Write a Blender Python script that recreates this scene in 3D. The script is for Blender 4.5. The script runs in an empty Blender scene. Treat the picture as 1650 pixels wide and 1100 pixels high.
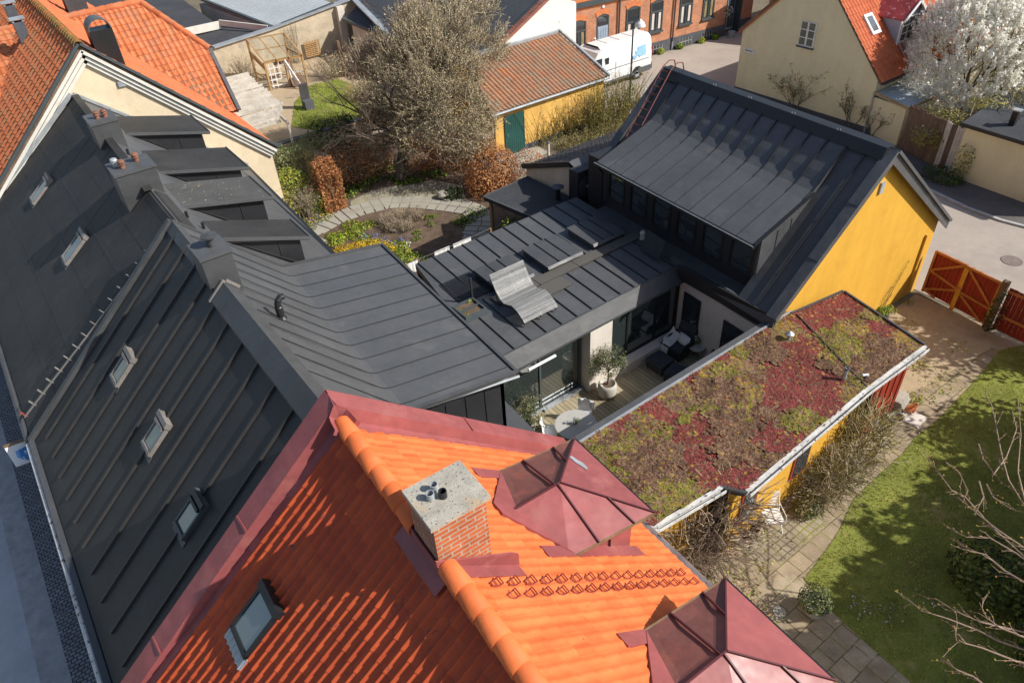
import bpy, bmesh, math, random
from mathutils import Vector as V, Matrix, noise as mnoise
rnd = random.Random(11)
R = math.radians
scene = bpy.context.scene
COL = scene.collection
Z = V((0, 0, 1))

# ---------------------------------------------------------------- camera
CAM_H, FOC = 16.0, 1171.612
def cam_matrix(pitch=0.67087746, roll=-0.06216576, yaw=0.9636064):
    v = V((math.cos(yaw)*math.cos(pitch), math.sin(yaw)*math.cos(pitch), -math.sin(pitch)))
    r = v.cross(Z).normalized(); u = r.cross(v)
    c, s = math.cos(roll), math.sin(roll)
    r2 = r*c + u*s; u2 = u*c - r*s
    return Matrix((r2, u2, -v)).transposed()
CR = cam_matrix()
cd = bpy.data.cameras.new('camera'); cam = bpy.data.objects.new('camera', cd); COL.objects.link(cam)
cam.matrix_world = Matrix.Translation((0, 0, CAM_H)) @ CR.to_4x4()
cd.sensor_width = 36; cd.lens = 36*FOC/1650; cd.clip_start = .3; cd.clip_end = 900
scene.camera = cam

# survey helpers: sight lines measured on the photograph, met with a known height or plane
def ray(x, y): return CR @ V(((x-825)/FOC, -(y-550)/FOC, -1))
EYE = V((0, 0, CAM_H))
def G(x, y, z=0.0):
    d = ray(x, y); return EYE + d*((z-CAM_H)/d.z)
def GP(x, y, p0, n):
    d = ray(x, y); n = V(n); return EYE + d*((V(p0)-EYE).dot(n)/d.dot(n))
def GX(x, y, X): return GP(x, y, (X, 0, 0), (1, 0, 0))
def GY(x, y, Y): return GP(x, y, (0, Y, 0), (0, 1, 0))

# ---------------------------------------------------------------- materials
def nt(name):
    m = bpy.data.materials.new(name); m.use_nodes = True
    t = m.node_tree; b = t.nodes['Principled BSDF']
    return m, t, b
def link(t, a, b): t.links.new(a, b)
def noise(t, scale, detail=4, rough=.6, vec=None, dist=0.0):
    n = t.nodes.new('ShaderNodeTexNoise'); n.inputs['Scale'].default_value = scale
    n.inputs['Detail'].default_value = detail; n.inputs['Roughness'].default_value = rough
    n.inputs['Distortion'].default_value = dist
    if vec is not None: link(t, vec, n.inputs['Vector'])
    return n
def ramp(t, fac, stops):
    r = t.nodes.new('ShaderNodeValToRGB'); e = r.color_ramp.elements
    while len(e) < len(stops): e.new(.5)
    for i, (p, c) in enumerate(stops):
        e[i].position = p; e[i].color = (c[0], c[1], c[2], 1)
    link(t, fac, r.inputs['Fac']); return r
def mixc(t, fac, a, b, mode='MIX'):
    m = t.nodes.new('ShaderNodeMix'); m.data_type = 'RGBA'; m.blend_type = mode
    for i, v in ((0, fac), (6, a), (7, b)):
        s = m.inputs[i]
        if hasattr(v, 'links'): link(t, v, s)
        elif i == 0: s.default_value = v
        else: s.default_value = (v[0], v[1], v[2], 1)
    return m.outputs[2]
def objco(t):
    c = t.nodes.new('ShaderNodeTexCoord'); return c.outputs['Object']
def mapped(t, vec, scale=(1, 1, 1), rot=(0, 0, 0), loc=(0, 0, 0)):
    m = t.nodes.new('ShaderNodeMapping'); m.inputs['Scale'].default_value = scale
    m.inputs['Rotation'].default_value = rot; m.inputs['Location'].default_value = loc
    link(t, vec, m.inputs['Vector']); return m.outputs['Vector']
def bump(t, b, h, strength=.3, dist=.02):
    n = t.nodes.new('ShaderNodeBump'); n.inputs['Strength'].default_value = strength
    n.inputs['Distance'].default_value = dist; link(t, h, n.inputs['Height'])
    link(t, n.outputs['Normal'], b.inputs['Normal'])
def sc(c, k): return tuple(min(1, x*k) for x in c)
def mat(name, col, rough=.7, var=.25, s1=1.2, s2=18, bmp=.15, bs=60, spec=.4, metal=0, spots=None, tint=None, stretch=(1, 1, 1), streak=0, buckle=0):
    m, t, b = nt(name); o = objco(t); o = mapped(t, o, stretch)
    n1 = noise(t, s1, 5, .65, o); n2 = noise(t, s2, 3, .6, o)
    c = ramp(t, n1.outputs['Fac'], [(.3, sc(col, 1-var)), (.7, sc(col, 1+var))]).outputs['Color']
    c2 = ramp(t, n2.outputs['Fac'], [(.35, (1-var*.6,)*3), (.65, (1.0,)*3)]).outputs['Color']
    c = mixc(t, 1, c, c2, 'MULTIPLY')
    if tint:
        n4 = noise(t, tint[1], 5, .7, o)
        f = ramp(t, n4.outputs['Fac'], [(tint[2], (0, 0, 0)), (tint[2]+.12, (1, 1, 1))]).outputs['Color']
        c = mixc(t, f, c, tint[0])
    if spots:
        n3 = noise(t, spots[1], 2, .5, o)
        f = ramp(t, n3.outputs['Fac'], [(spots[2], (0, 0, 0)), (spots[2]+.03, (1, 1, 1))]).outputs['Color']
        c = mixc(t, f, c, spots[0])
    if streak:
        ns = noise(t, 1.0, 6, .7, mapped(t, o, (1.7, 1.7, .28)))
        c = mixc(t, 1, c, ramp(t, ns.outputs['Fac'], [(.32, (1-streak, 1-streak*1.1, 1-streak*1.2)), (.62, (1.02, 1.02, 1.02))]).outputs['Color'], 'MULTIPLY')
        nb = noise(t, .9, 5, .75, o, 1.5)
        c = mixc(t, 1, c, ramp(t, nb.outputs['Fac'], [(.30, (1-streak*.9,)*3), (.48, (1.0,)*3)]).outputs['Color'], 'MULTIPLY')
    link(t, c, b.inputs['Base Color'])
    b.inputs['Roughness'].default_value = rough; b.inputs['Metallic'].default_value = metal
    if buckle:
        nr = noise(t, 1.4, 4, .6, o); rr_ = ramp(t, nr.outputs['Fac'], [(.3, (rough*.8,)*3), (.7, (min(1, rough*1.35),)*3)]); link(t, rr_.outputs['Color'], b.inputs['Roughness'])
    b.inputs['Specular IOR Level'].default_value = spec
    if buckle: bump(t, b, noise(t, 1.9, 2, .5, o).outputs['Fac'], buckle, .06)
    elif bmp: bump(t, b, noise(t, bs, 3, .6, o).outputs['Fac'], bmp)
    return m
def glass(name, col=(.02, .028, .032), ior=1.9, rough=.02):
    m, t, b = nt(name); b.inputs['Base Color'].default_value = (*col, 1)
    b.inputs['Roughness'].default_value = rough; b.inputs['IOR'].default_value = ior
    n = noise(t, 1.5, 2, .5, objco(t)); bump(t, b, n.outputs['Fac'], .02, .05)
    return m
def clear_glass(name):
    m, t, b = nt(name); tr = t.nodes.new('ShaderNodeBsdfTransparent'); tr.inputs['Color'].default_value = (.86, .9, .9, 1)
    gl = t.nodes.new('ShaderNodeBsdfGlossy'); gl.inputs['Roughness'].default_value = .03
    fr = t.nodes.new('ShaderNodeFresnel'); fr.inputs['IOR'].default_value = 1.5
    mx = t.nodes.new('ShaderNodeMixShader'); link(t, fr.outputs[0], mx.inputs[0]); link(t, tr.outputs[0], mx.inputs[1]); link(t, gl.outputs[0], mx.inputs[2])
    link(t, mx.outputs[0], t.nodes['Material Output'].inputs['Surface']); return m
def brickmat(name, c1, c2, mortar, bw=.22, bh=.075, ms=.012, axis='XZ', bmp=.5, rough=.85, stain=None, offset=.5, mgreen=None, wob=0):
    m, t, b = nt(name); o = objco(t)
    rot = {'XZ': (R(90), 0, 0), 'YZ': (R(90), 0, R(90)), 'XY': (0, 0, 0)}[axis]
    mp = t.nodes.new('ShaderNodeMapping'); mp.vector_type = 'TEXTURE'; mp.inputs['Rotation'].default_value = rot
    if wob:
        wn = noise(t, 2.2, 3, .6, o); va = t.nodes.new('ShaderNodeVectorMath'); va.operation = 'SCALE'; va.inputs['Scale'].default_value = wob; link(t, wn.outputs['Color'], va.inputs[0])
        vb = t.nodes.new('ShaderNodeVectorMath'); vb.operation = 'ADD'; link(t, o, vb.inputs[0]); link(t, va.outputs[0], vb.inputs[1]); link(t, vb.outputs[0], mp.inputs['Vector'])
    else: link(t, o, mp.inputs['Vector'])
    k = t.nodes.new('ShaderNodeTexBrick'); link(t, mp.outputs['Vector'], k.inputs['Vector'])
    k.inputs['Scale'].default_value = 1; k.inputs['Brick Width'].default_value = bw; k.inputs['Row Height'].default_value = bh
    k.inputs['Mortar Size'].default_value = ms; k.inputs['Mortar Smooth'].default_value = .2; k.offset = offset
    n0 = noise(t, 30, 3, .6, o)
    k.inputs['Color1'].default_value = (*c1, 1); k.inputs['Color2'].default_value = (*c2, 1); k.inputs['Mortar'].default_value = (*mortar, 1)
    n = noise(t, 2.5, 5, .65, o)
    v = ramp(t, n.outputs['Fac'], [(.3, (.72, .7, .68)), (.7, (1.15, 1.15, 1.15))]).outputs['Color']
    v2 = ramp(t, n0.outputs['Fac'], [(.3, (.8, .8, .8)), (.7, (1.08, 1.08, 1.08))]).outputs['Color']
    c = mixc(t, 1, mixc(t, 1, k.outputs['Color'], v, 'MULTIPLY'), v2, 'MULTIPLY')
    if stain:
        f = ramp(t, noise(t, stain[1], 5, .7, o).outputs['Fac'], [(stain[2], (0, 0, 0)), (stain[2]+.15, (1, 1, 1))]).outputs['Color']
        c = mixc(t, f, c, stain[0])
    if mgreen:
        f2 = ramp(t, noise(t, 1.1, 4, .7, o).outputs['Fac'], [(.45, (0, 0, 0)), (.6, (1, 1, 1))]).outputs['Color']
        f = mixc(t, 1, k.outputs['Fac'], f2, 'MULTIPLY'); c = mixc(t, f, c, mgreen)
    link(t, c, b.inputs['Base Color']); b.inputs['Roughness'].default_value = rough
    inv = t.nodes.new('ShaderNodeMath'); inv.operation = 'SUBTRACT'; inv.inputs[0].default_value = 1; link(t, k.outputs['Fac'], inv.inputs[1])
    bump(t, b, inv.outputs[0], bmp, .015); return m
def tilemat(name, cols, moss=None, rough=.75):
    # colour differs from tile to tile by a per-face attribute, plus weathering
    m, t, b = nt(name); o = objco(t)
    a = t.nodes.new('ShaderNodeAttribute'); a.attribute_name = 'tile'
    n = len(cols)-1
    c = ramp(t, a.outputs['Fac'], [(i/n, q) for i, q in enumerate(cols)]).outputs['Color']
    v = ramp(t, noise(t, 3, 6, .7, o).outputs['Fac'], [(.3, (.8, .8, .8)), (.7, (1.1, 1.1, 1.1))]).outputs['Color']
    c = mixc(t, 1, c, v, 'MULTIPLY')
    sp = ramp(t, noise(t, 9, 4, .7, o).outputs['Fac'], [(.66, (0, 0, 0)), (.72, (1, 1, 1))]).outputs['Color']
    c = mixc(t, sp, c, sc(cols[0], .55))
    if moss:
        f = ramp(t, noise(t, moss[1], 6, .75, o).outputs['Fac'], [(moss[2], (0, 0, 0)), (moss[2]+.1, (1, 1, 1))]).outputs['Color']
        c = mixc(t, f, c, moss[0])
    link(t, c, b.inputs['Base Color']); b.inputs['Roughness'].default_value = rough
    b.inputs['Specular IOR Level'].default_value = .35
    bump(t, b, noise(t, 70, 3, .6, o).outputs['Fac'], .12); return m

M = {}
M['metal_black'] = mat('black_sheet_metal', (.070, .072, .075), .46, .16, .7, 7, .05, 90, .5, spots=((.32, .32, .31), 36, .77), tint=((.088, .088, .087), 1.3, .58), buckle=.35)
M['metal_grey'] = mat('dark_grey_sheet_metal', (.090, .092, .095), .42, .14, .6, 6, .05, 8, .5, spots=((.38, .38, .38), 34, .765), tint=((.112, .112, .110), 1.1, .58), buckle=.35)
M['metal_seam'] = mat('seam_metal', (.032, .034, .036), .45, .1, 2, 9, .04)
M['batten'] = mat('batten_metal', (.050, .047, .045), .5, .2, 2, 14, .05)
M['felt_near'] = mat('black_roofing_panel', (.040, .038, .036), .55, .25, .8, 9, .12, 40, .4, spots=((.28, .27, .26), 38, .77))
M['felt'] = mat('black_roofing_felt', (.043, .041, .039), .62, .28, .55, 8, .25, 90, .35, spots=((.22, .22, .21), 40, .80), tint=((.058, .055, .052), .35, .55))
M['felt_moss'] = mat('mossy_dormer_felt', (.085, .084, .080), .7, .25, .8, 9, .2, 80, .3, spots=((.42, .40, .24), 12, .69), tint=((.12, .11, .085), .5, .60))
M['near_black'] = mat('black_painted_steel', (.02, .021, .023), .4, .15, 2, 12, .03)
M['black_wall'] = mat('black_cladding', (.024, .025, .028), .5, .2, 1, 10, .05)
M['maroon'] = mat('maroon_sheet_metal', (.30, .082, .080), .42, .18, 1.1, 7, .04, 12, .5, spots=((.55, .5, .45), 26, .79), tint=((.33, .11, .10), 1.5, .56), buckle=.4)
M['maroon_worn'] = mat('worn_maroon_sheet_metal', (.205, .078, .062), .45, .22, 1.6, 12, .05, 20, .4, tint=((.26, .085, .06), 2.2, .55), spots=((.5, .48, .42), 26, .78))
M['rust'] = mat('bronze_edge_metal', (.22, .14, .075), .45, .3, 3, 15, .05)
M['cream'] = mat('cream_render', (.72, .60, .42), .9, .09, .7, 6, .25, 40, .2, tint=((.58, .45, .30), .55, .58), streak=.09)
M['white_trim'] = mat('white_painted_trim', (.72, .69, .62), .7, .1, 2, 12, .1)
M['yellow'] = mat('yellow_render', (.70, .385, .052), .88, .05, .5, 5, .25, 50, .2, tint=((.66, .355, .05), .4, .60), streak=.10)
M['yellow_shed'] = mat('ochre_render', (.78, .47, .13), .88, .10, .6, 6, .25, 40, .2, tint=((.55, .36, .13), .5, .58), streak=.2)
M['beige_wall'] = mat('beige_render', (.84, .75, .48), .9, .06, .5, 5, .2, 40, .2, tint=((.77, .68, .43), .35, .58), streak=.05)
M['light_wall'] = mat('pale_grey_render', (.66, .60, .53), .85, .10, 1, 8, .15, 40, .2)
M['white_wall'] = mat('peeling_white_plaster', (.78, .76, .72), .9, .06, 1, 8, .25, 30, .2, spots=((.42, .16, .09), 1.6, .665))
M['old_plaster'] = mat('weathered_plaster', (.56, .47, .34), .92, .2, .8, 6, .35, 25, .15, tint=((.34, .30, .25), .45, .53))
M['plinth'] = mat('grey_plinth', (.10, .105, .12), .85, .2, 2, 14, .2)
M['concrete'] = mat('concrete', (.42, .39, .33), .9, .25, 3, 22, .4, 60, .2, spots=((.10, .095, .085), 30, .64), tint=((.46, .36, .24), 3.2, .58))
M['grey_steel_roof'] = mat('pale_grey_metal_roof', (.40, .44, .46), .45, .12, .5, 6, .05, 10, .5)
M['flat_felt'] = mat('dark_flat_roof_felt', (.060, .063, .070), .8, .25, .5, 8, .2, 80, .3)
M['corrugated'] = mat('dark_corrugated_sheet', (.075, .082, .095), .5, .15, .8, 8, .05)
M['wood_red'] = mat('red_stained_boards', (.30, .035, .015), .65, .35, 1.5, 14, .2, 40, .3, stretch=(1, 1, .25))
M['wood_orange'] = mat('orange_stained_timber', (.52, .20, .06), .65, .25, 2, 14, .15)
M['wood_yellow'] = mat('yellow_timber_post', (.72, .36, .04), .65, .2, 2, 14, .15)
M['wood_brown'] = mat('weathered_brown_boards', (.20, .135, .095), .9, .35, 2, 14, .3, 40, .2, stretch=(1, 1, .2))
M['wood_pale'] = mat('bleached_boards', (.62, .57, .50), .85, .22, 1.5, 14, .25, 40, .2)
M['wood_tan'] = mat('tan_timber', (.44, .27, .12), .8, .25, 2, 14, .2)
M['soil'] = mat('garden_soil', (.15, .105, .075), .95, .35, 2.5, 22, .8, 30, .1)
M['bark'] = mat('grey_brown_bark', (.16, .125, .095), .9, .3, 5, 30, .5, 40, .2)
M['bark_pale'] = mat('pale_twig_bark', (.36, .26, .20), .8, .25, 6, 30, .3, 40, .2)
M['twig'] = mat('dry_twig', (.42, .35, .245), .9, .3, 3, 18, .2, 40, .2)
M['twig_green'] = mat('olive_twig', (.27, .23, .09), .9, .3, 3, 18, .2, 40, .2)
def leafmat(name, col, var=.35, rough=.6, trans=.25):
    m, t, b = nt(name); o = objco(t)
    n = noise(t, 2.2, 4, .7, o); n2 = t.nodes.new('ShaderNodeTexNoise'); n2.inputs['Scale'].default_value = 35; link(t, o, n2.inputs['Vector'])
    c = ramp(t, n.outputs['Fac'], [(.3, sc(col, 1-var)), (.7, sc(col, 1+var))]).outputs['Color']
    c2 = ramp(t, n2.outputs['Fac'], [(.3, (1-1.15*var,)*3), (.7, (1+.7*var,)*3)]).outputs['Color']
    c = mixc(t, 1, c, c2, 'MULTIPLY'); link(t, c, b.inputs['Base Color']); b.inputs['Roughness'].default_value = rough
    b.inputs['Specular IOR Level'].default_value = .25
    if trans:
        tl = t.nodes.new('ShaderNodeBsdfTranslucent'); link(t, c, tl.inputs['Color'])
        mx = t.nodes.new('ShaderNodeMixShader'); mx.inputs[0].default_value = trans
        link(t, b.outputs[0], mx.inputs[1]); link(t, tl.outputs[0], mx.inputs[2])
        link(t, mx.outputs[0], t.nodes['Material Output'].inputs['Surface'])
    return m
for k, c in dict(leaf_copper=(.48, .20, .075), leaf_copper_b=(.36, .14, .055), leaf_copper_c=(.58, .31, .13), leaf_green=(.10, .15, .025), leaf_dark=(.035, .06, .018), leaf_bright=(.30, .42, .035), leaf_ivy=(.27, .30, .12), leaf_ivy_b=(.37, .39, .20),
                 leaf_olive=(.19, .20, .09), leaf_olive_b=(.30, .31, .17), leaf_yellow=(.48, .42, .06), leaf_gold=(.72, .46, .02), leaf_bud=(.56, .47, .27), leaf_bud_b=(.40, .37, .17), leaf_bud_c=(.70, .56, .38),
                 blossom=(.93, .92, .86), blossom_b=(.90, .88, .78), leaf_grey=(.27, .25, .20), flower_blue=(.17, .24, .60), flower_white=(.85, .85, .82), leaf_straw=(.42, .35, .17),
                 leaf_hedge=(.22, .25, .08), sed_red=(.29, .068, .06), sed_red_b=(.235, .078, .055), sed_brown=(.20, .112, .07), sed_brown_b=(.27, .165, .105), sed_green=(.29, .25, .05), sed_green_b=(.215, .205, .047), sed_gold=(.44, .27, .06),
                 sed_tan=(.30, .19, .10), grass_a=(.39, .44, .085), grass_b=(.28, .34, .06), grass_c=(.55, .48, .17)).items():
    M[k] = leafmat(k, c) if 'blossom' not in k else leafmat(k, c, .06, .7, .55)
M['glass_dark'] = glass('dark_window_glass', (.035, .045, .05), 2.1)
M['glass_sky'] = glass('roof_window_glass', (.10, .12, .13), 2.0, .05)
M['glass_door'] = glass('sliding_door_glass', (.03, .04, .04), 2.6, .01)
M['glass_clear'] = clear_glass('clear_greenhouse_glass')
M['frame_dark'] = mat('dark_grey_window_frame', (.07, .085, .09), .5, .1, 3, 20, .05)
M['frame_alu'] = mat('weathered_window_cladding', (.24, .22, .20), .45, .2, 3, 20, .05)
M['gutter_white'] = mat('worn_white_gutter', (.62, .61, .58), .55, .25, 3, 20, .1, spots=((.16, .13, .10), 9, .62))
M['zinc'] = mat('zinc_flashing', (.42, .45, .47), .4, .2, 2, 14, .08, metal=.3)
M['white_paint'] = mat('white_paint', (.80, .80, .78), .5, .06, 2, 14, .03)
M['white_cloth'] = mat('white_cloth', (.80, .79, .76), .9, .08, 4, 30, .3)
M['wicker'] = mat('dark_grey_wicker', (.045, .047, .055), .7, .3, 6, 120, .5, 160, .3)
M['cushion'] = mat('charcoal_cushion', (.060, .063, .075), .9, .15, 4, 60, .2, 150, .2)
M['planter'] = mat('pale_stoneware', (.52, .49, .43), .7, .12, 3, 25, .15)
M['terracotta'] = mat('terracotta', (.42, .16, .08), .8, .2, 4, 25, .15)
M['old_pot'] = mat('sooty_clay_pot', (.24, .11, .07), .85, .3, 6, 30, .2)
M['van_white'] = mat('white_van_paint', (.78, .79, .79), .3, .05, .8, 6, .01, spec=.5)
M['tyre'] = mat('rubber', (.02, .02, .02), .8, .2, 4, 40, .1)
M['plastic_black'] = mat('black_plastic', (.03, .03, .034), .5, .2, 4, 40, .05)
M['light_blue'] = mat('pale_blue_print', (.30, .55, .78), .5, .1, 3, 12, .02)
M['sign_blue'] = mat('blue_print', (.05, .22, .55), .5, .1, 3, 12, .02)
M['sign_blue_b'] = mat('mid_blue_print', (.18, .40, .72), .5, .1, 3, 12, .02)
M['red_lamp'] = mat('red_tail_lamp', (.5, .02, .02), .3, .1, 3, 12, .0)
M['red_steel'] = mat('red_painted_steel', (.33, .06, .045), .5, .25, 4, 25, .05)
M['green_door'] = mat('dark_green_door_paint', (.02, .085, .075), .5, .25, 1.5, 14, .1)
M['dark_green_steel'] = mat('dark_green_steel', (.02, .05, .045), .45, .2, 3, 12, .03)
M['red_tin'] = mat('faded_red_tin', (.33, .055, .055), .5, .3, 1.6, 14, .05, spots=((.5, .25, .24), 7, .62))
M['blue_boards'] = mat('grey_blue_boards', (.34, .42, .52), .7, .12, 2, 14, .1)
M['asphalt'] = mat('worn_pale_asphalt', (.40, .345, .295), .92, .10, .35, 5, .3, 60, .2, tint=((.33, .285, .25), .18, .55))
M['asphalt_dark'] = mat('grey_asphalt', (.50, .51, .53), .9, .14, .4, 8, .3, 70, .25)
M['pave_dark'] = mat('dark_pavement', (.15, .135, .13), .9, .2, .6, 8, .3, 50, .2)
M['dirt'] = mat('trodden_earth', (.46, .36, .24), .95, .16, .6, 7, .5, 30, .1, tint=((.30, .25, .15), .5, .56))
M['kerb'] = mat('granite_kerb', (.42, .41, .40), .85, .2, 3, 25, .2)
M['earth'] = mat('ground_earth', (.20, .17, .12), .95, .3, .3, 5, .4, 20, .1)
M['lawn'] = mat('short_grass', (.24, .26, .06), .95, .35, .8, 14, .8, 90, .1, tint=((.40, .33, .13), .9, .56))
M['cobble'] = brickmat('granite_setts', (.26, .26, .27), (.36, .355, .36), (.07, .07, .075), .13, .10, .014, 'XY', .8, wob=.12, stain=((.20, .19, .18), 1.1, .56))
M['gutter_setts'] = brickmat('wide_setts', (.31, .315, .33), (.39, .39, .40), (.15, .15, .155), .22, .13, .012, 'XY', .5)
M['slab'] = brickmat('concrete_paving_slabs', (.42, .33, .22), (.32, .25, .165), (.15, .12, .065), .46, .46, .016, 'XY', .3, offset=.5, wob=.05, stain=((.45, .38, .27), .8, .56), mgreen=(.23, .23, .05))
M['small_pave'] = brickmat('small_paving_bricks', (.36, .30, .22), (.31, .255, .185), (.16, .13, .08), .19, .19, .022, 'XY', .4, offset=.0, wob=.07, stain=((.42, .35, .25), .9, .56), mgreen=(.23, .23, .05))
M['patio'] = brickmat('garden_setts', (.42, .37, .28), (.36, .32, .25), (.22, .19, .13), .16, .11, .014, 'XY', .5, stain=((.40, .36, .29), .9, .55), mgreen=(.20, .20, .06))
M['path_stone'] = mat('pale_path_stone', (.36, .335, .28), .9, .15, 1.5, 14, .2, 50, .2)
M['brick_red'] = brickmat('red_brick', (.66, .235, .09), (.52, .17, .075), (.55, .43, .32), .23, .075, .011, 'XZ', .4)
M['brick_plain'] = mat('red_brick_arch', (.68, .22, .08), .85, .2, 5, 22, .3)
M['brick_chim'] = brickmat('chimney_brick', (.56, .15, .045), (.44, .11, .04), (.42, .36, .27), .235, .078, .013, 'XZ', .5)
M['brick_chim_y'] = brickmat('chimney_brick_side', (.40, .13, .06), (.30, .10, .06), (.36, .30, .24), .235, .078, .013, 'YZ', .5)
def deckmat():
    m, t, b = nt('weathered_deck_boards'); o = objco(t)
    s = t.nodes.new('ShaderNodeSeparateXYZ'); link(t, o, s.inputs[0])
    q = t.nodes.new('ShaderNodeMath'); q.operation = 'DIVIDE'; q.inputs[1].default_value = .145; link(t, s.outputs[0], q.inputs[0])
    fl = t.nodes.new('ShaderNodeMath'); fl.operation = 'FLOOR'; link(t, q.outputs[0], fl.inputs[0])
    w = t.nodes.new('ShaderNodeTexWhiteNoise'); w.noise_dimensions = '1D'; link(t, fl.outputs[0], w.inputs['W'])
    c = ramp(t, w.outputs['Value'], [(0, (.31, .255, .16)), (1, (.44, .375, .255))]).outputs['Color']
    st = noise(t, 3, 5, .7, mapped(t, o, (9, .5, 1)))
    c = mixc(t, 1, c, ramp(t, st.outputs['Fac'], [(.3, (.75, .75, .74)), (.7, (1.15, 1.15, 1.12))]).outputs['Color'], 'MULTIPLY')
    link(t, c, b.inputs['Base Color']); b.inputs['Roughness'].default_value = .85
    bump(t, b, st.outputs['Fac'], .2); return m
M['deck'] = deckmat()
M['tile_red'] = tilemat('new_orange_pantile', [(.64, .135, .034), (.72, .165, .044), (.76, .185, .052), (.67, .145, .038)], rough=.66)
M['tile_red_street'] = tilemat('shade_toned_stained_pantile', [(.45, .07, .024), (.52, .088, .027), (.57, .10, .03), (.41, .062, .024)], rough=.6, moss=((.10, .055, .06), 4.5, .60))  # slope's shade painted in as darker base colour; dark blotches are stains
M['tile_old'] = tilemat('orange_pantile', [(.46, .135, .05), (.55, .17, .065), (.60, .20, .085), (.42, .16, .08)], moss=((.33, .22, .11), 2.2, .58))
M['tile_brown'] = tilemat('weathered_brown_pantile', [(.33, .175, .10), (.40, .22, .13), (.36, .20, .125), (.46, .19, .09), (.30, .19, .13)], moss=((.30, .22, .15), 1.6, .5))
M['tile_side'] = tilemat('street_side_pantile', [(.46, .13, .05), (.54, .17, .07), (.50, .16, .07)], moss=((.38, .19, .09), 1.5, .52))
M['tile_far'] = tilemat('bright_orange_pantile', [(.55, .13, .05), (.64, .17, .065), (.58, .145, .06)])
M['tile_black'] = tilemat('black_pantile', [(.05, .05, .052), (.075, .075, .075), (.10, .09, .08)], rough=.5)
M['moss'] = mat('yellow_moss', (.34, .22, .075), .95, .4, 6, 20, .8, 30, .1, tint=((.50, .20, .08), 3, .46))

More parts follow.
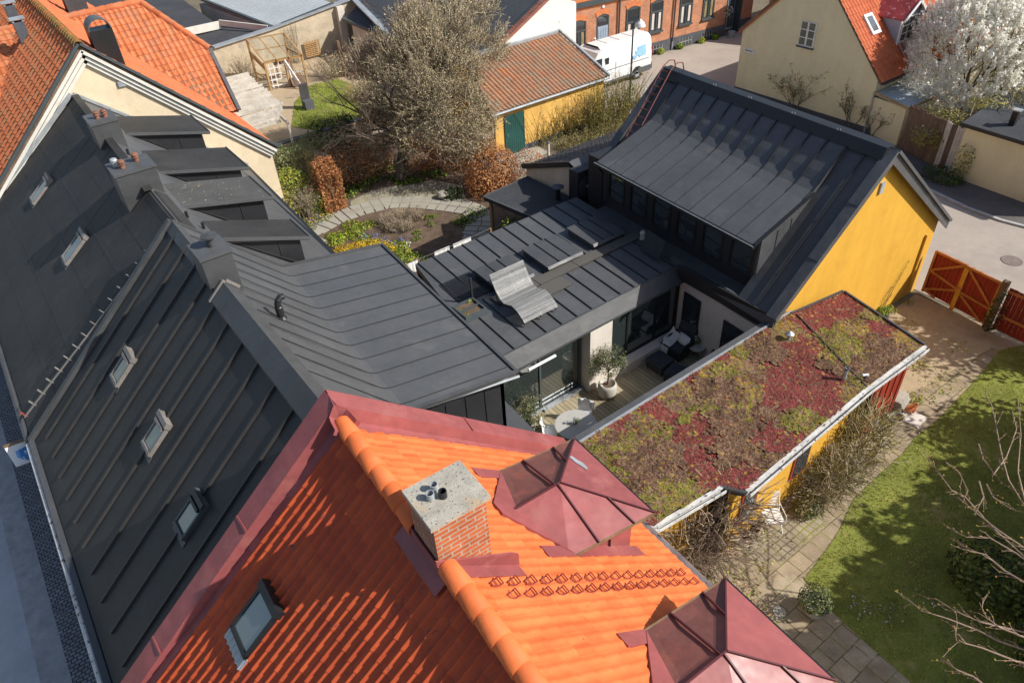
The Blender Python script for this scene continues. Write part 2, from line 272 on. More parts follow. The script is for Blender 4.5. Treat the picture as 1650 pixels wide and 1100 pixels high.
# ---------------------------------------------------------------- mesh builder
class MB:
    def __init__(s): s.v = []; s.f = []; s.m = []; s.t = []
    def poly(s, pts, mi=0, tone=None):
        b = len(s.v); s.v += [V(p) for p in pts]; s.f.append(tuple(range(b, b+len(pts)))); s.m.append(mi); s.t.append(rnd.random() if tone is None else tone)
    def mesh(s, pts, faces, mi=0):
        b = len(s.v); s.v += [V(p) for p in pts]
        for f in faces: s.f.append(tuple(b+i for i in f)); s.m.append(mi); s.t.append(.5)
    def box(s, x0, y0, z0, x1, y1, z1, mi=0):
        p = [(x0, y0, z0), (x1, y0, z0), (x1, y1, z0), (x0, y1, z0), (x0, y0, z1), (x1, y0, z1), (x1, y1, z1), (x0, y1, z1)]
        s.mesh(p, [(3, 2, 1, 0), (4, 5, 6, 7), (0, 1, 5, 4), (1, 2, 6, 5), (2, 3, 7, 6), (3, 0, 4, 7)], mi); return s
    def obox(s, c, ax, ay, az, mi=0):
        c, ax, ay, az = V(c), V(ax), V(ay), V(az)
        p = [c-ax-ay-az, c+ax-ay-az, c+ax+ay-az, c-ax+ay-az, c-ax-ay+az, c+ax-ay+az, c+ax+ay+az, c-ax+ay+az]
        s.mesh(p, [(3, 2, 1, 0), (4, 5, 6, 7), (0, 1, 5, 4), (1, 2, 6, 5), (2, 3, 7, 6), (3, 0, 4, 7)], mi); return s
    def prism(s, pts, off, mi=0, ms=None):
        off = V(off); a = [V(p) for p in pts]; n = len(a); b = len(s.v)
        nn = V((0, 0, 0))
        for i in range(n): nn += a[i].cross(a[(i+1) % n])
        if nn.dot(off) > 0: a = a[::-1]
        s.v += a + [p+off for p in a]
        s.f.append(tuple(range(b, b+n))); s.m.append(mi); s.t.append(.5)
        s.f.append(tuple(range(b+2*n-1, b+n-1, -1))); s.m.append(mi); s.t.append(.5)
        for i in range(n):
            j = (i+1) % n
            s.f.append((b+j, b+i, b+n+i, b+n+j)); s.m.append(mi if ms is None else ms); s.t.append(.5)
        return s
    def bar(s, a, b, w, h, up=Z, mi=0, lift=True):
        a, b = V(a), V(b); d = (b-a)
        if d.length < 1e-6: return s
        d.normalize(); side = d.cross(V(up))
        if side.length < 1e-4: side = d.cross(V((1, 0, 0)))
        side.normalize(); n = side.cross(d).normalized()
        c = (a+b)/2 + (n*h/2 if lift else V((0, 0, 0)))
        return s.obox(c, (b-a)/2, side*w/2, n*h/2, mi)
    def tube(s, pts, r, n=6, mi=0, cap=True):
        pts = [V(p) for p in pts]; k = len(pts)
        rr = [r]*k if not isinstance(r, (list, tuple)) else r
        b = len(s.v); prev = None
        for i, p in enumerate(pts):
            d = (pts[min(i+1, k-1)] - pts[max(i-1, 0)])
            if d.length < 1e-9: d = V((0, 0, 1))
            d.normalize()
            if prev is None:
                u = d.cross(Z if abs(d.z) < .9 else V((1, 0, 0))).normalized()
            else:
                u = prev - d*prev.dot(d)
                if u.length < 1e-6: u = d.orthogonal()
                u.normalize()
            prev = u; w = d.cross(u)
            for j in range(n):
                a = 2*math.pi*j/n; s.v.append(p + (u*math.cos(a)+w*math.sin(a))*rr[i])
        for i in range(k-1):
            for j in range(n):
                j2 = (j+1) % n
                s.f.append((b+i*n+j, b+i*n+j2, b+(i+1)*n+j2, b+(i+1)*n+j)); s.m.append(mi); s.t.append(.5)
        if cap and n > 2:
            s.f.append(tuple(b+j for j in range(n-1, -1, -1))); s.m.append(mi); s.t.append(.5)
            s.f.append(tuple(b+(k-1)*n+j for j in range(n))); s.m.append(mi); s.t.append(.5)
        return s
    def lathe(s, c, prof, n=20, mi=0, cap=True):
        c = V(c); b = len(s.v); k = len(prof)
        for r_, z_ in prof:
            for j in range(n):
                a = 2*math.pi*j/n; s.v.append(c+V((r_*math.cos(a), r_*math.sin(a), z_)))
        for i in range(k-1):
            for j in range(n):
                j2 = (j+1) % n
                s.f.append((b+i*n+j, b+i*n+j2, b+(i+1)*n+j2, b+(i+1)*n+j)); s.m.append(mi); s.t.append(.5)
        if cap:
            s.f.append(tuple(b+j for j in range(n-1, -1, -1))); s.m.append(mi); s.t.append(.5)
            s.f.append(tuple(b+(k-1)*n+j for j in range(n))); s.m.append(mi); s.t.append(.5)
        return s
    def leaf(s, p, size, mi=0, d=None, asp=.55):
        if d is None: d = V((rnd.gauss(0, 1), rnd.gauss(0, 1), rnd.gauss(0, 1)))
        d = d.normalized(); u = d.orthogonal().normalized(); w = d.cross(u)
        a = rnd.random()*6.283; x = u*math.cos(a)+w*math.sin(a); y = d.cross(x)
        x = x*size*.5; y = y*size*.5*asp
        s.poly([p-x, p-y+x*.1, p+x, p+y+x*.1], mi)
    def build(s, name, mats, parent=None, smooth=False, clip=None, loc=None):
        if not isinstance(mats, (list, tuple)): mats = [mats]
        me = bpy.data.meshes.new(name); o = bpy.data.objects.new(name, me); COL.objects.link(o)
        if parent is None:
            if loc is None:
                xs = [p.x for p in s.v]; ys = [p.y for p in s.v]; zs = [p.z for p in s.v]
                loc = V(((min(xs)+max(xs))/2, (min(ys)+max(ys))/2, min(zs)))
            o.location = loc; inv = Matrix.Translation(-V(loc))
        else:
            o.parent = parent; inv = WM(parent).inverted()
        me.from_pydata([inv @ p for p in s.v], [], s.f)
        for x in mats: me.materials.append(M[x] if isinstance(x, str) else x)
        me.polygons.foreach_set('material_index', s.m)
        at = me.attributes.new('tile', 'FLOAT', 'FACE'); at.data.foreach_set('value', s.t)
        if clip:
            bm = bmesh.new(); bm.from_mesh(me)
            for co, no in clip:
                c2 = inv @ V(co); n2 = inv.to_3x3() @ V(no)
                bmesh.ops.bisect_plane(bm, geom=bm.verts[:]+bm.edges[:]+bm.faces[:], plane_co=c2, plane_no=n2, clear_outer=True)
            bm.to_mesh(me); bm.free()
        if smooth: me.polygons.foreach_set('use_smooth', [True]*len(me.polygons))
        me.update(); return o
def WM(o):
    m = Matrix.Translation(o.location) @ o.rotation_euler.to_matrix().to_4x4()
    return WM(o.parent) @ m if o.parent else m
def tag(o, label=None, cat=None, group=None, kind=None):
    if label: o['label'] = label
    if cat: o['category'] = cat
    if group: o['group'] = group
    if kind: o['kind'] = kind
    return o
def thing(name, label, cat, loc=(0, 0, 0), group=None, rz=0):
    o = bpy.data.objects.new(name, None); COL.objects.link(o); o.location = V(loc); o.rotation_euler = (0, 0, rz); o.empty_display_size = .2
    return tag(o, label, cat, group)
def structure(o): o['kind'] = 'structure'; return o
def copy_tree(o, parent=None):
    c = o.copy(); COL.objects.link(c)
    if parent: c.parent = parent
    for ch in [k for k in COL.objects if k.parent == o]: copy_tree(ch, c)
    return c

# pantiled slope: real S-shaped courses, U across, Vd up the slope
def pantile(mb, P0, U, Vd, w, l, tw=.24, tl=.34, amp=.035, mi=0, step=.02, n=6, sharp=.2):
    P0, U, Vd = V(P0), V(U).normalized(), V(Vd).normalized(); N = U.cross(Vd).normalized()
    if N.z < 0: N = -N
    nc = max(1, round(w/tw)); nr = max(1, round(l/tl)); tw = w/nc; tl = l/nr
    def h(f):  # roll near f=.5
        return amp*(math.exp(-((f-.5)/sharp)**2) - .25*math.exp(-((min(f, 1-f))/.3)**2))
    for r_ in range(nr):
        jit = rnd.uniform(-.006, .006)
        for c in range(nc):
            tone = rnd.random(); dz = rnd.uniform(-.0015, .0015); dv = rnd.uniform(-.003, .003)
            b = len(mb.v)
            for j in range(n+1):
                f = j/n; x = (c+f)*tw
                lo = P0 + U*x + Vd*(r_*tl + jit + dv) + N*(h(f)+step+.012+dz+.3*amp)
                hi = P0 + U*x + Vd*((r_+1)*tl+.03) + N*(h(f)+.004+.3*amp)
                dn = lo - N*.022
                mb.v += [dn, lo, hi]
            for j in range(n):
                a = b+j*3; e = a+3
                mb.f.append((a, e, e+1, a+1)); mb.m.append(mi); mb.t.append(tone)
                mb.f.append((a+1, e+1, e+2, a+2)); mb.m.append(mi); mb.t.append(tone)
# half-round ridge tiles
def ridge_tiles(mb, a, b, r=.13, tl=.38, mi=0, taper=.82, n=8):
    a, b = V(a), V(b); L = (b-a).length; k = max(1, round(L/tl)); d = (b-a)/L; side = d.cross(Z).normalized(); up = side.cross(d)
    for i in range(k):
        p = a + d*(L*i/k); q = a + d*(L*(i+1)/k+.03); tone = rnd.random()
        r0, r1 = r*1.08, r*taper*1.08; bb = len(mb.v)
        for j in range(n+1):
            t_ = math.pi*(-.12+1.24*j/n)
            o = side*math.cos(t_)+up*math.sin(t_)
            mb.v += [p+o*(r0-.02), p+o*r0, q+o*r1]
        for j in range(n):
            x = bb+j*3
            mb.f.append((x, x+3, x+4, x+1)); mb.m.append(mi); mb.t.append(tone)
            mb.f.append((x+1, x+4, x+5, x+2)); mb.m.append(mi); mb.t.append(tone)
# corrugated / standing ribs laid on a plane
def ribs(mb, A, B, C, D, n, w, h, mi=0, ends=(0, 1), skip=()):
    A, B, C, D = map(V, (A, B, C, D)); nrm = (B-A).cross(D-A).normalized()
    if nrm.z < 0: nrm = -nrm
    for i in range(1, n):
        if i in skip: continue
        f = i/n; p = A.lerp(B, f); q = D.lerp(C, f)
        mb.bar(p.lerp(q, ends[0]), p.lerp(q, ends[1]), w, h, nrm, mi)

# plants
def rv(): 
    while True:
        p = V((rnd.uniform(-1, 1), rnd.uniform(-1, 1), rnd.uniform(-1, 1)))
        if p.length <= 1: return p
def leafblob(mb, c, r, n, size, mats=(0,), shell=.5, flat=False, asp=.55):
    c = V(c); r = V(r) if not isinstance(r, (int, float)) else V((r, r, r))
    for _ in range(n):
        p = rv(); L = p.length or 1
        p = p/L*(L**(1-shell)) if shell else p
        q = c + V((p.x*r.x, p.y*r.y, p.z*r.z))
        mb.leaf(q, size*rnd.uniform(.6, 1.4), rnd.choice(mats), (p+rv()*.9+V((0, 0, .4))) if not flat else None, asp)
def leafbox(mb, P, U, W, h, n, size, mats, rough=.12):
    # hedge: U length vector, W width vector, height h; leaves hug the faces
    P, U, W = V(P), V(U), V(W); un, wn = U.normalized(), W.normalized()
    for _ in range(n):
        a, b, z = rnd.random(), rnd.random(), rnd.random()
        f = rnd.random(); nr = V((0, 0, 1))
        if f < .35: z = 1 - abs(rnd.gauss(0, .05))
        elif f < .65: b = abs(rnd.gauss(0, .06)); nr = -wn
        elif f < .8: b = 1-abs(rnd.gauss(0, .06)); nr = wn
        elif f < .95: a = abs(rnd.gauss(0, .03)) if rnd.random() < .5 else 1-abs(rnd.gauss(0, .03)); nr = un if a > .5 else -un
        p = P+U*a+W*b+V((0, 0, z*h)); bump_ = mnoise.noise(p*1.3)*rough*2.2 + mnoise.noise(p*4)*rough
        p += nr*bump_
        mb.leaf(p, size*rnd.uniform(.6, 1.4), rnd.choice(mats), nr+rv()*1.2)
def grow(mb, p, d, L, r, depth, tips, kids=3, spread=.7, wig=.18, shrink=.68, up=.1, mi=0, seg=4, minr=.006):
    p = V(p); d = V(d).normalized(); pts = [p.copy()]; rs = [r]
    for i in range(seg):
        d = (d + rv()*wig + Z*up*.3).normalized(); p = p + d*L/seg; pts.append(p.copy()); rs.append(max(minr, r*(1-.45*(i+1)/seg)))
    mb.tube(pts, rs, 6 if r > .04 else (4 if r > .015 else 3), mi, cap=False)
    if depth == 0:
        tips.append((p, d)); return
    for k in range(kids):
        i = rnd.randint(max(1, seg//2), seg); q = pts[i]
        nd = (d + rv()*spread*1.3 + Z*up).normalized()
        grow(mb, q, nd, L*shrink*rnd.uniform(.75, 1.2), rs[i]*.72, depth-1, tips, kids, spread, wig, shrink, up, mi, max(2, seg-1), minr)
    if depth <= 2: tips.append((p, d))
# ================================================================ light
SAZ, SEL = R(-47), R(38.5)          # sun towards +X / -Y
sdir = V((math.cos(SAZ)*math.cos(SEL), math.sin(SAZ)*math.cos(SEL), math.sin(SEL)))
sl = bpy.data.lights.new('sun', 'SUN'); so = bpy.data.objects.new('sun', sl); COL.objects.link(so)
sl.energy = 4.8; sl.angle = R(.5); sl.color = (1, .955, .88)
so.rotation_euler = sdir.to_track_quat('Z', 'Y').to_euler()
w = bpy.data.worlds.new('World'); scene.world = w; w.use_nodes = True
wt = w.node_tree; bg = wt.nodes['Background']
sky = wt.nodes.new('ShaderNodeTexSky'); sky.sky_type = 'NISHITA'; sky.sun_disc = False
sky.sun_elevation = SEL; sky.sun_rotation = math.atan2(sdir.x, sdir.y)
sky.air_density = 1.0; sky.dust_density = 1.5; sky.ozone_density = 1.0
wt.links.new(sky.outputs[0], bg.inputs['Color']); bg.inputs['Strength'].default_value = .105
vs = scene.view_settings; vs.view_transform = 'Standard'; vs.look = 'None'; vs.exposure = .24; vs.gamma = 1
scene.cycles.max_bounces = 7; scene.cycles.diffuse_bounces = 3; scene.cycles.glossy_bounces = 4; scene.cycles.transparent_max_bounces = 12
scene.cycles.use_denoising = True

def sheet(name, pts, m, z, kind='structure', label=None):
    mb = MB(); mb.prism([(p[0], p[1], z) for p in pts], (0, 0, -.06)); o = mb.build(name, m); o['kind'] = kind; return o
# ================================================================ ground
mb = MB(); mb.poly([(-350, -350, 0), (350, -350, 0), (350, 350, 0), (-350, 350, 0)])
structure(mb.build('ground', 'earth'))
sheet('road', [(-14, -10), (-4.35, -10), (-4.35, 70), (-14, 70)], 'asphalt_dark', .02)
sheet('road_gutter', [(-4.35, -10), (-3.75, -10), (-3.75, 70), (-4.35, 70)], 'kerb', .03)
sheet('pavement', [(-3.75, -10), (-2.0, -10), (-2.0, 70), (-3.75, 70)], 'cobble', .06)
# lane east of the yellow house and the cross street by the brick house
sheet('lane', [(24.75, -40), (32.4, -40), (33.2, 16), (35, 27.3), (60, 25.4), (60, 33.3), (46.3, 34.4), (33, 35.6), (23.5, 36.5), (23.5, 30.2), (27.9, 29.4), (27.9, 19), (24.75, 18.5)], 'asphalt', .02)
sheet('street', [(10, 33.5), (23.5, 33.0), (23.5, 37), (10, 38)], 'asphalt', .015)
# narrow planted strip and kerb under the beige house
kpts = [G(1185, 150), G(1300, 205), G(1400, 258), G(1495, 307), G(1560, 338), G(1612, 357), G(1700, 380)]
mb = MB()
for a, b in zip(kpts, kpts[1:]): mb.bar(a, b, .16, .10)
structure(mb.build('kerb', 'kerb'))
sheet('side_pavement', [(p.x, p.y) for p in kpts] + [(34.0, 6), (34.4, 13.1), (35.4, 16.4), (36.1, 18), (36.8, 27.4)], 'pave_dark', .05)
mb = MB(); c = G(1630, 421); mb.lathe((c.x, c.y, .02), [(.38, 0), (.38, .015), (.34, .02), (.30, .012), (.05, .014)], 28)
tag(mb.build('manhole_cover', mat('cast_iron_cover', (.22, .175, .155), .7, .2, 6, 40, .6)), 'round brownish manhole cover set in the pale lane beyond the red gate', 'manhole cover')
# ---- right-hand yard
lawn_px = [(1610, 566), (1576, 609), (1511, 677), (1473, 707), (1454, 732), (1418, 764), (1383, 797), (1374, 806), (1353, 854), (1331, 887), (1295, 934), (1331, 977), (1374, 1018), (1464, 1097)]
lawn = [G(*p) for p in lawn_px]
sheet('yard_earth', [(15.6, 9.1), (24.5, 9.1), (24.5, 3), (20, -2), (14, 6.2), (15.6, 6.6)], 'dirt', .015)
pv = [G(1600, 560), G(1480, 630), G(1440, 640), (15.5, 6.6), (7.2, 7.0), (6.2, 8.5), (4, 2), (8, -4)] + [lawn[i] for i in range(13, -1, -1)]
sheet('paved_path', [(p[0], p[1]) for p in pv], 'slab', .035)
sp = [G(1255, 845), G(1335, 790), G(1325, 850), G(1262, 905), G(1205, 905), G(1190, 880)]
sheet('paved_seat_area', [(p.x, p.y) for p in sp], 'small_pave', .043)
lw = [(p.x, p.y) for p in lawn] + [(11.5, -6), (30, -6), (26, 4.6)]
sheet('lawn', lw, 'lawn', .05)
# grass blades (uncountable)
def inpoly(x, y, P):
    k = False; n = len(P)
    for i in range(n):
        x1, y1 = P[i]; x2, y2 = P[(i+1) % n]
        if (y1 > y) != (y2 > y) and x < (x2-x1)*(y-y1)/(y2-y1)+x1: k = not k
    return k
mb = MB(); cnt = 0
while cnt < 26000:
    x, y = rnd.uniform(10.5, 24), rnd.uniform(-2.5, 7)
    if not inpoly(x, y, lw): continue
    if x > 18 and rnd.random() < .4: continue
    q = mnoise.noise((x*.8, y*.8, 0)); q2 = mnoise.noise((x*3, y*3, 5))
    if q2 < -.25 and rnd.random() < .7: continue
    cnt += 1
    h = rnd.uniform(.03, .075)*(1+.5*q); a = rnd.random()*6.28; wd = rnd.uniform(.008, .016)
    p = V((x, y, .05)); s_ = V((math.cos(a), math.sin(a), 0))*wd; t_ = V((rnd.gauss(0, .02), rnd.gauss(0, .02), h))
    mi = 2 if q+rnd.gauss(0, .2) > .3 else (0 if rnd.random() < .6 else 1)
    mb.poly([p-s_, p+s_, p+t_], mi)
tag(mb.build('grass', ['grass_a', 'grass_b', 'grass_c']), 'short patchy spring grass growing on the lawn right of the path', 'grass', kind='stuff')
# weeds in the earth strip by the path
mb = MB()
for (x, y), n, r in [((1545, 560), 60, .5), ((1478, 588), 120, .35), ((1470, 643), 160, .3), ((1500, 600), 90, .8), ((1520, 620), 80, .6), ((1460, 520), 60, .35), ((1462, 487), 90, .25), ((1490, 640), 80, .4), ((1432, 500), 240, .3)]:
    c = G(x, y, .03); leafblob(mb, c+V((0, 0, .06)), (r, r, .10), n, .07, (0, 1, 2), .2)
tag(mb.build('weeds', ['leaf_bright', 'leaf_yellow', 'leaf_straw']), 'low straggly weeds sprouting in the bare earth beside the paved path', 'weeds', kind='stuff')

# ================================================================ street-front houses, left
EV = -2.42
def slab(mb, pts, t=.16, mi=0): mb.prism(pts, (0, 0, -t), mi)
# --- near house with battens
H1 = thing('row_house', 'black sheet metal house with raised battens and low rear extension roof', 'house', (2, 13, 0))
mb = MB()
mb.prism([(-2.1, 8.15, 0), (-2.1, 17.35, 0), (-2.1, 17.35, 3.6), (-2.1, 8.15, 3.6)], (4.5, 0, 0))
mb.prism([(-2.1, 17.42, 0), (7.2, 17.42, 0), (7.2, 17.42, 4.85), (4.6, 17.42, 5.35), (2.45, 17.42, 7.6), (-2.1, 17.42, 3.6)], (0, -.12, 0))
mb.prism([(4.4, 10.55, 0), (7.02, 10.55, 0), (7.02, 10.55, 4.72), (4.4, 10.55, 5.3)], (0, .1, 0))
mb.prism([(7.02, 10.55, 0), (7.25, 17.3, 0), (7.25, 17.3, 4.8), (7.02, 10.55, 4.75)], (-.1, 0, 0))
ribs(mb, (4.4, 10.55, 3.2), (7.0, 10.55, 3.2), (7.0, 10.55, 4.7), (4.4, 10.55, 5.2), 5, .025, .02)
mb.build('wall', 'black_wall', H1)
mb = MB(); E0 = (EV, 8.0, 3.5); E1 = (EV, 17.5, 3.5); T0 = (2.45, 8.0, 7.8); T1 = (2.45, 17.5, 7.8)
slab(mb, [E0, E1, T1, T0], .14)
front = mb.build('street_roof', 'felt_near', H1)
mb = MB(); 
nrm_b = V((-.883, 0, 1)).normalized()
for k in range(12):
    yb_ = 16.91-.80*k; zz_ = lambda x: 3.5+.883*(x+2.42)
    x1_ = 2.33 if k < 4 else 2.2
    mb.bar((-2.06, yb_, zz_(-2.06)), (x1_, yb_, zz_(x1_)), .045, .05, nrm_b)
mb.build('batten', 'batten', front)['kind'] = 'stuff'
mb = MB()
kk = lambda y: 4.40+(y-10.44)*.04; ee = lambda y: 7.25+(y-10.44)*.0595
YN = 10.36
K0, K1 = V((kk(YN), YN, 5.55)), V((kk(17.5), 17.5, 5.55)); D0, D1 = V((ee(YN), YN, 5.05)), V((ee(17.5), 17.5, 5.05))
# curved bend between the steep slope and the flat extension
n_r = (V(T1)-K1).normalized(); n_e = (D1-K1).normalized()
prof = lambda y: [V((2.45, y, 7.8)), V((kk(y), y, 5.55))+n_r*.22, V((kk(y), y, 5.55))+n_r*.08+n_e*.02, V((kk(y), y, 5.55))+n_r*.02+n_e*.08, V((kk(y), y, 5.55))+n_e*.22, V((ee(y), y, 5.05))]
PA, PB = prof(YN), prof(17.5)
for i in range(5):
    mb.prism([PA[i], PB[i], PB[i+1], PA[i+1]], (0, 0, -.10))
slab(mb, [(2.45, 8.0, 7.8), (2.45, YN, 7.8), (kk(YN), YN, 5.55), (6.3, YN, 3.4), (6.3, 8, 3.4)], .1)
rear = mb.build('courtyard_roof', 'metal_grey', H1)
mb = MB()
for k in range(1, 12):
    y = 17.5-.625*k
    if y < YN+.2: break
    P = prof(y)
    for a, b in zip(P, P[1:]): mb.bar(a, b, .018, .016)
mb.build('standing_seam', 'metal_seam', rear)['kind'] = 'stuff'
mb = MB()   # edge trims
mb.bar(D0+V((.03, -.03, 0)), D1+V((.03, 0, 0)), .07, .05); 
for P in (PA, PB):
    for a, b in zip(P[1 if P is PA else 0:], P[2 if P is PA else 1:]): mb.bar(a, b, .10, .045)
mb.bar(E1, T1, .16, .10, (-.883, 0, 1)); mb.bar(E0, E1, .12, .08)
mb.build('edge_trim', 'metal_black', H1)
mb = MB(); a, b = V((2.35, 8.0, 7.76)), V((2.35, 13.9, 7.76))
mb.prism([(2.10, 8, 7.60), (2.45, 8, 7.90), (2.72, 8, 7.62), (2.70, 8, 7.5), (2.1, 8, 7.5)], (0, 5.85, 0))
mb.prism([(2.25, 13.85, 7.66), (2.45, 13.85, 7.84), (2.62, 13.85, 7.66), (2.6, 13.85, 7.55), (2.25, 13.85, 7.55)], (0, 3.68, 0))
mb.build('ridge_cap', 'metal_black', H1)
mb = MB(); mb.bar((2.5, 13.86, 7.90), (2.1, 13.86, 7.54), .05, .07, (-.883, 0, 1)); mb.bar((2.5, 13.86, 7.90), (2.72, 13.86, 7.64), .05, .05, (1, 0, 1))
mb.build('zinc_upstand', 'frame_alu', H1)
mb = MB(); mb.tube([(EV-.10, 8, 3.44), (EV-.10, 17.5, 3.44)], .07, 8); mb.build('gutter', 'gutter_white', H1)
mb = MB(); mb.tube([G(672, 661, 5.2), D0+V((.05, -.06, -.10))], .035, 6); mb.build('verge_gutter', 'zinc', H1)
# low flat roof between extension and courtyard
H1b = thing('lean_to', 'low flat roofed black lean-to below the extension roof, beside the deck', 'lean-to', (6, 10, 0))
mb = MB(); mb.prism([(4.2, 8.2, 2.95), (7.66, 10.2, 2.95), (7.78, 12.3, 2.95), (7.05, 12.3, 2.95), (7.05, 10.5, 2.95), (4.2, 10.5, 2.95)], (0, 0, -.25)); mb.build('roof', 'metal_grey', H1b)
mb = MB(); mb.prism([(4.3, 8.3, 0), (7.5, 10.25, 0), (7.62, 12.2, 0), (7.1, 12.2, 0), (7.1, 10.4, 0), (4.3, 10.4, 0)], (0, 0, 2.7)); mb.build('wall', 'black_wall', H1b)

def roof_window(parent, P, plane_n, w, l, hood='frame_alu', frame='frame_alu', gl='glass_sky', open_=0.0, name='roof_window', label=None):
    # P: centre on roof, sits on the slope; w across (Y), l along slope
    n = V(plane_n).normalized(); u = V((0, 1, 0)); u = (u - n*u.dot(n)).normalized(); v = n.cross(u)
    if v.z < 0: v = -v
    P = V(P); mb = MB()
    for s_ in (-1, 1): mb.obox(P+u*s_*(w/2-.02)+n*.05, v*l/2, u*.025, n*.045)
    mb.obox(P-v*(l/2-.04)+n*.06, u*w/2, v*.03, n*.045); mb.obox(P+v*(l/2-.03)+n*.06, u*(w/2+.02), v*.06, n*.065)
    f = mb.build(name, frame, parent)
    if label: f['label'] = label
    mb = MB(); mb.obox(P+n*.06, u*(w/2-.05), v*(l/2-.06), n*.012); mb.build('pane', gl, f)
    mb = MB(); mb.obox(P+v*(l/2-.01)+n*.135, u*(w/2+.03), v*.05, n*.014); mb.obox(P+v*(l/2-.14)+n*.12, u*(w/2-.03), v*.03, n*.03); mb.build('hood', hood, f)
    mb = MB(); mb.obox(P-v*(l/2+.06)+n*.012, u*(w/2+.04), v*.06, n*.01); mb.build('flashing', 'metal_black', f)
    return f
n1 = V((-.883, 0, 1)).normalized()
for i, (y, x, zz) in enumerate(((15.52, .12, 5.745), (12.87, .10, 5.73), (10.45, 0.0, 5.64))):
    z = 3.5+.883*(x+2.42)
    roof_window(H1, (x, y, z), n1 , .50, .76, frame='frame_dark' if i == 2 else 'frame_alu', hood='near_black' if i == 2 else 'frame_alu', label='roof window in shade with near black hood' if i == 2 else None)
# --- felt house
H2 = thing('row_house', 'black felt roofed house with three sloping dormers facing the garden', 'house', (2, 24, 0))
mb = MB()
F_E = V((EV, 17.5, 3.5)); 
mb.prism([(-2.1, 17.62, 0), (-2.1, 30.35, 0), (-2.1, 30.35, 3.55), (-2.1, 17.62, 3.55)], (9.4, 0, 0))
mb.prism([(-2.1, 17.75, 3.5), (7.1, 17.75, 3.4), (2.66, 17.75, 7.25)], (0, 12.6, 0))
mb.build('wall', 'black_wall', H2)
rE = lambda y: 7.35+(y-21.3)*.057
mb = MB()
slab(mb, [(EV, 17.5, 3.5), (EV, 30.4, 3.5), (2.66, 30.4, 7.43), (2.66, 17.5, 7.43)], .12); st2 = mb.build('street_roof', 'felt', H2)
mb = MB()
slab(mb, [(2.66, 17.52, 7.43), (2.66, 30.4, 7.43), (7.90, 30.4, 3.05), (rE(17.52), 17.52, 3.55)], .12); mb.build('garden_roof', 'metal_grey', H2)
# felt laps: faint raised welts
mb = MB(); a_, b_ = V((EV, 17.5, 3.5)), V((2.66, 17.5, 7.43)); nn = V((-.774, 0, 1)).normalized()
for k in range(1, 6):
    p = a_.lerp(b_, k/6+rnd.uniform(-.02, .02)); mb.bar(p, p+V((0, 12.8, 0)), .10, .006, nn)
for k in range(1, 13):
    y = 17.6+k; mb.bar(a_.lerp(b_, .0)+V((0, y-17.5, 0)), a_.lerp(b_, .98)+V((0, y-17.5, 0)), .09, .005, nn)
mb.build('felt_lap', 'felt', st2)['kind'] = 'stuff'
mb = MB(); mb.tube([(EV-.10, 17.55, 3.44), (EV-.10, 30.3, 3.44)], .07, 8); mb.build('gutter', 'metal_black', H2)
mb = MB(); mb.prism([(2.42, 17.55, 7.25), (2.58, 17.55, 7.40), (2.76, 17.55, 7.40), (3.0, 17.55, 7.2), (2.66, 17.55, 7.2)], (0, 2.9, 0))
mb.bar((2.6, 20.5, 7.44), (2.72, 30.3, 7.44), .22, .05); mb.build('ridge_cap', 'felt', H2)
mb = MB(); mb.bar((EV, 30.36, 3.55), (2.66, 30.36, 7.48), .12, .14, (-.774, 0, 1)); mb.bar((2.66, 30.36, 7.48), (7.9, 30.36, 3.1), .10, .10, (.84, 0, 1)); mb.build('wall_flashing', 'zinc', H2)
mb = MB(); mb.bar((rE(17.5), 17.5, 3.52), (7.9, 30.3, 3.04), .10, .06); mb.build('edge_trim', 'near_black', H2)
n2 = V((-.774, 0, 1)).normalized()
for i, (x, y) in enumerate(((.38, 27.28), (.43, 22.25))):
    roof_window(H2, (x, y, 3.5+.774*(x+2.42)), n2 , .56, 1.0, gl='glass_sky')
# sloping dormers: near edge Y, far edge Y, ridge side x,z, front x,z
for (ya, yb, x0, z0, x1, z1, mt) in ((27.22, 29.41, 3.3, 6.78, 6.12, 6.06, 'felt'), (23.13, 25.3, 3.3, 6.80, 6.05, 6.10, 'felt'), (19.9, 21.75, 3.05, 7.0, 5.62, 6.42, 'felt_moss'), (17.75, 19.1, 3.3, 6.85, 5.72, 5.98, 'felt')):
    mb = MB(); zr = lambda x: 7.43-.835*(x-2.66)
    xm = x1-.25; zc = lambda x: z0+(z1-z0)*(x-x0)/(x1-x0)-.06
    mb.prism([(x0+.1, ya+.12, zr(x0+.1)-.1), (xm, ya+.12, zr(xm)-.1), (xm, ya+.12, zc(xm)), (x0+.1, ya+.12, zc(x0+.1))], (0, yb-ya-.24, 0))
    dm = mb.build('dormer', 'black_wall', H2)
    mb = MB(); mb.prism([(x0-.2, ya, z0+.05), (x1, ya, z1), (x1, yb, z1), (x0-.2, yb, z0+.05)], (0, 0, -.09)); mb.build('dormer_roof', mt, dm)
    mb = MB(); mb.bar((x0, ya-.01, z0-.05), (x1, ya-.01, z1-.07), .03, .09); mb.bar((x1+.01, ya, z1-.06), (x1+.01, yb, z1-.06), .03, .09); mb.build('dormer_trim', 'metal_grey', dm)
    mb = MB(); f = (x0+x1)/2+.35; mb.bar((f, ya+.11, zr(f)), (f, ya+.11, zc(f)), .02, .02); mb.bar((x0+.3, ya+.10, zr(x0+.3)+.02), (xm, ya+.10, zr(xm)+.02), .03, .03); mb.build('cheek_seam', 'metal_seam', dm)
    mb = MB(); mb.box(xm, ya+.3, zr(xm)+.25, xm+.04, yb-.3, zc(xm)-.1); mb.build('dormer_window', 'glass_dark', dm)
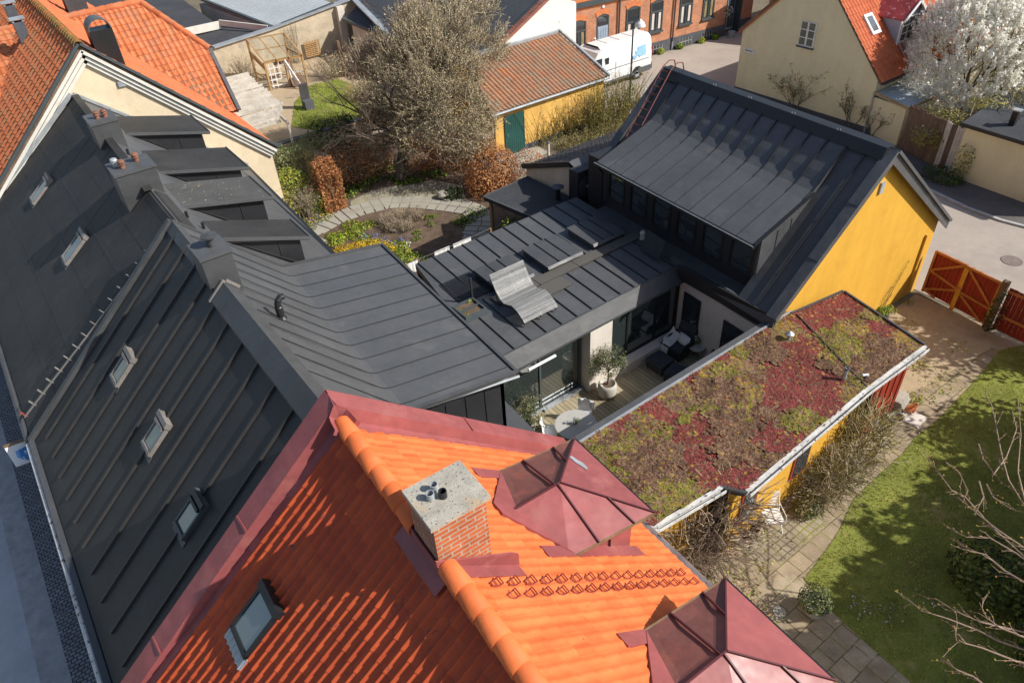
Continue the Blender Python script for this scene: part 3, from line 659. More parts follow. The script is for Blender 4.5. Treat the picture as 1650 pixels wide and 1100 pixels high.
# snow rail ladder lying along the joint
t = thing('snow_rail', 'rusty looped safety rail running down the roof joint to the gutter', 'roof rail', (0, 17.8, 4))
mb = MB(); a, b = V((EV+.05, 18.25, 3.72)), V((2.0, 17.62, 7.30)); d = b-a
mb.bar(a, b, .05, .03, n2); mb.build('rail', 'frame_alu', t)
for k in range(15):
    p = a.lerp(b, k/15+.01); q = p+V((0, .34, 0)); mb = MB()
    q = p+V((0, .2, 0)); mb.tube([p-V((0, .03, 0))+n2*-.03, p+n2*.08, p+V((0, .05, 0))+n2*.14, q+n2*.09-d.normalized()*.05, q-n2*.05-d.normalized()*.08], .012, 5)
    mb.build('hoop', 'frame_alu' if k > 0 else 'red_steel', t)
# chimneys on the felt house (parts of a house: rigidly fixed, but each its own stack)
def chimney(parent, x0, y0, x1, y1, zb, zt, m='metal_black', over=.03):
    mb = MB(); mb.box(x0, y0, zb, x1, y1, zt-.06); c = mb.build('chimney', m, parent)
    mb = MB(); mb.box(x0-over, y0-over, zt-.06, x1+over, y1+over, zt); mb.build('cap', 'metal_grey', c); return c
c = chimney(H2, 2.33, 25.1, 3.10, 26.1, 6.2, 8.0)
for dx, dy in ((.3, .45), (.52, .42)):
    mb = MB(); mb.lathe((2.33+dx, 25.1+dy, 8.0), [(.08, 0), (.07, .09), (.095, .10), (.095, .13), (.055, .15), (.10, .18), (.08, .22), (.02, .23)], 14); mb.build('chimney_pot', 'old_pot', c)
c = chimney(H2, 1.98, 20.75, 3.02, 21.7, 6.0, 7.98)
for dx, dy, mt in ((.18, .62, 'zinc'), (.30, .38, 'old_pot'), (.72, .60, 'old_pot')):
    mb = MB(); mb.lathe((1.98+dx, 20.75+dy, 7.98), [(.075, 0), (.07, .09), (.095, .10), (.095, .13), (.05, .15), (.10, .17), (.08, .22), (.02, .23)], 14); mb.build('chimney_pot', mt, c)
c = chimney(H1, 2.22, 14.1, 2.85, 14.85, 6.7, 8.42)
mb = MB(); mb.lathe((2.6, 14.5, 8.42), [(.09, 0), (.09, .2), (.17, .22), (.17, .25), (.02, .28)], 20); mb.build('cowl', 'metal_black', c)
mb = MB()
for x, y in ((3.05, 18.9), (3.25, 18.35), (2.9, 24.0)): mb.tube([(x, y, 7.43-.835*(x-2.66)), (x, y, 7.43-.835*(x-2.66)+.18)], .04, 8)
mb.build('vent_stub', 'near_black', H2)['kind'] = 'stuff'
# pipes on the near house
for (px, py, h, nm, lab) in ((454.5, 514, .52, 'vent_pipe', 'bent elbow vent pipe'), (427, 418.6, .42, 'vent_pipe', None)):
    P = GP(px, py, (2.45, 0, 7.8), (1.125, 0, 1)); mb = MB()
    if lab: mb.tube([P-V((0, 0, .1)), P+V((0, 0, h*.75)), P+V((.03, .01, h*.9)), P+V((.10, .03, h*.98)), P+V((.17, .05, h*.95))], .07, 10); mb.lathe(P+V((0, 0, .02)), [(.12, 0), (.08, .06), (.085, .3), (.07, .32)], 12)
    else: mb.lathe(P-V((0, 0, .1)), [(.06, 0), (.06, h+.05), (.085, h+.06), (.085, h+.12), (.02, h+.13)], 12)
    o = mb.build(nm, 'near_black', H1)
    if lab: o['label'] = lab
# ================================================================ cream gable house
H3 = thing('gable_house', 'cream rendered gable house with orange tiles and mossy ridge', 'house', (3.47, 40, 0))
GYP = 30.42; AP = V((3.47, GYP, 9.0))
mb = MB(); mb.prism([(-2.15, GYP+.05, 0), (9.1, GYP+.05, 0), (9.1, GYP+.05, 3.55), (3.47, GYP+.05, 8.9), (-2.15, GYP+.05, 3.55)], (0, 32, 0)); mb.build('wall', 'cream', H3)
def slope(a, b): return (V(b)-V(a))
for side, xe in ((-1, -2.45), (1, 9.35)):
    mb = MB(); e = V((xe, GYP-.12, 3.5)); u = V((0, 1, 0)); vd = (V((3.47, GYP-.12, 9.0))-e)
    mb.prism([e, e+u*33, e+u*33+vd, e+vd], (0, 0, -.12), 1)
    if side < 0: pantile(mb, e, u, vd, 33, vd.length, .50, .36, .10, 0, .02, 8, .17)
    else: pantile(mb, e, u, vd, 33, vd.length, .27, .36, .035, 0, .02, 5)
    mb.build('street_roof' if side < 0 else 'garden_roof', ['tile_side' if side < 0 else 'tile_far', 'wood_brown'], H3)
mb = MB(); ridge_tiles(mb, (3.47, GYP-.1, 9.0), (3.47, 63, 9.0), .17, .36); mb.build('ridge_tile', 'moss', H3)['kind'] = 'stuff'
mb = MB()   # white cornice steps down both verges
for side, xe in ((-1, -2.4), (1, 9.3)):
    a = V((3.47, GYP, 8.86)); b = V((xe, GYP, 3.4)); dn = (b-a).normalized(); nn = V((dn.z*side, 0, -dn.x*side)); nn = nn if nn.z > 0 else -nn
    for k, (dep, off) in enumerate(((.22, -.02), (.15, -.17), (.09, -.31))):
        mb.obox((a+b)/2+nn*off+V((0, -dep/2+.04, 0)), (b-a)/2, nn*.055, V((0, dep/2, 0)))
mb.build('cornice', 'white_trim', H3)
mb = MB()
for side, xe in ((-1, -2.5), (1, 9.4)):
    a = V((3.47, GYP-.16, 9.06)); b = V((xe, GYP-.16, 3.5)); mb.bar(a, b, .16, .09, (side*.937, 0, 1))
mb.build('verge_trim', 'frame_dark', H3)
mb = MB(); mb.obox((4.35, GYP-.0, 7.45), (.13, 0, 0), (0, .03, 0), (0, 0, .10)); mb.lathe((4.35, GYP, 7.4), [(.02, 0), (.02, .02)], 8); mb.build('vent_rosette', 'zinc', H3)
# chimney with arched hood on the garden slope
CP = V((4.36, 31.6, 0)); mb = MB(); mb.box(4.05, 31.3, 7.0, 4.85, 32.0, 9.15); c = mb.build('chimney', 'near_black', H3)
mb = MB()
for k in range(9):
    a0, a1 = math.pi*k/9, math.pi*(k+1)/9
    p = lambda a, r: V((4.45-math.cos(a)*r, 31.27, 9.15+math.sin(a)*r))
    mb.prism([p(a0, .40), p(a1, .40), p(a1, .36), p(a0, .36)], (0, .76, 0))
mb.build('hood', 'metal_grey', c)
# roof hooks on the garden slope
mb = MB()
for k in range(9):
    p = V((3.47, GYP+.55, 9.0)).lerp(V((9.35, GYP+.55, 3.5)), .27+k*.082); mb.bar(p, p+V((.16, 0, -.1)), .05, .05, (.937, 0, 1)); mb.bar(p+V((0, .22, 0)), p+V((.16, .22, -.1)), .05, .05, (.937, 0, 1))
mb.build('roof_hook', 'rust', H3)['kind'] = 'stuff'
# street-side dormer
ML = ((3.47, 0, 9), (-.937, 0, 1)); p1 = GP(33, 42, *ML); p2 = GP(6, 165, *ML)
mb = MB(); vd = V((0, (p1-p2).y, (p1-p2).z))
P0 = V((p2.x-2.6, p2.y, p2.z)); 
mb.prism([P0, p2, p1, V((P0.x, p1.y, p1.z))], (0, .1, -.14), 1)
pantile(mb, P0, (1, 0, 0), vd, p1.x-P0.x, vd.length, .27, .36, .035, 0, .02, 5)
d = (p1-p2); nn = V((d.z, 0, -d.x)); cutn = d.cross(V((0, -d.z, d.y))); 
nrm = V((0, -vd.z, vd.y)).normalized(); cut = d.cross(nrm); cut = cut if cut.x > 0 else -cut
dm = mb.build('dormer_roof', ['tile_old', 'wood_brown'], H3, clip=[(p2, cut)])
mb = MB(); ridge_tiles(mb, p1-V((.1, 0, 0)), (P0.x, p1.y, p1.z), .13); mb.build('dormer_ridge_tile', 'tile_old', dm)['kind'] = 'stuff'
mb = MB(); mb.prism([(P0.x, p1.y, p1.z), (p1.x, p1.y, p1.z), (p1.x, p1.y+2, p1.z-1.6), (P0.x, p1.y+2, p1.z-1.6)], (0, 0, -.1)); mb.build('dormer_back', 'tile_side', dm)
for (px, py, tx) in ((42, 66, 38), (27, 38, 22)):
    P = GP(px, py, *ML); mb = MB(); mb.box(P.x-.2, P.y-.2, P.z-.4, P.x+.2, P.y+.2, P.z+.75); c = mb.build('flue', 'plinth', H3)
    mb = MB(); mb.box(P.x-.28, P.y-.24, P.z+.85, P.x+.28, P.y+.24, P.z+.9); mb.box(P.x-.2, P.y-.2, P.z+.75, P.x-.14, P.y+.2, P.z+.86); mb.box(P.x+.14, P.y-.2, P.z+.75, P.x+.2, P.y+.2, P.z+.86); mb.build('cap', 'zinc', c)
# --- wing behind with half hip
H4 = thing('tiled_wing', 'bright orange half hipped wing between cream gable and bleached pergola', 'house wing', (8, 40, 0))
V1, V2 = GP(169, 65, (3.47, 0, 9), (.937, 0, 1)), GP(365, 180, (3.47, 0, 9), (.937, 0, 1))
wn = (V2-V1).cross(V((1, 0, 0))); wn = wn if wn.z > 0 else -wn
RL_, RR_, HC, BR_ = [GP(*p, V1, wn) for p in ((114.5, 27), (225, 3), (338, 79), (384.5, 177))]
up = V((0, RR_.y-BR_.y, RR_.z-BR_.z)); off = wn.normalized()*.10
mb = MB(); x0 = 4.2; P0 = V((x0, BR_.y, BR_.z))
mb.prism([V1+off*.3, V2+off*.3, BR_, HC, RR_, RL_], (0, .05, -.12), 1)
pantile(mb, P0, (1, 0, 0), up, 6.2, up.length, .25, .36, .04, 0, .02, 6)
cl = []
dv = (V2-V1).cross(wn); dv = dv if dv.x < 0 else -dv
cl.append((V2, dv))
for a, b in ((RR_, HC), (HC, BR_)):
    q = (b-a).cross(wn); q = q if q.x > 0 else -q; cl.append((a, q))
mb.build('roof', ['tile_old', 'wood_brown'], H4, clip=cl)
mb = MB(); ridge_tiles(mb, RR_, RL_-V((.5, 0, 0)), .17); ridge_tiles(mb, HC, RR_, .16); mb.build('ridge_tile', 'tile_old', H4)['kind'] = 'stuff'
mb = MB(); mb.prism([RR_, HC, (HC.x, 42.6, HC.z)], (-.1, 0, -.05)); mb.prism([RL_, RR_, (RR_.x, 44.8, 4.2), (RL_.x, 44.8, 4.2)], (0, 0, -.1)); mb.build('rear_roof', 'tile_old', H4)
mb = MB(); mb.prism([(4.5, BR_.y+.3, 0), (9.2, BR_.y+.3, 0), (9.2, BR_.y+.3, BR_.z-.1), (4.5, BR_.y+.3, BR_.z-.1)], (0, 9.5, 0)); mb.prism([(9.1, BR_.y+.35, 3.5), (9.3, HC.y, HC.z-.15), (9.3, 42.4, HC.z-.15), (9.1, 44.5, 3.5)], (-.15, 0, 0)); mb.build('wall', 'old_plaster', H4)
mb = MB(); mb.bar(HC, BR_+V((0, -.1, 0)), .16, .08, wn); mb.build('verge_trim', 'plinth', H4)
# further chimney beyond the ridge
mb = MB(); mb.box(5.0, 42.5, 6.6, 5.9, 43.3, 8.6); c = mb.build('chimney', 'metal_black', H4); mb = MB(); mb.box(4.9, 42.4, 8.6, 6.0, 43.4, 8.72); mb.build('cap', 'zinc', c)

# ================================================================ red-tiled house in front
A2 = math.atan(.0415)
H5 = thing('red_tiled_house', 'house with new orange pantiles, maroon metal parapet and brick chimney', 'house', (2.27, 8.0, 0), None, -A2)
W5 = WM(H5)
def L5(x, y, z): return W5 @ V((x, y, z))
EXL, EXR, YB = -5.0, 4.22, -9.0; RZ = 8.62; S5 = .83
mb = MB(); mb.prism([L5(EXL+.4, -.05, 0), L5(EXR-.35, -.05, 0), L5(EXR-.35, -.05, RZ-S5*(EXR-.35)-.2), L5(0, -.05, RZ-.2), L5(EXL+.4, -.05, RZ+S5*(EXL+.4)-.2)], L5(0, YB, 0)-L5(0, 0, 0)); mb.build('wall', 'light_wall', H5)
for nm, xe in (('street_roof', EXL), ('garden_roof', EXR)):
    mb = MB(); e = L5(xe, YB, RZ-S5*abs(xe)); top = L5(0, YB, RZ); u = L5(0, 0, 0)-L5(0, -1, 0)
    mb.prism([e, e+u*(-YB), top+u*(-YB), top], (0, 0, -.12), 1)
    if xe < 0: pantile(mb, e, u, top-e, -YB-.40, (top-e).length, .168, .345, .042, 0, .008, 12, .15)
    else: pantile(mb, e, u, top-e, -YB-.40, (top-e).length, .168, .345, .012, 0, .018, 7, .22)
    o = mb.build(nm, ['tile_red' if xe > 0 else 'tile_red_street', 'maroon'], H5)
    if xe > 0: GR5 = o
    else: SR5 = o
mb = MB(); ridge_tiles(mb, L5(0, YB, RZ+.06), L5(0, -3.35, RZ+.06), .135, .37, taper=.86, n=12); ridge_tiles(mb, L5(0, -2.62, RZ+.06), L5(0, -.36, RZ+.06), .135, .37, taper=.86, n=12)
mb.build('ridge_tile', 'tile_red', H5, smooth=True)['kind'] = 'stuff'
# maroon parapet: sloping coping with inner upstand and flashing
mb = MB(); PZ = 8.98
for sx, xe, ze in ((-1, EXL, PZ-.885*5.0), (1, 4.35, PZ-.86*4.35)):
    a = V((0, 0, PZ)); b = V((xe, 0, ze)); n_ = V((sx*.86, 0, 1)).normalized()
    def q(p, y, o): return L5(p.x+n_.x*o, p.y+y, p.z+n_.z*o)
    mb.mesh([q(a, .12, -.05), q(b, .12, -.05), q(a, .12, .02), q(b, .12, .02), q(a, -.22, -.03), q(b, -.22, -.03), q(a, -.26, -.21), q(b, -.26, -.21), q(a, -.34, -.235), q(b, -.34, -.235), q(a, -.52, -.255), q(b, -.52, -.255), q(a, -.54, -.33), q(b, -.54, -.33)],
            [(0, 1, 3, 2) if sx < 0 else (1, 0, 2, 3), (2, 3, 5, 4), (4, 5, 7, 6), (6, 7, 9, 8), (8, 9, 11, 10), (10, 11, 13, 12)])
    for f in ((.35, .7) if sx < 0 else (.5,)):
        p = a.lerp(b, f); mb.bar(q(p, .12, .01), q(p, -.22, -.025), .035, .02, n_)
o = mb.build('parapet', 'maroon', H5)
mb = MB(); mb.box(-3, 7.9, 0, 6.4, 8.06, 3.3); mb.build('party_wall', 'light_wall', H5)
# brick chimney astride the ridge
x0, x1, y0, y1, zt = -.10, .66, -3.30, -2.65, 9.45
def lbox(mb, x0, y0, z0, x1, y1, z1, mi=0):
    p = [L5(x, y, z) for z in (z0, z1) for (x, y) in ((x0, y0), (x1, y0), (x1, y1), (x0, y1))]
    mb.mesh(p, [(3, 2, 1, 0), (4, 5, 6, 7), (0, 1, 5, 4), (1, 2, 6, 5), (2, 3, 7, 6), (3, 0, 4, 7)], mi)
mb = MB(); b0 = len(mb.f); lbox(mb, x0+.03, y0+.03, 7.6, x1-.03, y1-.03, zt-.05)
mb.m[b0+3] = 1; mb.m[b0+5] = 1
ch5 = mb.build('chimney', ['brick_chim', 'brick_chim_y'], H5); ch5['label'] = 'red brick chimney with concrete cap'
mb = MB(); lbox(mb, x0-.015, y0-.015, zt-.05, x1+.015, y1+.015, zt+.02); mb.build('cap', 'concrete', ch5)
for dx, dy in ((.20, .36), (.30, .45), (.33, .30)):
    mb = MB(); p = L5(x0+dx, y0+dy, zt+.02); mb.lathe(p, [(.05, 0), (.05, .10), (.042, .10), (.042, -.02)], 16, cap=False); mb.lathe(p, [(.042, .0), (.001, .0)], 16, cap=False); mb.build('flue', 'zinc' if dx != .33 else 'plastic_black', ch5)
mb = MB()
mb.prism([L5(-.12, y0+.02, RZ+.14), L5(1.0, y0+.02, RZ-.78), L5(1.0, y0+.02, RZ-.55), L5(.9, y0+.02, RZ-.45), L5(-.12, y0+.02, RZ+.24)], L5(0, -.03, 0)-L5(0, 0, 0))
mb.prism([L5(0, y0, RZ+.05), L5(.98, y0, RZ-.77), L5(.98, y0-.2, RZ-.77), L5(0, y0-.2, RZ+.05)], L5(0, 0, .015)-L5(0, 0, 0))
mb.prism([L5(-.02, y0-.16, RZ+.05), L5(-.27, y0-.16, RZ-.15), L5(-.27, y1+.22, RZ-.15), L5(-.02, y1+.22, RZ+.05)], L5(0, 0, .03)-L5(0, 0, 0)); mb.prism([L5(-.09, y0-.02, RZ-.1), L5(-.09, y1+.1, RZ-.1), L5(-.09, y1+.1, RZ+.14), L5(-.09, y0-.02, RZ+.14)], L5(-.02, 0, 0)-L5(0, 0, 0))
mb.build('chimney_flashing', 'maroon', ch5)
# roof window on the street slope
n5 = (W5.to_3x3() @ V((-.83, 0, 1))).normalized()
u5 = W5.to_3x3() @ V((0, 1, 0)); v5 = n5.cross(u5); v5 = v5 if v5.z > 0 else -v5
P = GP(420, 1000, L5(0, 0, RZ), n5)+n5*.04
mb = MB()
for s_ in (-1, 1): mb.obox(P+u5*s_*.275+n5*.04, v5*.38, u5*.025, n5*.05)
mb.obox(P-v5*.37+n5*.04, u5*.30, v5*.03, n5*.05); mb.obox(P+v5*.39+n5*.06, u5*.32, v5*.06, n5*.07)
f = mb.build('roof_window', 'near_black', H5); mb = MB(); mb.obox(P+n5*.06, u5*.25, v5*.35, n5*.01); mb.build('pane', 'glass_sky', f)
mb = MB(); mb.obox(P-v5*.48+n5*.035, u5*.32, v5*.09, n5*.012); 
for k in range(6): mb.tube([P-v5*.42+u5*(-.28+k*.112)+n5*.04, P-v5*.58+u5*(-.28+k*.112)+n5*.04], .022, 6)
mb.build('lead_flashing', 'zinc', f)
# hipped maroon dormers on the garden slope
def hip_dormer(yc, yh, patched):
    Z0 = 6.75; zr = 7.27; xl = 2.02; xr = 3.64; xa = 2.55; xi = 1.62
    n0 = L5(xl, yc-yh, Z0+.25); f0 = L5(xl, yc+yh, Z0+.25)
    n0 = L5(1.95, yc-yh, 6.98); f0 = L5(1.95, yc+yh, 6.98)
    nr, fr = L5(xr, yc-yh, Z0-.02), L5(xr, yc+yh, Z0-.02); A_ = L5(xa, yc, zr); I_ = L5(xi, yc, zr-.0)
    mb = MB(); xr2 = xr-.28; z5 = lambda x: RZ-S5*x
    mb.prism([L5(1.9, yc-yh+.2, z5(1.9)-.1), L5(xr2, yc-yh+.2, z5(xr2)-.1), L5(xr2, yc-yh+.2, Z0), L5(1.9, yc-yh+.2, Z0+.1)], L5(0, 2*yh-.4, 0)-L5(0, 0, 0))
    d = mb.build('dormer', 'maroon', H5)
    mb = MB()
    for pl, mi in (([n0, nr, A_, I_], 0), ([nr, fr, A_], 0), ([fr, f0, I_, A_], 1)):
        mb.prism(pl, (0, 0, -.035), mi)
    rf = mb.build('dormer_roof', ['maroon', 'maroon_worn'], d)
    mb = MB()
    for a, b in ((A_, nr), (A_, fr), (A_, I_), (A_.lerp(I_, .05), n0.lerp(nr, .33)), (A_.lerp(nr, .5), n0.lerp(nr, .75)), (I_, n0), (A_.lerp(I_, .1), f0.lerp(fr, .35)), (A_.lerp(fr, .45), f0.lerp(fr, .72)), (I_, f0)):
        mb.bar(a, b, .022, .035)
    mb.build('dormer_seam', mat('dark_maroon_seam', (.12, .03, .035), .45, .1, 3, 9, .02) if 'dm_seam' not in M else M['dm_seam'], rf)['kind'] = 'stuff'
    for a, b in ((n0, nr), (f0, fr)): mb = MB(); mb.bar(a+V((0, 0, -.03)), b+V((0, 0, -.03)), .03, .035); mb.build('dormer_edge', 'rust', rf)
    mb = MB(); mb.bar(nr+V((0, 0, -.03)), fr+V((0, 0, -.03)), .035, .035); mb.build('dormer_eave', 'near_black', rf)
    mb = MB(); nn = W5.to_3x3() @ V((.83, 0, 1)); nn.normalize()
    z5b = lambda x: RZ-S5*x
    # flashing apron laid over the tiles at both sides and above
    for y_ in (-yh+.2, yh-.2):
        s_ = -1 if y_ < 0 else 1
        mb.prism([L5(1.55, yc+y_, z5b(1.55)), L5(xr2+.12, yc+y_, z5b(xr2+.12)), L5(xr2+.12, yc+y_+s_*.22, z5b(xr2+.12)), L5(1.55, yc+y_+s_*.22, z5b(1.55))], nn*.052)
    k = 6; zig = []
    for i in range(k+1):
        f = i/k; x = 2.15-.72*math.sin(math.pi*min(1, f*.5+.0)); 
    mb.prism([L5(1.38, yc+.12, z5b(1.38)), L5(2.1, yc+yh+.05, z5b(2.1)), L5(2.3, yc+yh-.2, z5b(2.3)), L5(2.3, yc-yh+.2, z5b(2.3)), L5(2.1, yc-yh-.05, z5b(2.1)), L5(1.38, yc-.12, z5b(1.38))], nn*.06)
    mb.build('dormer_flashing', 'maroon', d)
    mb = MB()
    for f in (.30, .62): mb.bar(L5(1.9+f*1.6, yc-yh+.185, z5(1.9+f*1.6)), L5(1.9+f*1.6, yc-yh+.185, Z0-.03), .02, .02)
    mb.build('cheek_seam', 'near_black', d)
    if patched:
        c = A_.lerp(nr.lerp(fr, .78), .62)+V((0, 0, .006)); ex_ = (fr-nr).normalized(); nr_ = (nr-A_).cross(fr-A_).normalized(); nr_ = nr_ if nr_.z > 0 else -nr_; ey_ = nr_.cross(ex_)
        mb = MB(); mb.prism([c+ex_*a+ey_*b for a, b in ((.20, .07), (.22, .0), (.10, -.03), (.0, -.08), (-.12, -.07), (-.17, -.01), (-.05, .02), (.05, .06))], nr_*.006); mb.build('bare_patch', 'zinc', rf)
    return d
M['dm_seam'] = mat('dark_maroon_seam', (.10, .028, .032), .45, .1, 3, 9, .02)
hip_dormer(-2.15, 1.0, True)['label'] = 'maroon hipped dormer with bare metal patch'
hip_dormer(-5.52, .92, False)['label'] = 'maroon hipped dormer at lower picture edge'
# snow guards: two rows of hooked forks
sg = None; nn5 = (W5.to_3x3() @ V((.83, 0, 1))).normalized(); dn5 = (W5.to_3x3() @ V((1, 0, -.83))).normalized()
for i in range(15):
    for row in (0, 1):
        x = .42+i*.245+row*.10; y = -3.62-row*.21
        P = L5(x, y, RZ-S5*x)+nn5*.035
        if sg is None:
            mb = MB(); u_ = u5
            for s_ in (-1, 1):
                mb.tube([P-dn5*.07+u_*s_*.02, P+u_*s_*.05+nn5*.015+dn5*.01, P+u_*s_*.06+dn5*.055+nn5*.07], .010, 5)
            mb.tube([P-u_*.06+nn5*.05+dn5*.03, P+u_*.06+nn5*.05+dn5*.03], .009, 5); mb.tube([P-u_*.06+nn5*.07+dn5*.055, P+u_*.06+nn5*.07+dn5*.055], .009, 5); mb.tube([P-u_*.03-dn5*.05, P+u_*.03-dn5*.05], .009, 5)
            sg = mb.build('snow_guard', 'red_steel', H5); base = P.copy()
        else:
            c = sg.copy(); COL.objects.link(c); c.location = W5.inverted().to_3x3() @ (P-base)
# eaves gutter on the garden side
mb = MB(); a, b = L5(EXR+.08, YB, RZ-S5*EXR-.03), L5(EXR+.08, -2.2, RZ-S5*EXR-.03)
d_ = (b-a).normalized(); sd = d_.cross(Z).normalized()
for k in range(6):
    a0 = math.pi+math.pi*k/6; a1 = math.pi+math.pi*(k+1)/6
    o0 = sd*math.cos(a0)*.075+Z*math.sin(a0)*.075; o1 = sd*math.cos(a1)*.075+Z*math.sin(a1)*.075
    mb.mesh([a+o0, b+o0, b+o1, a+o1], [(0, 1, 2, 3)])
mb.build('gutter', 'gutter_white', H5)
# hanging sign on the street wall
S = G(31, 731, 2.75)
t = thing('hanging_sign', 'blue and white pictogram sign hanging over the cobbled pavement', 'sign', S)
pc = [G(*p, z) for p, z in (((7, 722), 2.9), ((45, 709), 2.9), ((55, 741), 2.55), ((26, 752), 2.55))]
ux = (pc[1]-pc[0]); uy = (pc[3]-pc[0]); un = ux.cross(uy).normalized(); un = un if un.z > 0 else -un
mb = MB(); mb.prism(pc, -un*.05); mb.build('panel', 'white_paint', t)
mb = MB()
def sp_(a, b, h=.003): return pc[0]+ux*a+uy*b+un*h
def blob(mb, ca, cb, ra, rb, h, mi=0, n=14, wob=.18):
    mb.poly([sp_(ca+ra*math.cos(2*math.pi*i/n)*(1+wob*math.sin(i*2.3)), cb+rb*math.sin(2*math.pi*i/n)*(1+wob*math.sin(i*1.7)), h) for i in range(n)], mi)
blob(mb, .46, .50, .2, .25, .003, 1); blob(mb, .66, .52, .27, .30, .006, 0); blob(mb, .62, .72, .2, .16, .007, 0)
mb.build('pictogram', ['sign_blue', 'sign_blue_b'], t)
mb = MB()
for (a, b) in ((.48, .72), (.80, .66)):
    for (p, q) in (((0, -.08), (0, .04)), ((-.05, -.04), (.05, -.02)), ((0, .04), (-.05, .13)), ((0, .04), (.05, .13))):
        mb.bar(sp_(a+p[0], b+p[1], .009), sp_(a+q[0], b+q[1], .009), .012, .002, un)
blob(mb, .67, .46, .05, .05, .010, 0); mb.bar(sp_(.6, .56, .009), sp_(.75, .54, .009), .012, .002, un)
mb.build('figures', 'white_paint', t)
mb = MB(); mb.bar(pc[0]+V((0, 0, .02)), pc[1]+V((.3, 0, .02)), .05, .06); mb.build('bracket', 'rust', t)
# ================================================================ courtyard building (flat seamed roof)
AT = thing('courtyard_wing', 'low black wing with seamed flat roof and glass front onto the deck', 'house wing', (12, 16, 0))
ZA = 3.12; YF, YR = 13.02, 18.55
mb = MB()
RA = [(8.3, YF, ZA-.05), (16.05, YF, ZA-.05), (16.2, YR, ZA+.12), (9.2, YR, ZA+.12)]
mb.prism(RA, (0, 0, -.22)); ar = mb.build('roof', 'metal_grey', AT)
mb = MB(); zA = lambda y: ZA-.05+.17*(y-YF)/(YR-YF)
x = 8.55
while x < 16.0:
    yy0, yy1 = YF+.02, YR
    for a, b in ((yy0, 15.55), (16.15, yy1)):
        if a < 15 or x > 9.1: mb.bar((x+.03*(a-YF), a, zA(a)), (x+.03*(b-YF), b, zA(b)), .022, .04)
    x += .585
mb.build('standing_seam', 'metal_seam', ar)['kind'] = 'stuff'
mb = MB(); mb.prism([(8.3, YF, ZA-.03), (16.05, YF, ZA-.03), (16.05, YF-.30, ZA-.50), (8.3, YF-.30, ZA-.50)], (0, .04, -.02)); mb.bar((8.3, YF-.31, ZA-.53), (16.0, YF-.31, ZA-.53), .03, .05)
mb.bar((8.3, YF, ZA-.045), (16.05, YF, ZA-.045), .03, .03); mb.build('fascia', 'metal_black', AT)
mb = MB(); mb.box(9.2, YR-.15, 0, 16.0, YR-.05, ZA-.1); mb.box(8.4, YF+.5, ZA-.6, 16, YF+.6, ZA-.25)
mb.box(8.0, 12.6, 0, 8.1, 18.4, ZA-.2); mb.build('wall', 'black_wall', AT)
# pale wall pier, plinth
mb = MB(); mb.box(11.72, 12.72, .1, 12.62, 13.5, ZA-.5); mb.box(12.62, 12.62, .1, 15.85, 13.4, .50); mb.build('pier', 'light_wall', AT)
def glazing(parent, name, x0, x1, y, z0, z1, mull, frame='near_black', gl='glass_door', fw=.07):
    mb = MB()
    for x in [x0, x1]+mull: mb.box(x-fw/2, y-.04, z0, x+fw/2, y+.05, z1)
    mb.box(x0, y-.035, z0, x1, y+.045, z0+fw); mb.box(x0, y-.035, z1-fw, x1, y+.045, z1)
    f = mb.build(name, frame, parent); xs = sorted([x0]+mull+[x1])
    for a, b in zip(xs, xs[1:]):
        mb = MB(); mb.box(a+.03, y, z0+.05, b-.03, y+.015, z1-.05); mb.build('pane', gl, f)
    return f
glazing(AT, 'sliding_door', 8.5, 11.62, 13.12, .16, ZA-.45, [10.05], 'frame_dark')
mb = MB(); mb.box(8.5, 12.99, .15, 11.62, 13.08, .20); mb.box(10.05, 12.9, .16, 11.62, 12.96, .24); mb.build('door_track', 'zinc', AT)
glazing(AT, 'window_wall', 12.66, 15.8, 13.0, .50, ZA-.45, [13.55, 14.85])
mb = MB(); mb.tube([(9.35, 12.72, ZA-.72), (10.35, 12.72, ZA-.72)], .045, 10); mb.bar((9.35, 12.85, ZA-.6), (10.0, 12.85, ZA-.6), .1, .06); mb.build('awning_roll', 'white_paint', AT)
# interior floor and back wall seen through nothing; kept dark
# rooflights on the flat roof: each a curb with a seamed lid
def hatch(x0, x1, y0, y1, z0, h, label):
    t = AT
    mb = MB(); mb.prism([(x0, y0, z0), (x1, y0, z0), (x1, y1, z0), (x0, y1, z0)], (0, 0, h)); r = mb.build('rooflight_hatch', 'metal_black', t); r['label'] = label
    mb = MB(); mb.prism([(x0-.05, y0-.07, z0+h-.02), (x1+.03, y0-.07, z0+h-.02), (x1+.03, y1+.04, z0+h+.05), (x0-.05, y1+.04, z0+h+.05)], (0, 0, .04)); mb.prism([(x0-.05, y0-.07, z0+h+.02), (x1+.03, y0-.07, z0+h+.02), (x1+.03, y0-.13, z0+h-.06), (x0-.05, y0-.13, z0+h-.06)], (0, 0, .02)); l = mb.build('lid', 'metal_black', r)
    mb = MB()
    for k in (1, 2): xx = x0+(x1-x0)*k/3; mb.bar((xx, y0-.07, z0+h+.02), (xx, y1+.04, z0+h+.09), .02, .03)
    mb.build('lid_seam', 'metal_seam', l)
hatch(10.35, 11.65, 15.45, 16.7, ZA, .22, 'seamed hatch behind the wavy lounger')
hatch(12.28, 13.66, 15.42, 16.68, ZA, .22, 'seamed hatch at the middle')
hatch(14.28, 15.62, 15.5, 16.75, ZA, .22, 'shaded seamed hatch near the dormer')
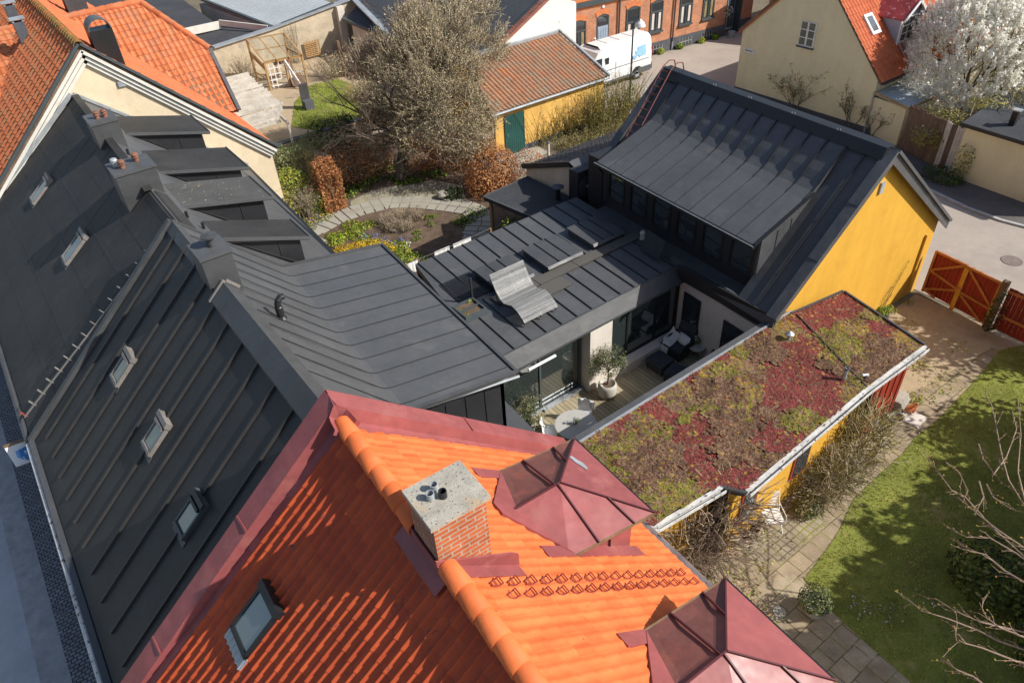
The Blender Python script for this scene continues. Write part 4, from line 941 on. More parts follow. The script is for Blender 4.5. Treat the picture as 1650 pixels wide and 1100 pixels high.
# walkway gratings
def gratemat():
    m, t, b = nt('steel_grating'); o = objco(t); k = t.nodes.new('ShaderNodeTexBrick'); link(t, o, k.inputs['Vector'])
    k.offset = 0; k.inputs['Scale'].default_value = 1; k.inputs['Brick Width'].default_value = .045; k.inputs['Row Height'].default_value = .045; k.inputs['Mortar Size'].default_value = .01
    k.inputs['Color1'].default_value = k.inputs['Color2'].default_value = (.025, .024, .022, 1); k.inputs['Mortar'].default_value = (.13, .12, .105, 1)
    link(t, k.outputs['Color'], b.inputs['Base Color']); b.inputs['Roughness'].default_value = .7; return m
M['grating'] = gratemat()
for i, (x0, x1, y0, y1) in enumerate(((10.0, 11.6, 14.98, 15.42), (11.62, 13.2, 14.95, 15.36), (13.22, 14.8, 14.95, 15.36), (14.82, 16.0, 14.95, 15.36), (11.35, 12.4, 14.35, 14.93))):
    mb = MB(); mb.box(x0, y0, zA(y0)+.03, x1, y1, zA(y0)+.07)
    tag(mb.build('walkway_grating', 'grating'), ['grating panel below the wavy roof lounger', 'grating panel in front of the middle roof hatch', 'sunlit and half shaded grating panel right of the middle hatch', 'grating panel in full shade beside the dormer', 'square grating panel at the foot of the wavy lounger'][i], 'grating', 'walkway gratings on the flat roof')
mb = MB(); 
for k in range(22): mb.box(9.15+k*.055, 15.7, ZA+.05, 9.18+k*.055, 17.05, ZA+.085)
mb.box(9.1, 15.75, ZA+.02, 10.36, 15.8, ZA+.06); mb.box(9.1, 16.9, ZA+.02, 10.36, 16.95, ZA+.06)
tag(mb.build('duckboard', 'plastic_black'), 'dark ribbed duckboard at the left end of the flat roof', 'duckboard')
t = thing('railing_post', 'dark steel post standing by the roof planter box', 'post', (9.46, 15.59, ZA)); 
mb = MB(); mb.box(9.43, 15.56, ZA, 9.49, 15.62, ZA+.95); mb.build('upright', 'plastic_black', t); mb = MB(); mb.box(9.36, 15.49, ZA, 9.56, 15.69, ZA+.03); mb.build('foot_plate', 'metal_black', t)
# planter box
t = thing('planter_box', 'weathered grey planter box with bare soil on the flat roof', 'planter', (9.12, 15.2, ZA))
mb = MB()
for a in ((8.72, 14.85, 9.48, 14.90), (8.72, 15.55, 9.48, 15.60), (8.72, 14.9, 8.77, 15.55), (9.43, 14.9, 9.48, 15.55), (8.77, 15.2, 9.43, 15.24)): mb.box(a[0], a[1], ZA, a[2], a[3], ZA+.24)
mb.build('box', 'frame_dark', t); mb = MB(); mb.box(8.76, 14.89, ZA, 9.44, 15.56, ZA+.17); s_ = mb.build('soil', 'soil', t)
mb = MB()
for c in ((8.85, 14.98), (8.83, 15.3), (9.3, 15.5)): leafblob(mb, (c[0], c[1], ZA+.23), .07, 14, .06)
mb.build('seedlings', 'leaf_bright', t)
# wave lounger
t = thing('wave_lounger', 'silvery slatted wave shaped sun lounger on the flat roof', 'sun lounger', (10.55, 14.6, ZA))
prof_ = [(13.62, .14), (13.7, .22), (13.95, .38), (14.2, .44), (14.42, .36), (14.6, .30), (14.8, .36), (15.0, .56), (15.16, .80), (15.28, 1.0)]
mb = MB(); pts = []
for (y0, z0), (y1, z1) in zip(prof_, prof_[1:]):
    n = max(2, round(math.hypot(y1-y0, z1-z0)/.045))
    for i in range(n): pts.append((y0+(y1-y0)*i/n, z0+(z1-z0)*i/n))
pts.append(prof_[-1])
for (y0, z0), (y1, z1) in zip(pts, pts[1:]):
    d = V((0, y1-y0, z1-z0)); 
    mb.bar((9.93, (y0+y1)/2, ZA+(z0+z1)/2), (11.2, (y0+y1)/2, ZA+(z0+z1)/2), d.length*.74, .022, V((0, -d.z, d.y)))
mb.build('slats', mat('silver_grey_slats', (.25, .25, .245), .42, .55, 2.2, 30, .2, stretch=(.15, 5, 5)), t)
mb = MB()
for x in (9.96, 10.56, 11.12):
    mb.prism([(x, y, ZA+z) for y, z in prof_]+[(x, y, ZA+max(.02, z-.12)) for y, z in prof_[::-1]], (.045, 0, 0))
mb.bar((10.0, 15.2, ZA+.85), (10.0, 15.0, ZA), .04, .04); mb.bar((11.14, 15.2, ZA+.85), (11.14, 15.0, ZA), .04, .04)
mb.build('frame', 'metal_black', t)
# lantern and slatted panel by the dormer
t = thing('storm_lantern', 'small pale storm lantern on the roof edge below the dormer', 'lantern', (15.95, 14.85, ZA))
mb = MB(); mb.lathe((15.95, 14.85, ZA+.03), [(.09, 0), (.10, .03), (.08, .05), (.08, .24), (.10, .26), (.06, .34), (.02, .36)], 14); mb.build('body', 'planter', t); mb = MB(); mb.tube([V((15.95+.07*math.cos(a), 14.85, ZA+.36+.07*math.sin(a))) for a in [i*math.pi/6 for i in range(7)]], .008, 5); mb.build('handle', 'rust', t)
t = thing('slatted_panel', 'dark slatted sun shade panel leaning against the dormer wall', 'panel', (16.0, 14.0, ZA))
a, b, c_, d_ = V((15.75, 14.45, ZA+.62)), V((15.62, 13.55, ZA+.62)), V((15.35, 13.45, ZA+.12)), V((15.4, 14.35, ZA+.12)); n_ = (b-a).cross(d_-a).normalized(); n_ = n_ if n_.z > 0 else -n_
mb = MB()
for k in range(11): mb.bar(a.lerp(d_, k/10), b.lerp(c_, k/10), .034, .02, n_)
mb.build('slats', 'plastic_black', t); mb = MB(); mb.bar(a.lerp(b, .1)-n_*.02, d_.lerp(c_, .1)-n_*.02, .04, .02, n_); mb.bar(a.lerp(b, .9)-n_*.02, d_.lerp(c_, .9)-n_*.02, .04, .02, n_); mb.bar(a.lerp(b, .5), a.lerp(b, .5)+V((.1, 0, -.6)), .04, .03); mb.build('frame', 'plastic_black', t)

# ================================================================ deck and courtyard furniture
mb = MB(); x = 8.0
while x < 16.0:
    mb.box(x+.006, 9.3, .06, x+.137, 13.45, .15); x += .145
structure(mb.build('deck', 'deck'))
# olive in pale pot
def olive(loc, hs, trunk, label, n, cr, pot=True):
    t = thing('potted_olive_tree', label, 'olive tree', loc, 'potted olive trees on the deck'); c = V(loc)
    mb = MB(); k = hs
    mb.lathe(c, [(.20*k, 0), (.27*k, .05*k), (.31*k, .2*k), (.30*k, .42*k), (.26*k, .52*k), (.24*k, .52*k), (.23*k, .44*k)], 28); mb.build('pot', 'planter', t, smooth=True)
    mb = MB(); mb.lathe(c+V((0, 0, .43*k)), [(.235*k, 0), (.001, .03)], 20); mb.build('soil', 'soil', t)
    mb = MB(); tips = []; top = c+V((.03, .02, .45*k+trunk))
    mb.tube([c+V((0, 0, .43*k)), c+V((.02, -.01, .43*k+trunk*.5)), top], [.032, .026, .022], 7)
    for _ in range(11): grow(mb, top-V((0, 0, rnd.random()*.25)), rv()+V((0, 0, .9)), cr*.62, .012, 2, tips, 3, .8, .25, .62, .12, 0, 3, .003)
    mb.build('trunk', 'bark', t)
    mb = MB(); cc = c+V((.03, .02, .45*k+trunk+cr*.55))
    for p, d in tips:
        q = p-cc
        if q.length > cr*1.15: p = cc+q*(cr*1.05/q.length)
        for _ in range(int(n/len(tips))): mb.leaf(p+rv()*.13, .075*rnd.uniform(.7, 1.2), rnd.choice((0, 0, 1, 2)), None, .3)
    leafblob(mb, cc, (cr, cr, cr*.85), n//4, .075, (0, 1, 2), .6, asp=.3)
    mb.build('foliage', ['leaf_olive', 'leaf_olive_b', 'leaf_dark'], t)
P = G(978, 636, .15); olive((P.x, P.y, .15), 1.0, .62, 'olive tree on a bare stem in a round pale pot, middle of the deck', 2300, .62)
olive((9.15, 12.6, .15), .8, .16, 'bushy olive by the roof corner at the left end of the deck', 2500, .60)
# loungers
def cushbox(mb, c, ux, uy, uz, mi=0): mb.obox(c, ux, uy, uz, mi)
def lounge_chair(loc, ang, label):
    t = thing('lounge_chair', label, 'lounge chair', loc, 'wicker lounge chairs on the deck', ang)
    W = WM(t); q = lambda x, y, z: W @ V((x, y, z)); u = W.to_3x3()
    mb = MB(); mb.prism([q(-.36, -.36, .12), q(.36, -.36, .12), q(.36, .36, .12), q(-.36, .36, .12)], u @ V((0, 0, .18)))
    for x in (-.32, .32):
        for y in (-.32, .32): mb.tube([q(x, y, 0), q(x, y, .14)], .022, 6)
    mb.build('seat_frame', 'wicker', t)
    for s_ in (-1, 1):
        mb = MB(); pts = [(.36, .10), (.38, .40), (.30, .56), (0, .60), (-.38, .62)]
        mb.prism([q(x, s_*.36, z) for x, z in pts]+[q(-.38, s_*.36, .2)], u @ V((0, s_*.06, 0))); mb.build('arm', 'wicker', t)
    mb = MB(); b0, b1 = q(-.30, 0, .28), q(-.62, 0, 1.02); d = b1-b0; n = d.cross(u @ V((0, 1, 0))).normalized()
    mb.obox((b0+b1)/2, u @ V((0, .36, 0)), d/2, n*.035); mb.build('backrest', 'wicker', t)
    mb = MB(); mb.obox(q(.03, 0, .36), u @ V((.34, 0, 0)), u @ V((0, .33, 0)), u @ V((0, 0, .06))); mb.build('seat_cushion', 'cushion', t)
    mb = MB(); nb = n if n.dot(u @ V((1, 0, 0))) > 0 else -n
    mb.obox(b0.lerp(b1, .30)+nb*.07, u @ V((0, .33, 0)), d*.26, n*.05); mb.obox(b0.lerp(b1, .76)+nb*.075, u @ V((0, .33, 0)), d*.18, n*.05); mb.build('back_cushion', 'cushion', t)
    return t, q, u
def ottoman(loc, ang, label):
    t = thing('footstool', label, 'footstool', loc, 'wicker footstools on the deck', ang); W = WM(t); q = lambda x, y, z: W @ V((x, y, z)); u = W.to_3x3()
    mb = MB(); mb.prism([q(-.30, -.33, .08), q(.30, -.33, .08), q(.32, .35, .08), q(-.32, .35, .08)], u @ V((0, 0, .24)))
    for x in (-.27, .27):
        for y in (-.28, .28): mb.tube([q(x, y, 0), q(x, y, .1)], .022, 6)
    mb.build('base', 'wicker', t)
    mb = MB(); mb.obox(q(0, 0, .36), u @ V((.32, 0, 0)), u @ V((0, .34, 0)), u @ V((0, 0, .05))); mb.build('cushion', 'cushion', t)
a1 = math.pi+R(2)
P = G(1092, 556, .5); _, q, u = lounge_chair((P.x, P.y, .15), a1, 'dark wicker lounge chair with a white throw, against the house windows')
P2 = G(1064, 580, .5); ottoman((P2.x, P2.y, .15), a1, 'dark footstool in front of the lounge chair with the white throw')
P3 = G(1160, 578, .5); lounge_chair((P3.x+.05, P3.y-.12, .15), a1+R(12), 'dark wicker lounge chair half hidden behind the sedum roof edge')
P4 = G(1092, 600, .5); ottoman((P4.x, P4.y, .15), a1+R(10), 'dark footstool close to the sedum roof edge')
# throw and pillow on the first lounger
def pillow(mb, c, ux, uy, n, k=6):
    b = len(mb.v)
    for s_ in (1, -1):
        for i in range(k+1):
            for j in range(k+1):
                a, e = i/k*2-1, j/k*2-1
                th = (1-a**4)*(1-e**4)
                mb.v.append(c+ux*a*(1-.08*abs(e))+uy*e*(1-.08*abs(a))+n*(s_*th))
    st = (k+1)**2
    for s_ in (0, 1):
        for i in range(k):
            for j in range(k):
                f = [b+s_*st+i*(k+1)+j, b+s_*st+(i+1)*(k+1)+j, b+s_*st+(i+1)*(k+1)+j+1, b+s_*st+i*(k+1)+j+1]
                mb.f.append(tuple(f if s_ == 0 else f[::-1])); mb.m.append(0); mb.t.append(.5)
mb = MB(); pillow(mb, q(-.16, .10, .56), u @ V((.03, .25, 0)), u @ V((-.09, 0, .16)), u @ V((.09, 0, .05)))
tag(mb.build('pillow', 'white_cloth', smooth=True), 'white scatter cushion on the lounge chair beside the throw', 'cushion')
mb = MB(); nn_ = 12; b = 0
prof_t = [(-.20, .66), (-.12, .50), (.0, .44), (.16, .44), (.30, .43), (.37, .36), (.39, .22), (.40, .12)]
for i, (x, z) in enumerate(prof_t):
    for j in range(nn_+1):
        y = -.40+.32*j/nn_; mb.v.append(q(x+.015*math.sin(j*2.1+i), y-.02*math.sin(i*1.3), z+.02+.018*math.sin(j*1.7+i*.8)+(.18 if j < 3 and i < 5 else 0)*(1-j/3)))
for i in range(len(prof_t)-1):
    for j in range(nn_): a = i*(nn_+1)+j; mb.f.append((a, a+1, a+nn_+2, a+nn_+1)); mb.m.append(0); mb.t.append(.5)
tag(mb.build('throw', 'white_cloth', smooth=True), 'crumpled white throw draped over the arm of the lounge chair', 'throw')
P5 = G(1150, 552, .6); mb = MB(); pillow(mb, V((P5.x-.12, P5.y-.1, .62)), V((.05, .22, 0)), V((-.1, 0, .15)), V((.08, 0, .05)))
tag(mb.build('pillow', 'white_cloth', smooth=True), 'pale cushion on the lounge chair by the sedum roof edge', 'cushion')
# side table and flowers
P = G(1123, 558, .58); t = thing('side_table', 'small round white side table between the two lounge chairs', 'side table', (P.x, P.y, .15))
mb = MB(); mb.lathe((P.x, P.y, .56), [(.27, 0), (.275, .01), (.275, .03), (.26, .03), (.255, .018)], 28); mb.build('tray_top', 'planter', t)
for k in range(3):
    a = k*2.09+.4; mb = MB(); mb.tube([V((P.x+.22*math.cos(a), P.y+.22*math.sin(a), .15)), V((P.x+.16*math.cos(a+.5), P.y+.16*math.sin(a+.5), .57))], .012, 6); mb.build('leg', 'planter', t)
def bouquet(c, k, label, white=True):
    t = thing('flower_vase', label, 'vase of flowers', c); c = V(c)
    mb = MB(); mb.lathe(c, [(.045*k, 0), (.055*k, .05*k), (.045*k, .14*k), (.055*k, .16*k)], 14); mb.build('vase', 'planter', t)
    mb = MB(); leafblob(mb, c+V((0, 0, .2*k)), .12*k, 60, .07*k); mb.build('leaves', 'leaf_green', t)
    mb = MB()
    for _ in range(5):
        p = c+V((0, 0, .27*k))+rv()*.10*k
        for _ in range(14): mb.leaf(p+rv()*.035*k, .05*k)
    mb.build('blooms', 'flower_white', t)
bouquet((P.x+.03, P.y+.06, .59), 1.0, 'white flowers in a vase on the small round side table')
# dining table and chairs
P = G(928, 684, .86); TB = P.copy(); t = thing('dining_table', 'round pale grey dining table on the deck near the red house', 'table', (P.x, P.y, .15))
mb = MB(); mb.lathe((P.x, P.y, .84), [(.60, 0), (.62, .01), (.62, .03), (.60, .035)], 48); mb.build('tabletop', mat('pale_grey_top', (.46, .45, .42), .55, .06, 2, 12, .03), t)
mb = MB(); mb.lathe((P.x, P.y, .15), [(.32, 0), (.30, .03), (.05, .06), (.045, .69)], 24); mb.build('pedestal', 'plastic_black', t)
bouquet((P.x+.02, P.y+.02, .875), .8, 'small bunch of white flowers in a pot on the round dining table')
def shell_chair(loc, ang, label, throw):
    t = thing('dining_chair', label, 'chair', loc, 'white dining chairs round the table', ang); W = WM(t); q = lambda x, y, z: W @ V((x, y, z))
    mb = MB(); k = 10
    for i in range(k+1):
        for j in range(7):
            f = i/k; v = j/6*2-1
            x = .22-.42*min(1, f*1.7) - (.10*max(0, f-.55)*2); z = .44+.03*abs(v)**2 + (max(0, f-.5)*2)**1.2*.40; y = v*(.23-.03*f)
            mb.v.append(q(x+.06*(v*v)*max(0, f-.5)*2, y, z))
    for i in range(k):
        for j in range(6): a = i*7+j; mb.f.append((a, a+1, a+8, a+7)); mb.m.append(0); mb.t.append(.5)
    mb.build('shell', 'white_paint', t, smooth=True)
    for x in (-.17, .17):
        for y in (-.17, .17): mb = MB(); mb.tube([q(x*.7, y*.7, .44), q(x*1.15, y*1.15, 0)], .014, 6); mb.build('leg', 'wood_tan', t)
    if throw:
        mb = MB(); b = 0
        for i in range(9):
            for j in range(11):
                f = i/8; v = j/10*2-1; zz = .90-.03*v*v
                if f < .5: x = -.29-.10*(.5-f)*2*.4-.02; z = zz-.45*(.5-f)*2
                else: x = -.23+.02*math.sin(j); z = zz-.38*(f-.5)*2
                mb.v.append(q(x+.018*math.sin(j*2.3+i*.5), v*.25+.01*math.sin(i*2), z+.012*math.sin(j*1.9)))
        for i in range(8):
            for j in range(10): a = i*11+j; mb.f.append((a, a+1, a+12, a+11)); mb.m.append(0); mb.t.append(.5)
        tag(mb.build('throw', 'white_cloth', smooth=True), 'white sheepskin throw over the back of a dining chair', 'throw')
P = G(940, 668, .6); d = TB-P; shell_chair((P.x, P.y, .15), math.atan2(d.y, d.x), 'white dining chair with a throw over its back', True)
P = G(886, 694, .6); d = TB-P; shell_chair((P.x, P.y, .15), math.atan2(d.y, d.x), 'white dining chair half hidden by the maroon parapet', False)

# ================================================================ yellow gabled house
YH = thing('yellow_house', 'yellow rendered gable house with black metal roof and broad dormer', 'house', (20, 13.5, 0))
ys0, ys1 = 9.2, 18.35; SK = .068
def yx(x, y): return x+SK*(y-ys0)
RXy, RZy = 19.75, 7.0; LXy, LZy = 15.45, 3.32; RXe, RZe = 25.05, 2.85
mb = MB(); g = [(15.75, 0), (24.72, 0), (24.72, 3.0), (RXy, 6.85), (15.75, 3.45)]
mb.prism([(x, ys0+.10, z) for x, z in g], (0, .35, 0))
g = [(16.35, 0), (24.72, 0), (24.72, 3.0), (RXy, 6.85), (18.2, 5.5), (16.35, 3.0)]
mb.prism([(x+SK*.4, ys0+.5, z) for x, z in g], (SK*8.6, 8.6, 0)); wall = mb.build('wall', ['yellow'], YH)
# courtyard side wall in pale render with a door and a window
mb = MB(); mb.prism([(15.62, 9.3, .1), (15.87, 12.95, .1), (15.87, 12.95, 2.55), (15.62, 9.3, 2.55)], (.2, 0, 0)); mb.build('courtyard_wall', 'light_wall', YH)
for nm, y0, y1, z0, z1 in (('door', 11.95, 12.7, .17, 2.2), ('window', 9.75, 10.95, .9, 2.1)):
    xw = lambda y: 15.60+.0685*(y-9.3)
    mb = MB(); mb.prism([(xw(y0), y0, z0), (xw(y1), y1, z0), (xw(y1), y1, z1), (xw(y0), y0, z1)], (-.03, 0, 0)); f = mb.build(nm, 'near_black', YH)
    mb = MB(); mb.prism([(xw(y0)-.04, y0+.08, z0+.1), (xw(y1)-.04, y1-.08, z0+.1), (xw(y1)-.04, y1-.08, z1-.08), (xw(y0)-.04, y0+.08, z1-.08)], (-.006, 0, 0)); mb.build('pane', 'glass_dark', f)
# right roof slope and left slope round the dormer
mb = MB(); yo = ys0-.02
r0, r1 = V((yx(RXy, yo), yo, RZy)), V((yx(RXy, ys1), ys1, RZy))
e0, e1 = V((RXe, yo, RZe)), V((yx(RXe, ys1), ys1, RZe)); l0, l1 = V((LXy, yo, LZy)), V((yx(LXy, ys1), ys1, LZy))
slab(mb, [r0, r1, e1, e0], .14); mb.build('lane_roof', 'metal_grey', YH)
mb = MB()
def lz(x, y): return LZy+(x-SK*(y-ys0)-LXy)*(RZy-LZy)/(RXy-LXy)
def LP(x, y): return V((x, y, lz(x, y)))
ya_, yb_ = 10.48, 17.38; xa_, xb_ = 16.2, 16.62
slab(mb, [LP(yx(LXy, yo), yo), LP(yx(LXy, ya_), ya_), LP(yx(RXy, ya_), ya_), r0], .14)
slab(mb, [LP(17.55, yb_), LP(17.6, ys1), r1, LP(yx(RXy, yb_), yb_)], .14)
slab(mb, [LP(18.0, ya_), LP(18.5, yb_), LP(yx(RXy, yb_), yb_), LP(yx(RXy, ya_), ya_)], .14)
mb.prism([(15.52, ya_, 3.22), (16.3, ya_, 3.30), (16.75, yb_, 3.26), (16.05, yb_, 3.16)], (0, 0, -.10)); lr = mb.build('courtyard_roof', 'metal_black', YH)
mb = MB(); gz = (r0-l0).cross(l1-l0).normalized(); gz = gz if gz.z > 0 else -gz
mb.bar(r1, LP(17.5, ys1), .34, .09, gz); mb.bar(r1, e1, .34, .09, (.62, 0, .78)); mb.build('verge_trim', 'metal_grey', YH); mb = MB(); mb.bar(r0, l0-(r0-l0)*.01, .34, .09, gz); mb.bar(r0, e0, .34, .09, (.62, 0, .78))
nbar = V((0, -1, 0))
mb.prism([l0+V((-.05, -.10, .02)), r0+V((0, -.10, .06)), r0+V((0, -.10, -.36)), l0+V((0, -.10, -.30))], (0, .05, 0)); mb.prism([e0+V((.05, -.10, .02)), r0+V((0, -.10, .06)), r0+V((0, -.10, -.36)), e0+V((0, -.10, -.30))], (0, .05, 0))
mb.build('verge_trim', 'metal_grey', YH)
mb = MB()   # raised ridge ventilator
u_ = (r1-r0).normalized()
mb.prism([r0+V((-.36, .1, -.20)), r0+V((-.20, .1, .12)), r0+V((.16, .1, .12)), r0+V((.34, .1, -.2))], (r1-r0)*.985); mb.build('ridge_cap', 'near_black', YH)
mb = MB()
for f in (.18, .36, .55, .72): p = r0.lerp(r1, f)+V((-.2, 0, .12)); mb.tube([p, p+V((0, 0, .07))], .012, 5); mb.tube([p+V((0, .1, 0)), p+V((0, .1, .05))], .012, 5)
mb.build('ridge_hook', 'zinc', YH)['kind'] = 'stuff'
mb = MB(); 
for f in (.33, .66): p = r0.lerp(l0, f); mb.bar(p+gz*.09+V((0, -.17, 0)), p+gz*.09+V((0, .17, 0)), .03, .012, gz)
mb.bar(l0.lerp(r0, .02)+V((0, .62, .0)), r0.lerp(l0, .05)+V((0, .62, 0)), .025, .04, gz); mb.build('roof_seam', 'metal_seam', lr)
mb = MB(); l2 = l0.lerp(l1, .45); mb.prism([l0+V((-.08, -.1, -.32)), l2+V((-.08, 0, -.32)), l2+V((-.02, 0, 0)), l0+V((-.02, -.1, 0))], (.08, 0, 0)); mb.build('eaves_fascia', 'metal_black', YH)
mb = MB(); mb.prism([l0+V((-.02, .1, .02)), l0+V((-.02, 3.6, .02)), l0+V((.16, 3.6, -.62)), l0+V((.10, .1, -.62))], (.06, 0, 0)); mb.build('eaves_apron', 'black_wall', YH); mb = MB(); mb.box(16.62, 17.32, 2.2, 17.75, 18.36, 4.86); mb.build('end_wall', 'black_wall', YH)
# broad shed dormer
dy0, dy1 = 10.40, 17.45
ex = lambda y: 15.75+.061*(y-dy0)
zE = 5.02; xk0, zk0 = 18.35, 5.83       # kink
kx = lambda y: xk0+.075*(y-dy0)
tx = lambda y: yx(RXy, y)-.30
mb = MB()
prof2 = lambda y: [V((ex(y), y, zE)), V((kx(y)-.50, y, zk0-.14)), V((kx(y)-.14, y, zk0-.005)), V((kx(y)+.12, y, zk0+.15)), V((kx(y)+.36, y, zk0+.37)), V((tx(y), y, 6.84))]
QA, QB = prof2(dy0), prof2(dy1)
for i in range(5): mb.prism([QA[i], QB[i], QB[i+1], QA[i+1]], (0, 0, -.09))
dm = mb.build('dormer', 'metal_grey', YH)
mb = MB()
for k in range(0, 12):
    y = dy0+.02+k*(dy1-dy0-.04)/11; P = prof2(y)
    for i, (a, b) in enumerate(zip(P, P[1:])):
        h = .012 if i == 0 else (.05 if i > 2 else .03)
        mb.bar(a, b, .018 if i < 2 else .03, h)
mb.build('dormer_seam', 'metal_seam', dm)['kind'] = 'stuff'
wx = lambda y: ex(y)+.38
mb = MB()
for z0, z1 in ((ZA, 3.58), (4.66, 4.98)):
    mb.prism([(wx(dy0+.1), dy0+.1, z0), (wx(dy1-.1), dy1-.1, z0), (wx(dy1-.1), dy1-.1, z1), (wx(dy0+.1), dy0+.1, z1)], (.12, 0, 0))
edges = [dy0+.1]; n_w = 6
ws = (dy1-dy0-.2); wins = []
for k in range(n_w):
    c = dy0+.1+ws*(k+.5)/n_w; wins.append((c-.44, c+.44))
last = dy0+.1
for a, b in wins+[(dy1-.1, dy1-.1)]:
    mb.prism([(wx(last), last, 3.58), (wx(a), a, 3.58), (wx(a), a, 4.66), (wx(last), last, 4.66)], (.12, 0, 0)); last = b
mb.build('dormer_front', 'black_wall', dm)
for a, b in wins:
    mb = MB()
    for y0, y1, z0, z1 in ((a, b, 3.58, 3.66), (a, b, 4.58, 4.66), (a, a+.07, 3.66, 4.58), (b-.07, b, 3.66, 4.58)):
        mb.prism([(wx(y0)-.02, y0, z0), (wx(y1)-.02, y1, z0), (wx(y1)-.02, y1, z1), (wx(y0)-.02, y0, z1)], (.10, 0, 0))
    mb.prism([(wx(a)+.03, a+.06, 3.64), (wx(b)+.03, b-.06, 3.64), (wx(b)+.03, b-.06, 4.6), (wx(a)+.03, a+.06, 4.6)], (.012, 0, 0), 1)
    mb.build('dormer_window', ['near_black', 'glass_dark'], dm)
zr = lambda x: LZy+(x-LXy-.08)*(RZy-LZy)/(RXy-LXy)
for y in (dy0+.1, dy1-.1):
    mb = MB(); xs = [wx(y), 18.2+.07*(y-dy0), 19.3+.07*(y-dy0)]
    mb.prism([(wx(y), y, zr(wx(y)-SK*(y-ys0))-.3), (xs[2], y, zr(xs[2]-SK*(y-ys0))-.2), (xs[2]-.1, y, 6.3), (kx(y)-.05, y, zk0-.1), (wx(y), y, zE+.0)], (0, -.08 if y < 12 else .08, 0))
    for f in (.33, .62): 
        x = wx(y)+(xs[1]-wx(y))*f; mb.bar((x, y-.09 if y < 12 else y+.09, zr(x-SK*(y-ys0))), (x, y-.09 if y < 12 else y+.09, zE+f*.5-.1), .022, .02)
    mb.build('dormer_cheek', 'metal_black', dm)
mb = MB(); a, b = V((ex(dy0)-.05, dy0-.04, zE-.05)), V((ex(dy1)-.05, dy1+.04, zE-.05))
mb.bar(a-V((0, 0, .06)), b-V((0, 0, .06)), .10, .10); mb.bar(V((ex(dy0), dy0-.02, zE-.05)), V((kx(dy0)-.1, dy0-.02, zk0-.09)), .05, .09); mb.build('dormer_gutter', 'near_black', dm)
mb = MB(); mb.bar(a-V((.05, 0, -.03)), b-V((.05, 0, -.03)), .015, .018); mb.build('gutter_edge', 'zinc', dm)
mb = MB(); mb.tube([(ex(dy1)+.05, dy1+.1, zE-.1), (ex(dy1)+.3, dy1+.05, zE-.5), (ex(dy1)+.3, dy1+.05, ZA)], .05, 8); mb.build('downpipe', 'near_black', dm)
mb = MB(); mb.bar((18.15, ys0-.0, 6.15), (18.15, ys0-.0, 6.15), .1, .1)
mb = MB(); mb.box(19.78, ys0+.04, 5.62, 19.98, ys0+.10, 5.98); mb.build('gable_vent', 'zinc', YH)
# red roof ladder at the far end
M['rust_ladder'] = mat('rusty_ladder_paint', (.21, .06, .045), .6, .3, 4, 25, .05)
t = thing('roof_ladder', 'rusty red steel ladder hooked over the black ridge', 'ladder', (18, 17.9, 5))
lt_, lb = r1+V((-.1, -.32, .26)), l0+(r0-l0)*.30+V((SK*(ys1-ys0)+.0, ys1-ys0-.72, 0))
mb = MB(); dd = (lb-lt_)
for s_ in (-.2, .2):
    o = V((0, s_, 0)); mb.tube([r1+V((.36, -.32, -.12))+o, r1+V((.22, -.32, .30))+o, r1+V((-.05, -.32, .36))+o, lt_+V((-.25, 0, -.05))+o, lb+gz*.10+o], .022, 6)
mb.build('stringer', 'rust_ladder', t)
for k in range(13):
    p = (lt_+V((-.3, 0, -.1))).lerp(lb+gz*.10, k/12.5+.02); mb = MB(); mb.tube([p-V((0, .2, 0)), p+V((0, .2, 0))], .014, 5); mb.build('rung', 'rust_ladder', t)
# downpipe shadow gap on the gable end: slim groove strip
mb = MB(); mb.box(24.05, ys0+.02, .4, 24.12, ys0+.10, 2.6); mb.build('downpipe', 'yellow', YH)

# ================================================================ small outbuildings north of the flat roof
t = thing('carport', 'flat black felt roof on timber posts beside the flat seamed roof', 'carport', (15.4, 20.5, 0))
c4 = [G(779, 317, 2.75), G(850, 285, 2.75), G(926, 322, 2.75), G(853, 348, 2.75)]
mb = MB(); mb.prism(c4, (0, 0, -.16)); mb.build('roof', 'flat_felt', t)
mb = MB()
for a, b in zip(c4, c4[1:]+c4[:1]): mb.bar(a, b, .05, .03)
mb.build('edge_trim', 'metal_grey', t)
for p in (c4[0].lerp(c4[2], .08), c4[3].lerp(c4[1], .08), c4[1].lerp(c4[3], .08)): mb = MB(); mb.box(p.x-.06, p.y-.06, 0, p.x+.06, p.y+.06, 2.6); mb.build('post', 'wood_tan', t)
mb = MB(); mb.prism([(c4[3].x, c4[3].y, .1), (c4[2].x-.1, c4[2].y, .1), (c4[2].x-.1, c4[2].y, 2.55), (c4[3].x, c4[3].y, 2.55)], (0, -.08, 0)); mb.build('wall', 'black_wall', t)
P = G(899, 320, 2.75); P = V((16.25, 19.95, 2.75)); t = thing('flue_cowl', 'black mushroom capped flue standing on the flat felt roof', 'flue', G(899, 322, 2.75))
P = G(899, 322, 2.75); mb = MB(); mb.lathe(P, [(.10, 0), (.10, .50)], 14); mb.build('pipe', 'near_black', t); mb = MB(); mb.lathe(P+V((0, 0, .5)), [(.12, 0), (.24, .03), (.24, .06), (.06, .12)], 22); mb.build('cap', 'plinth', t)
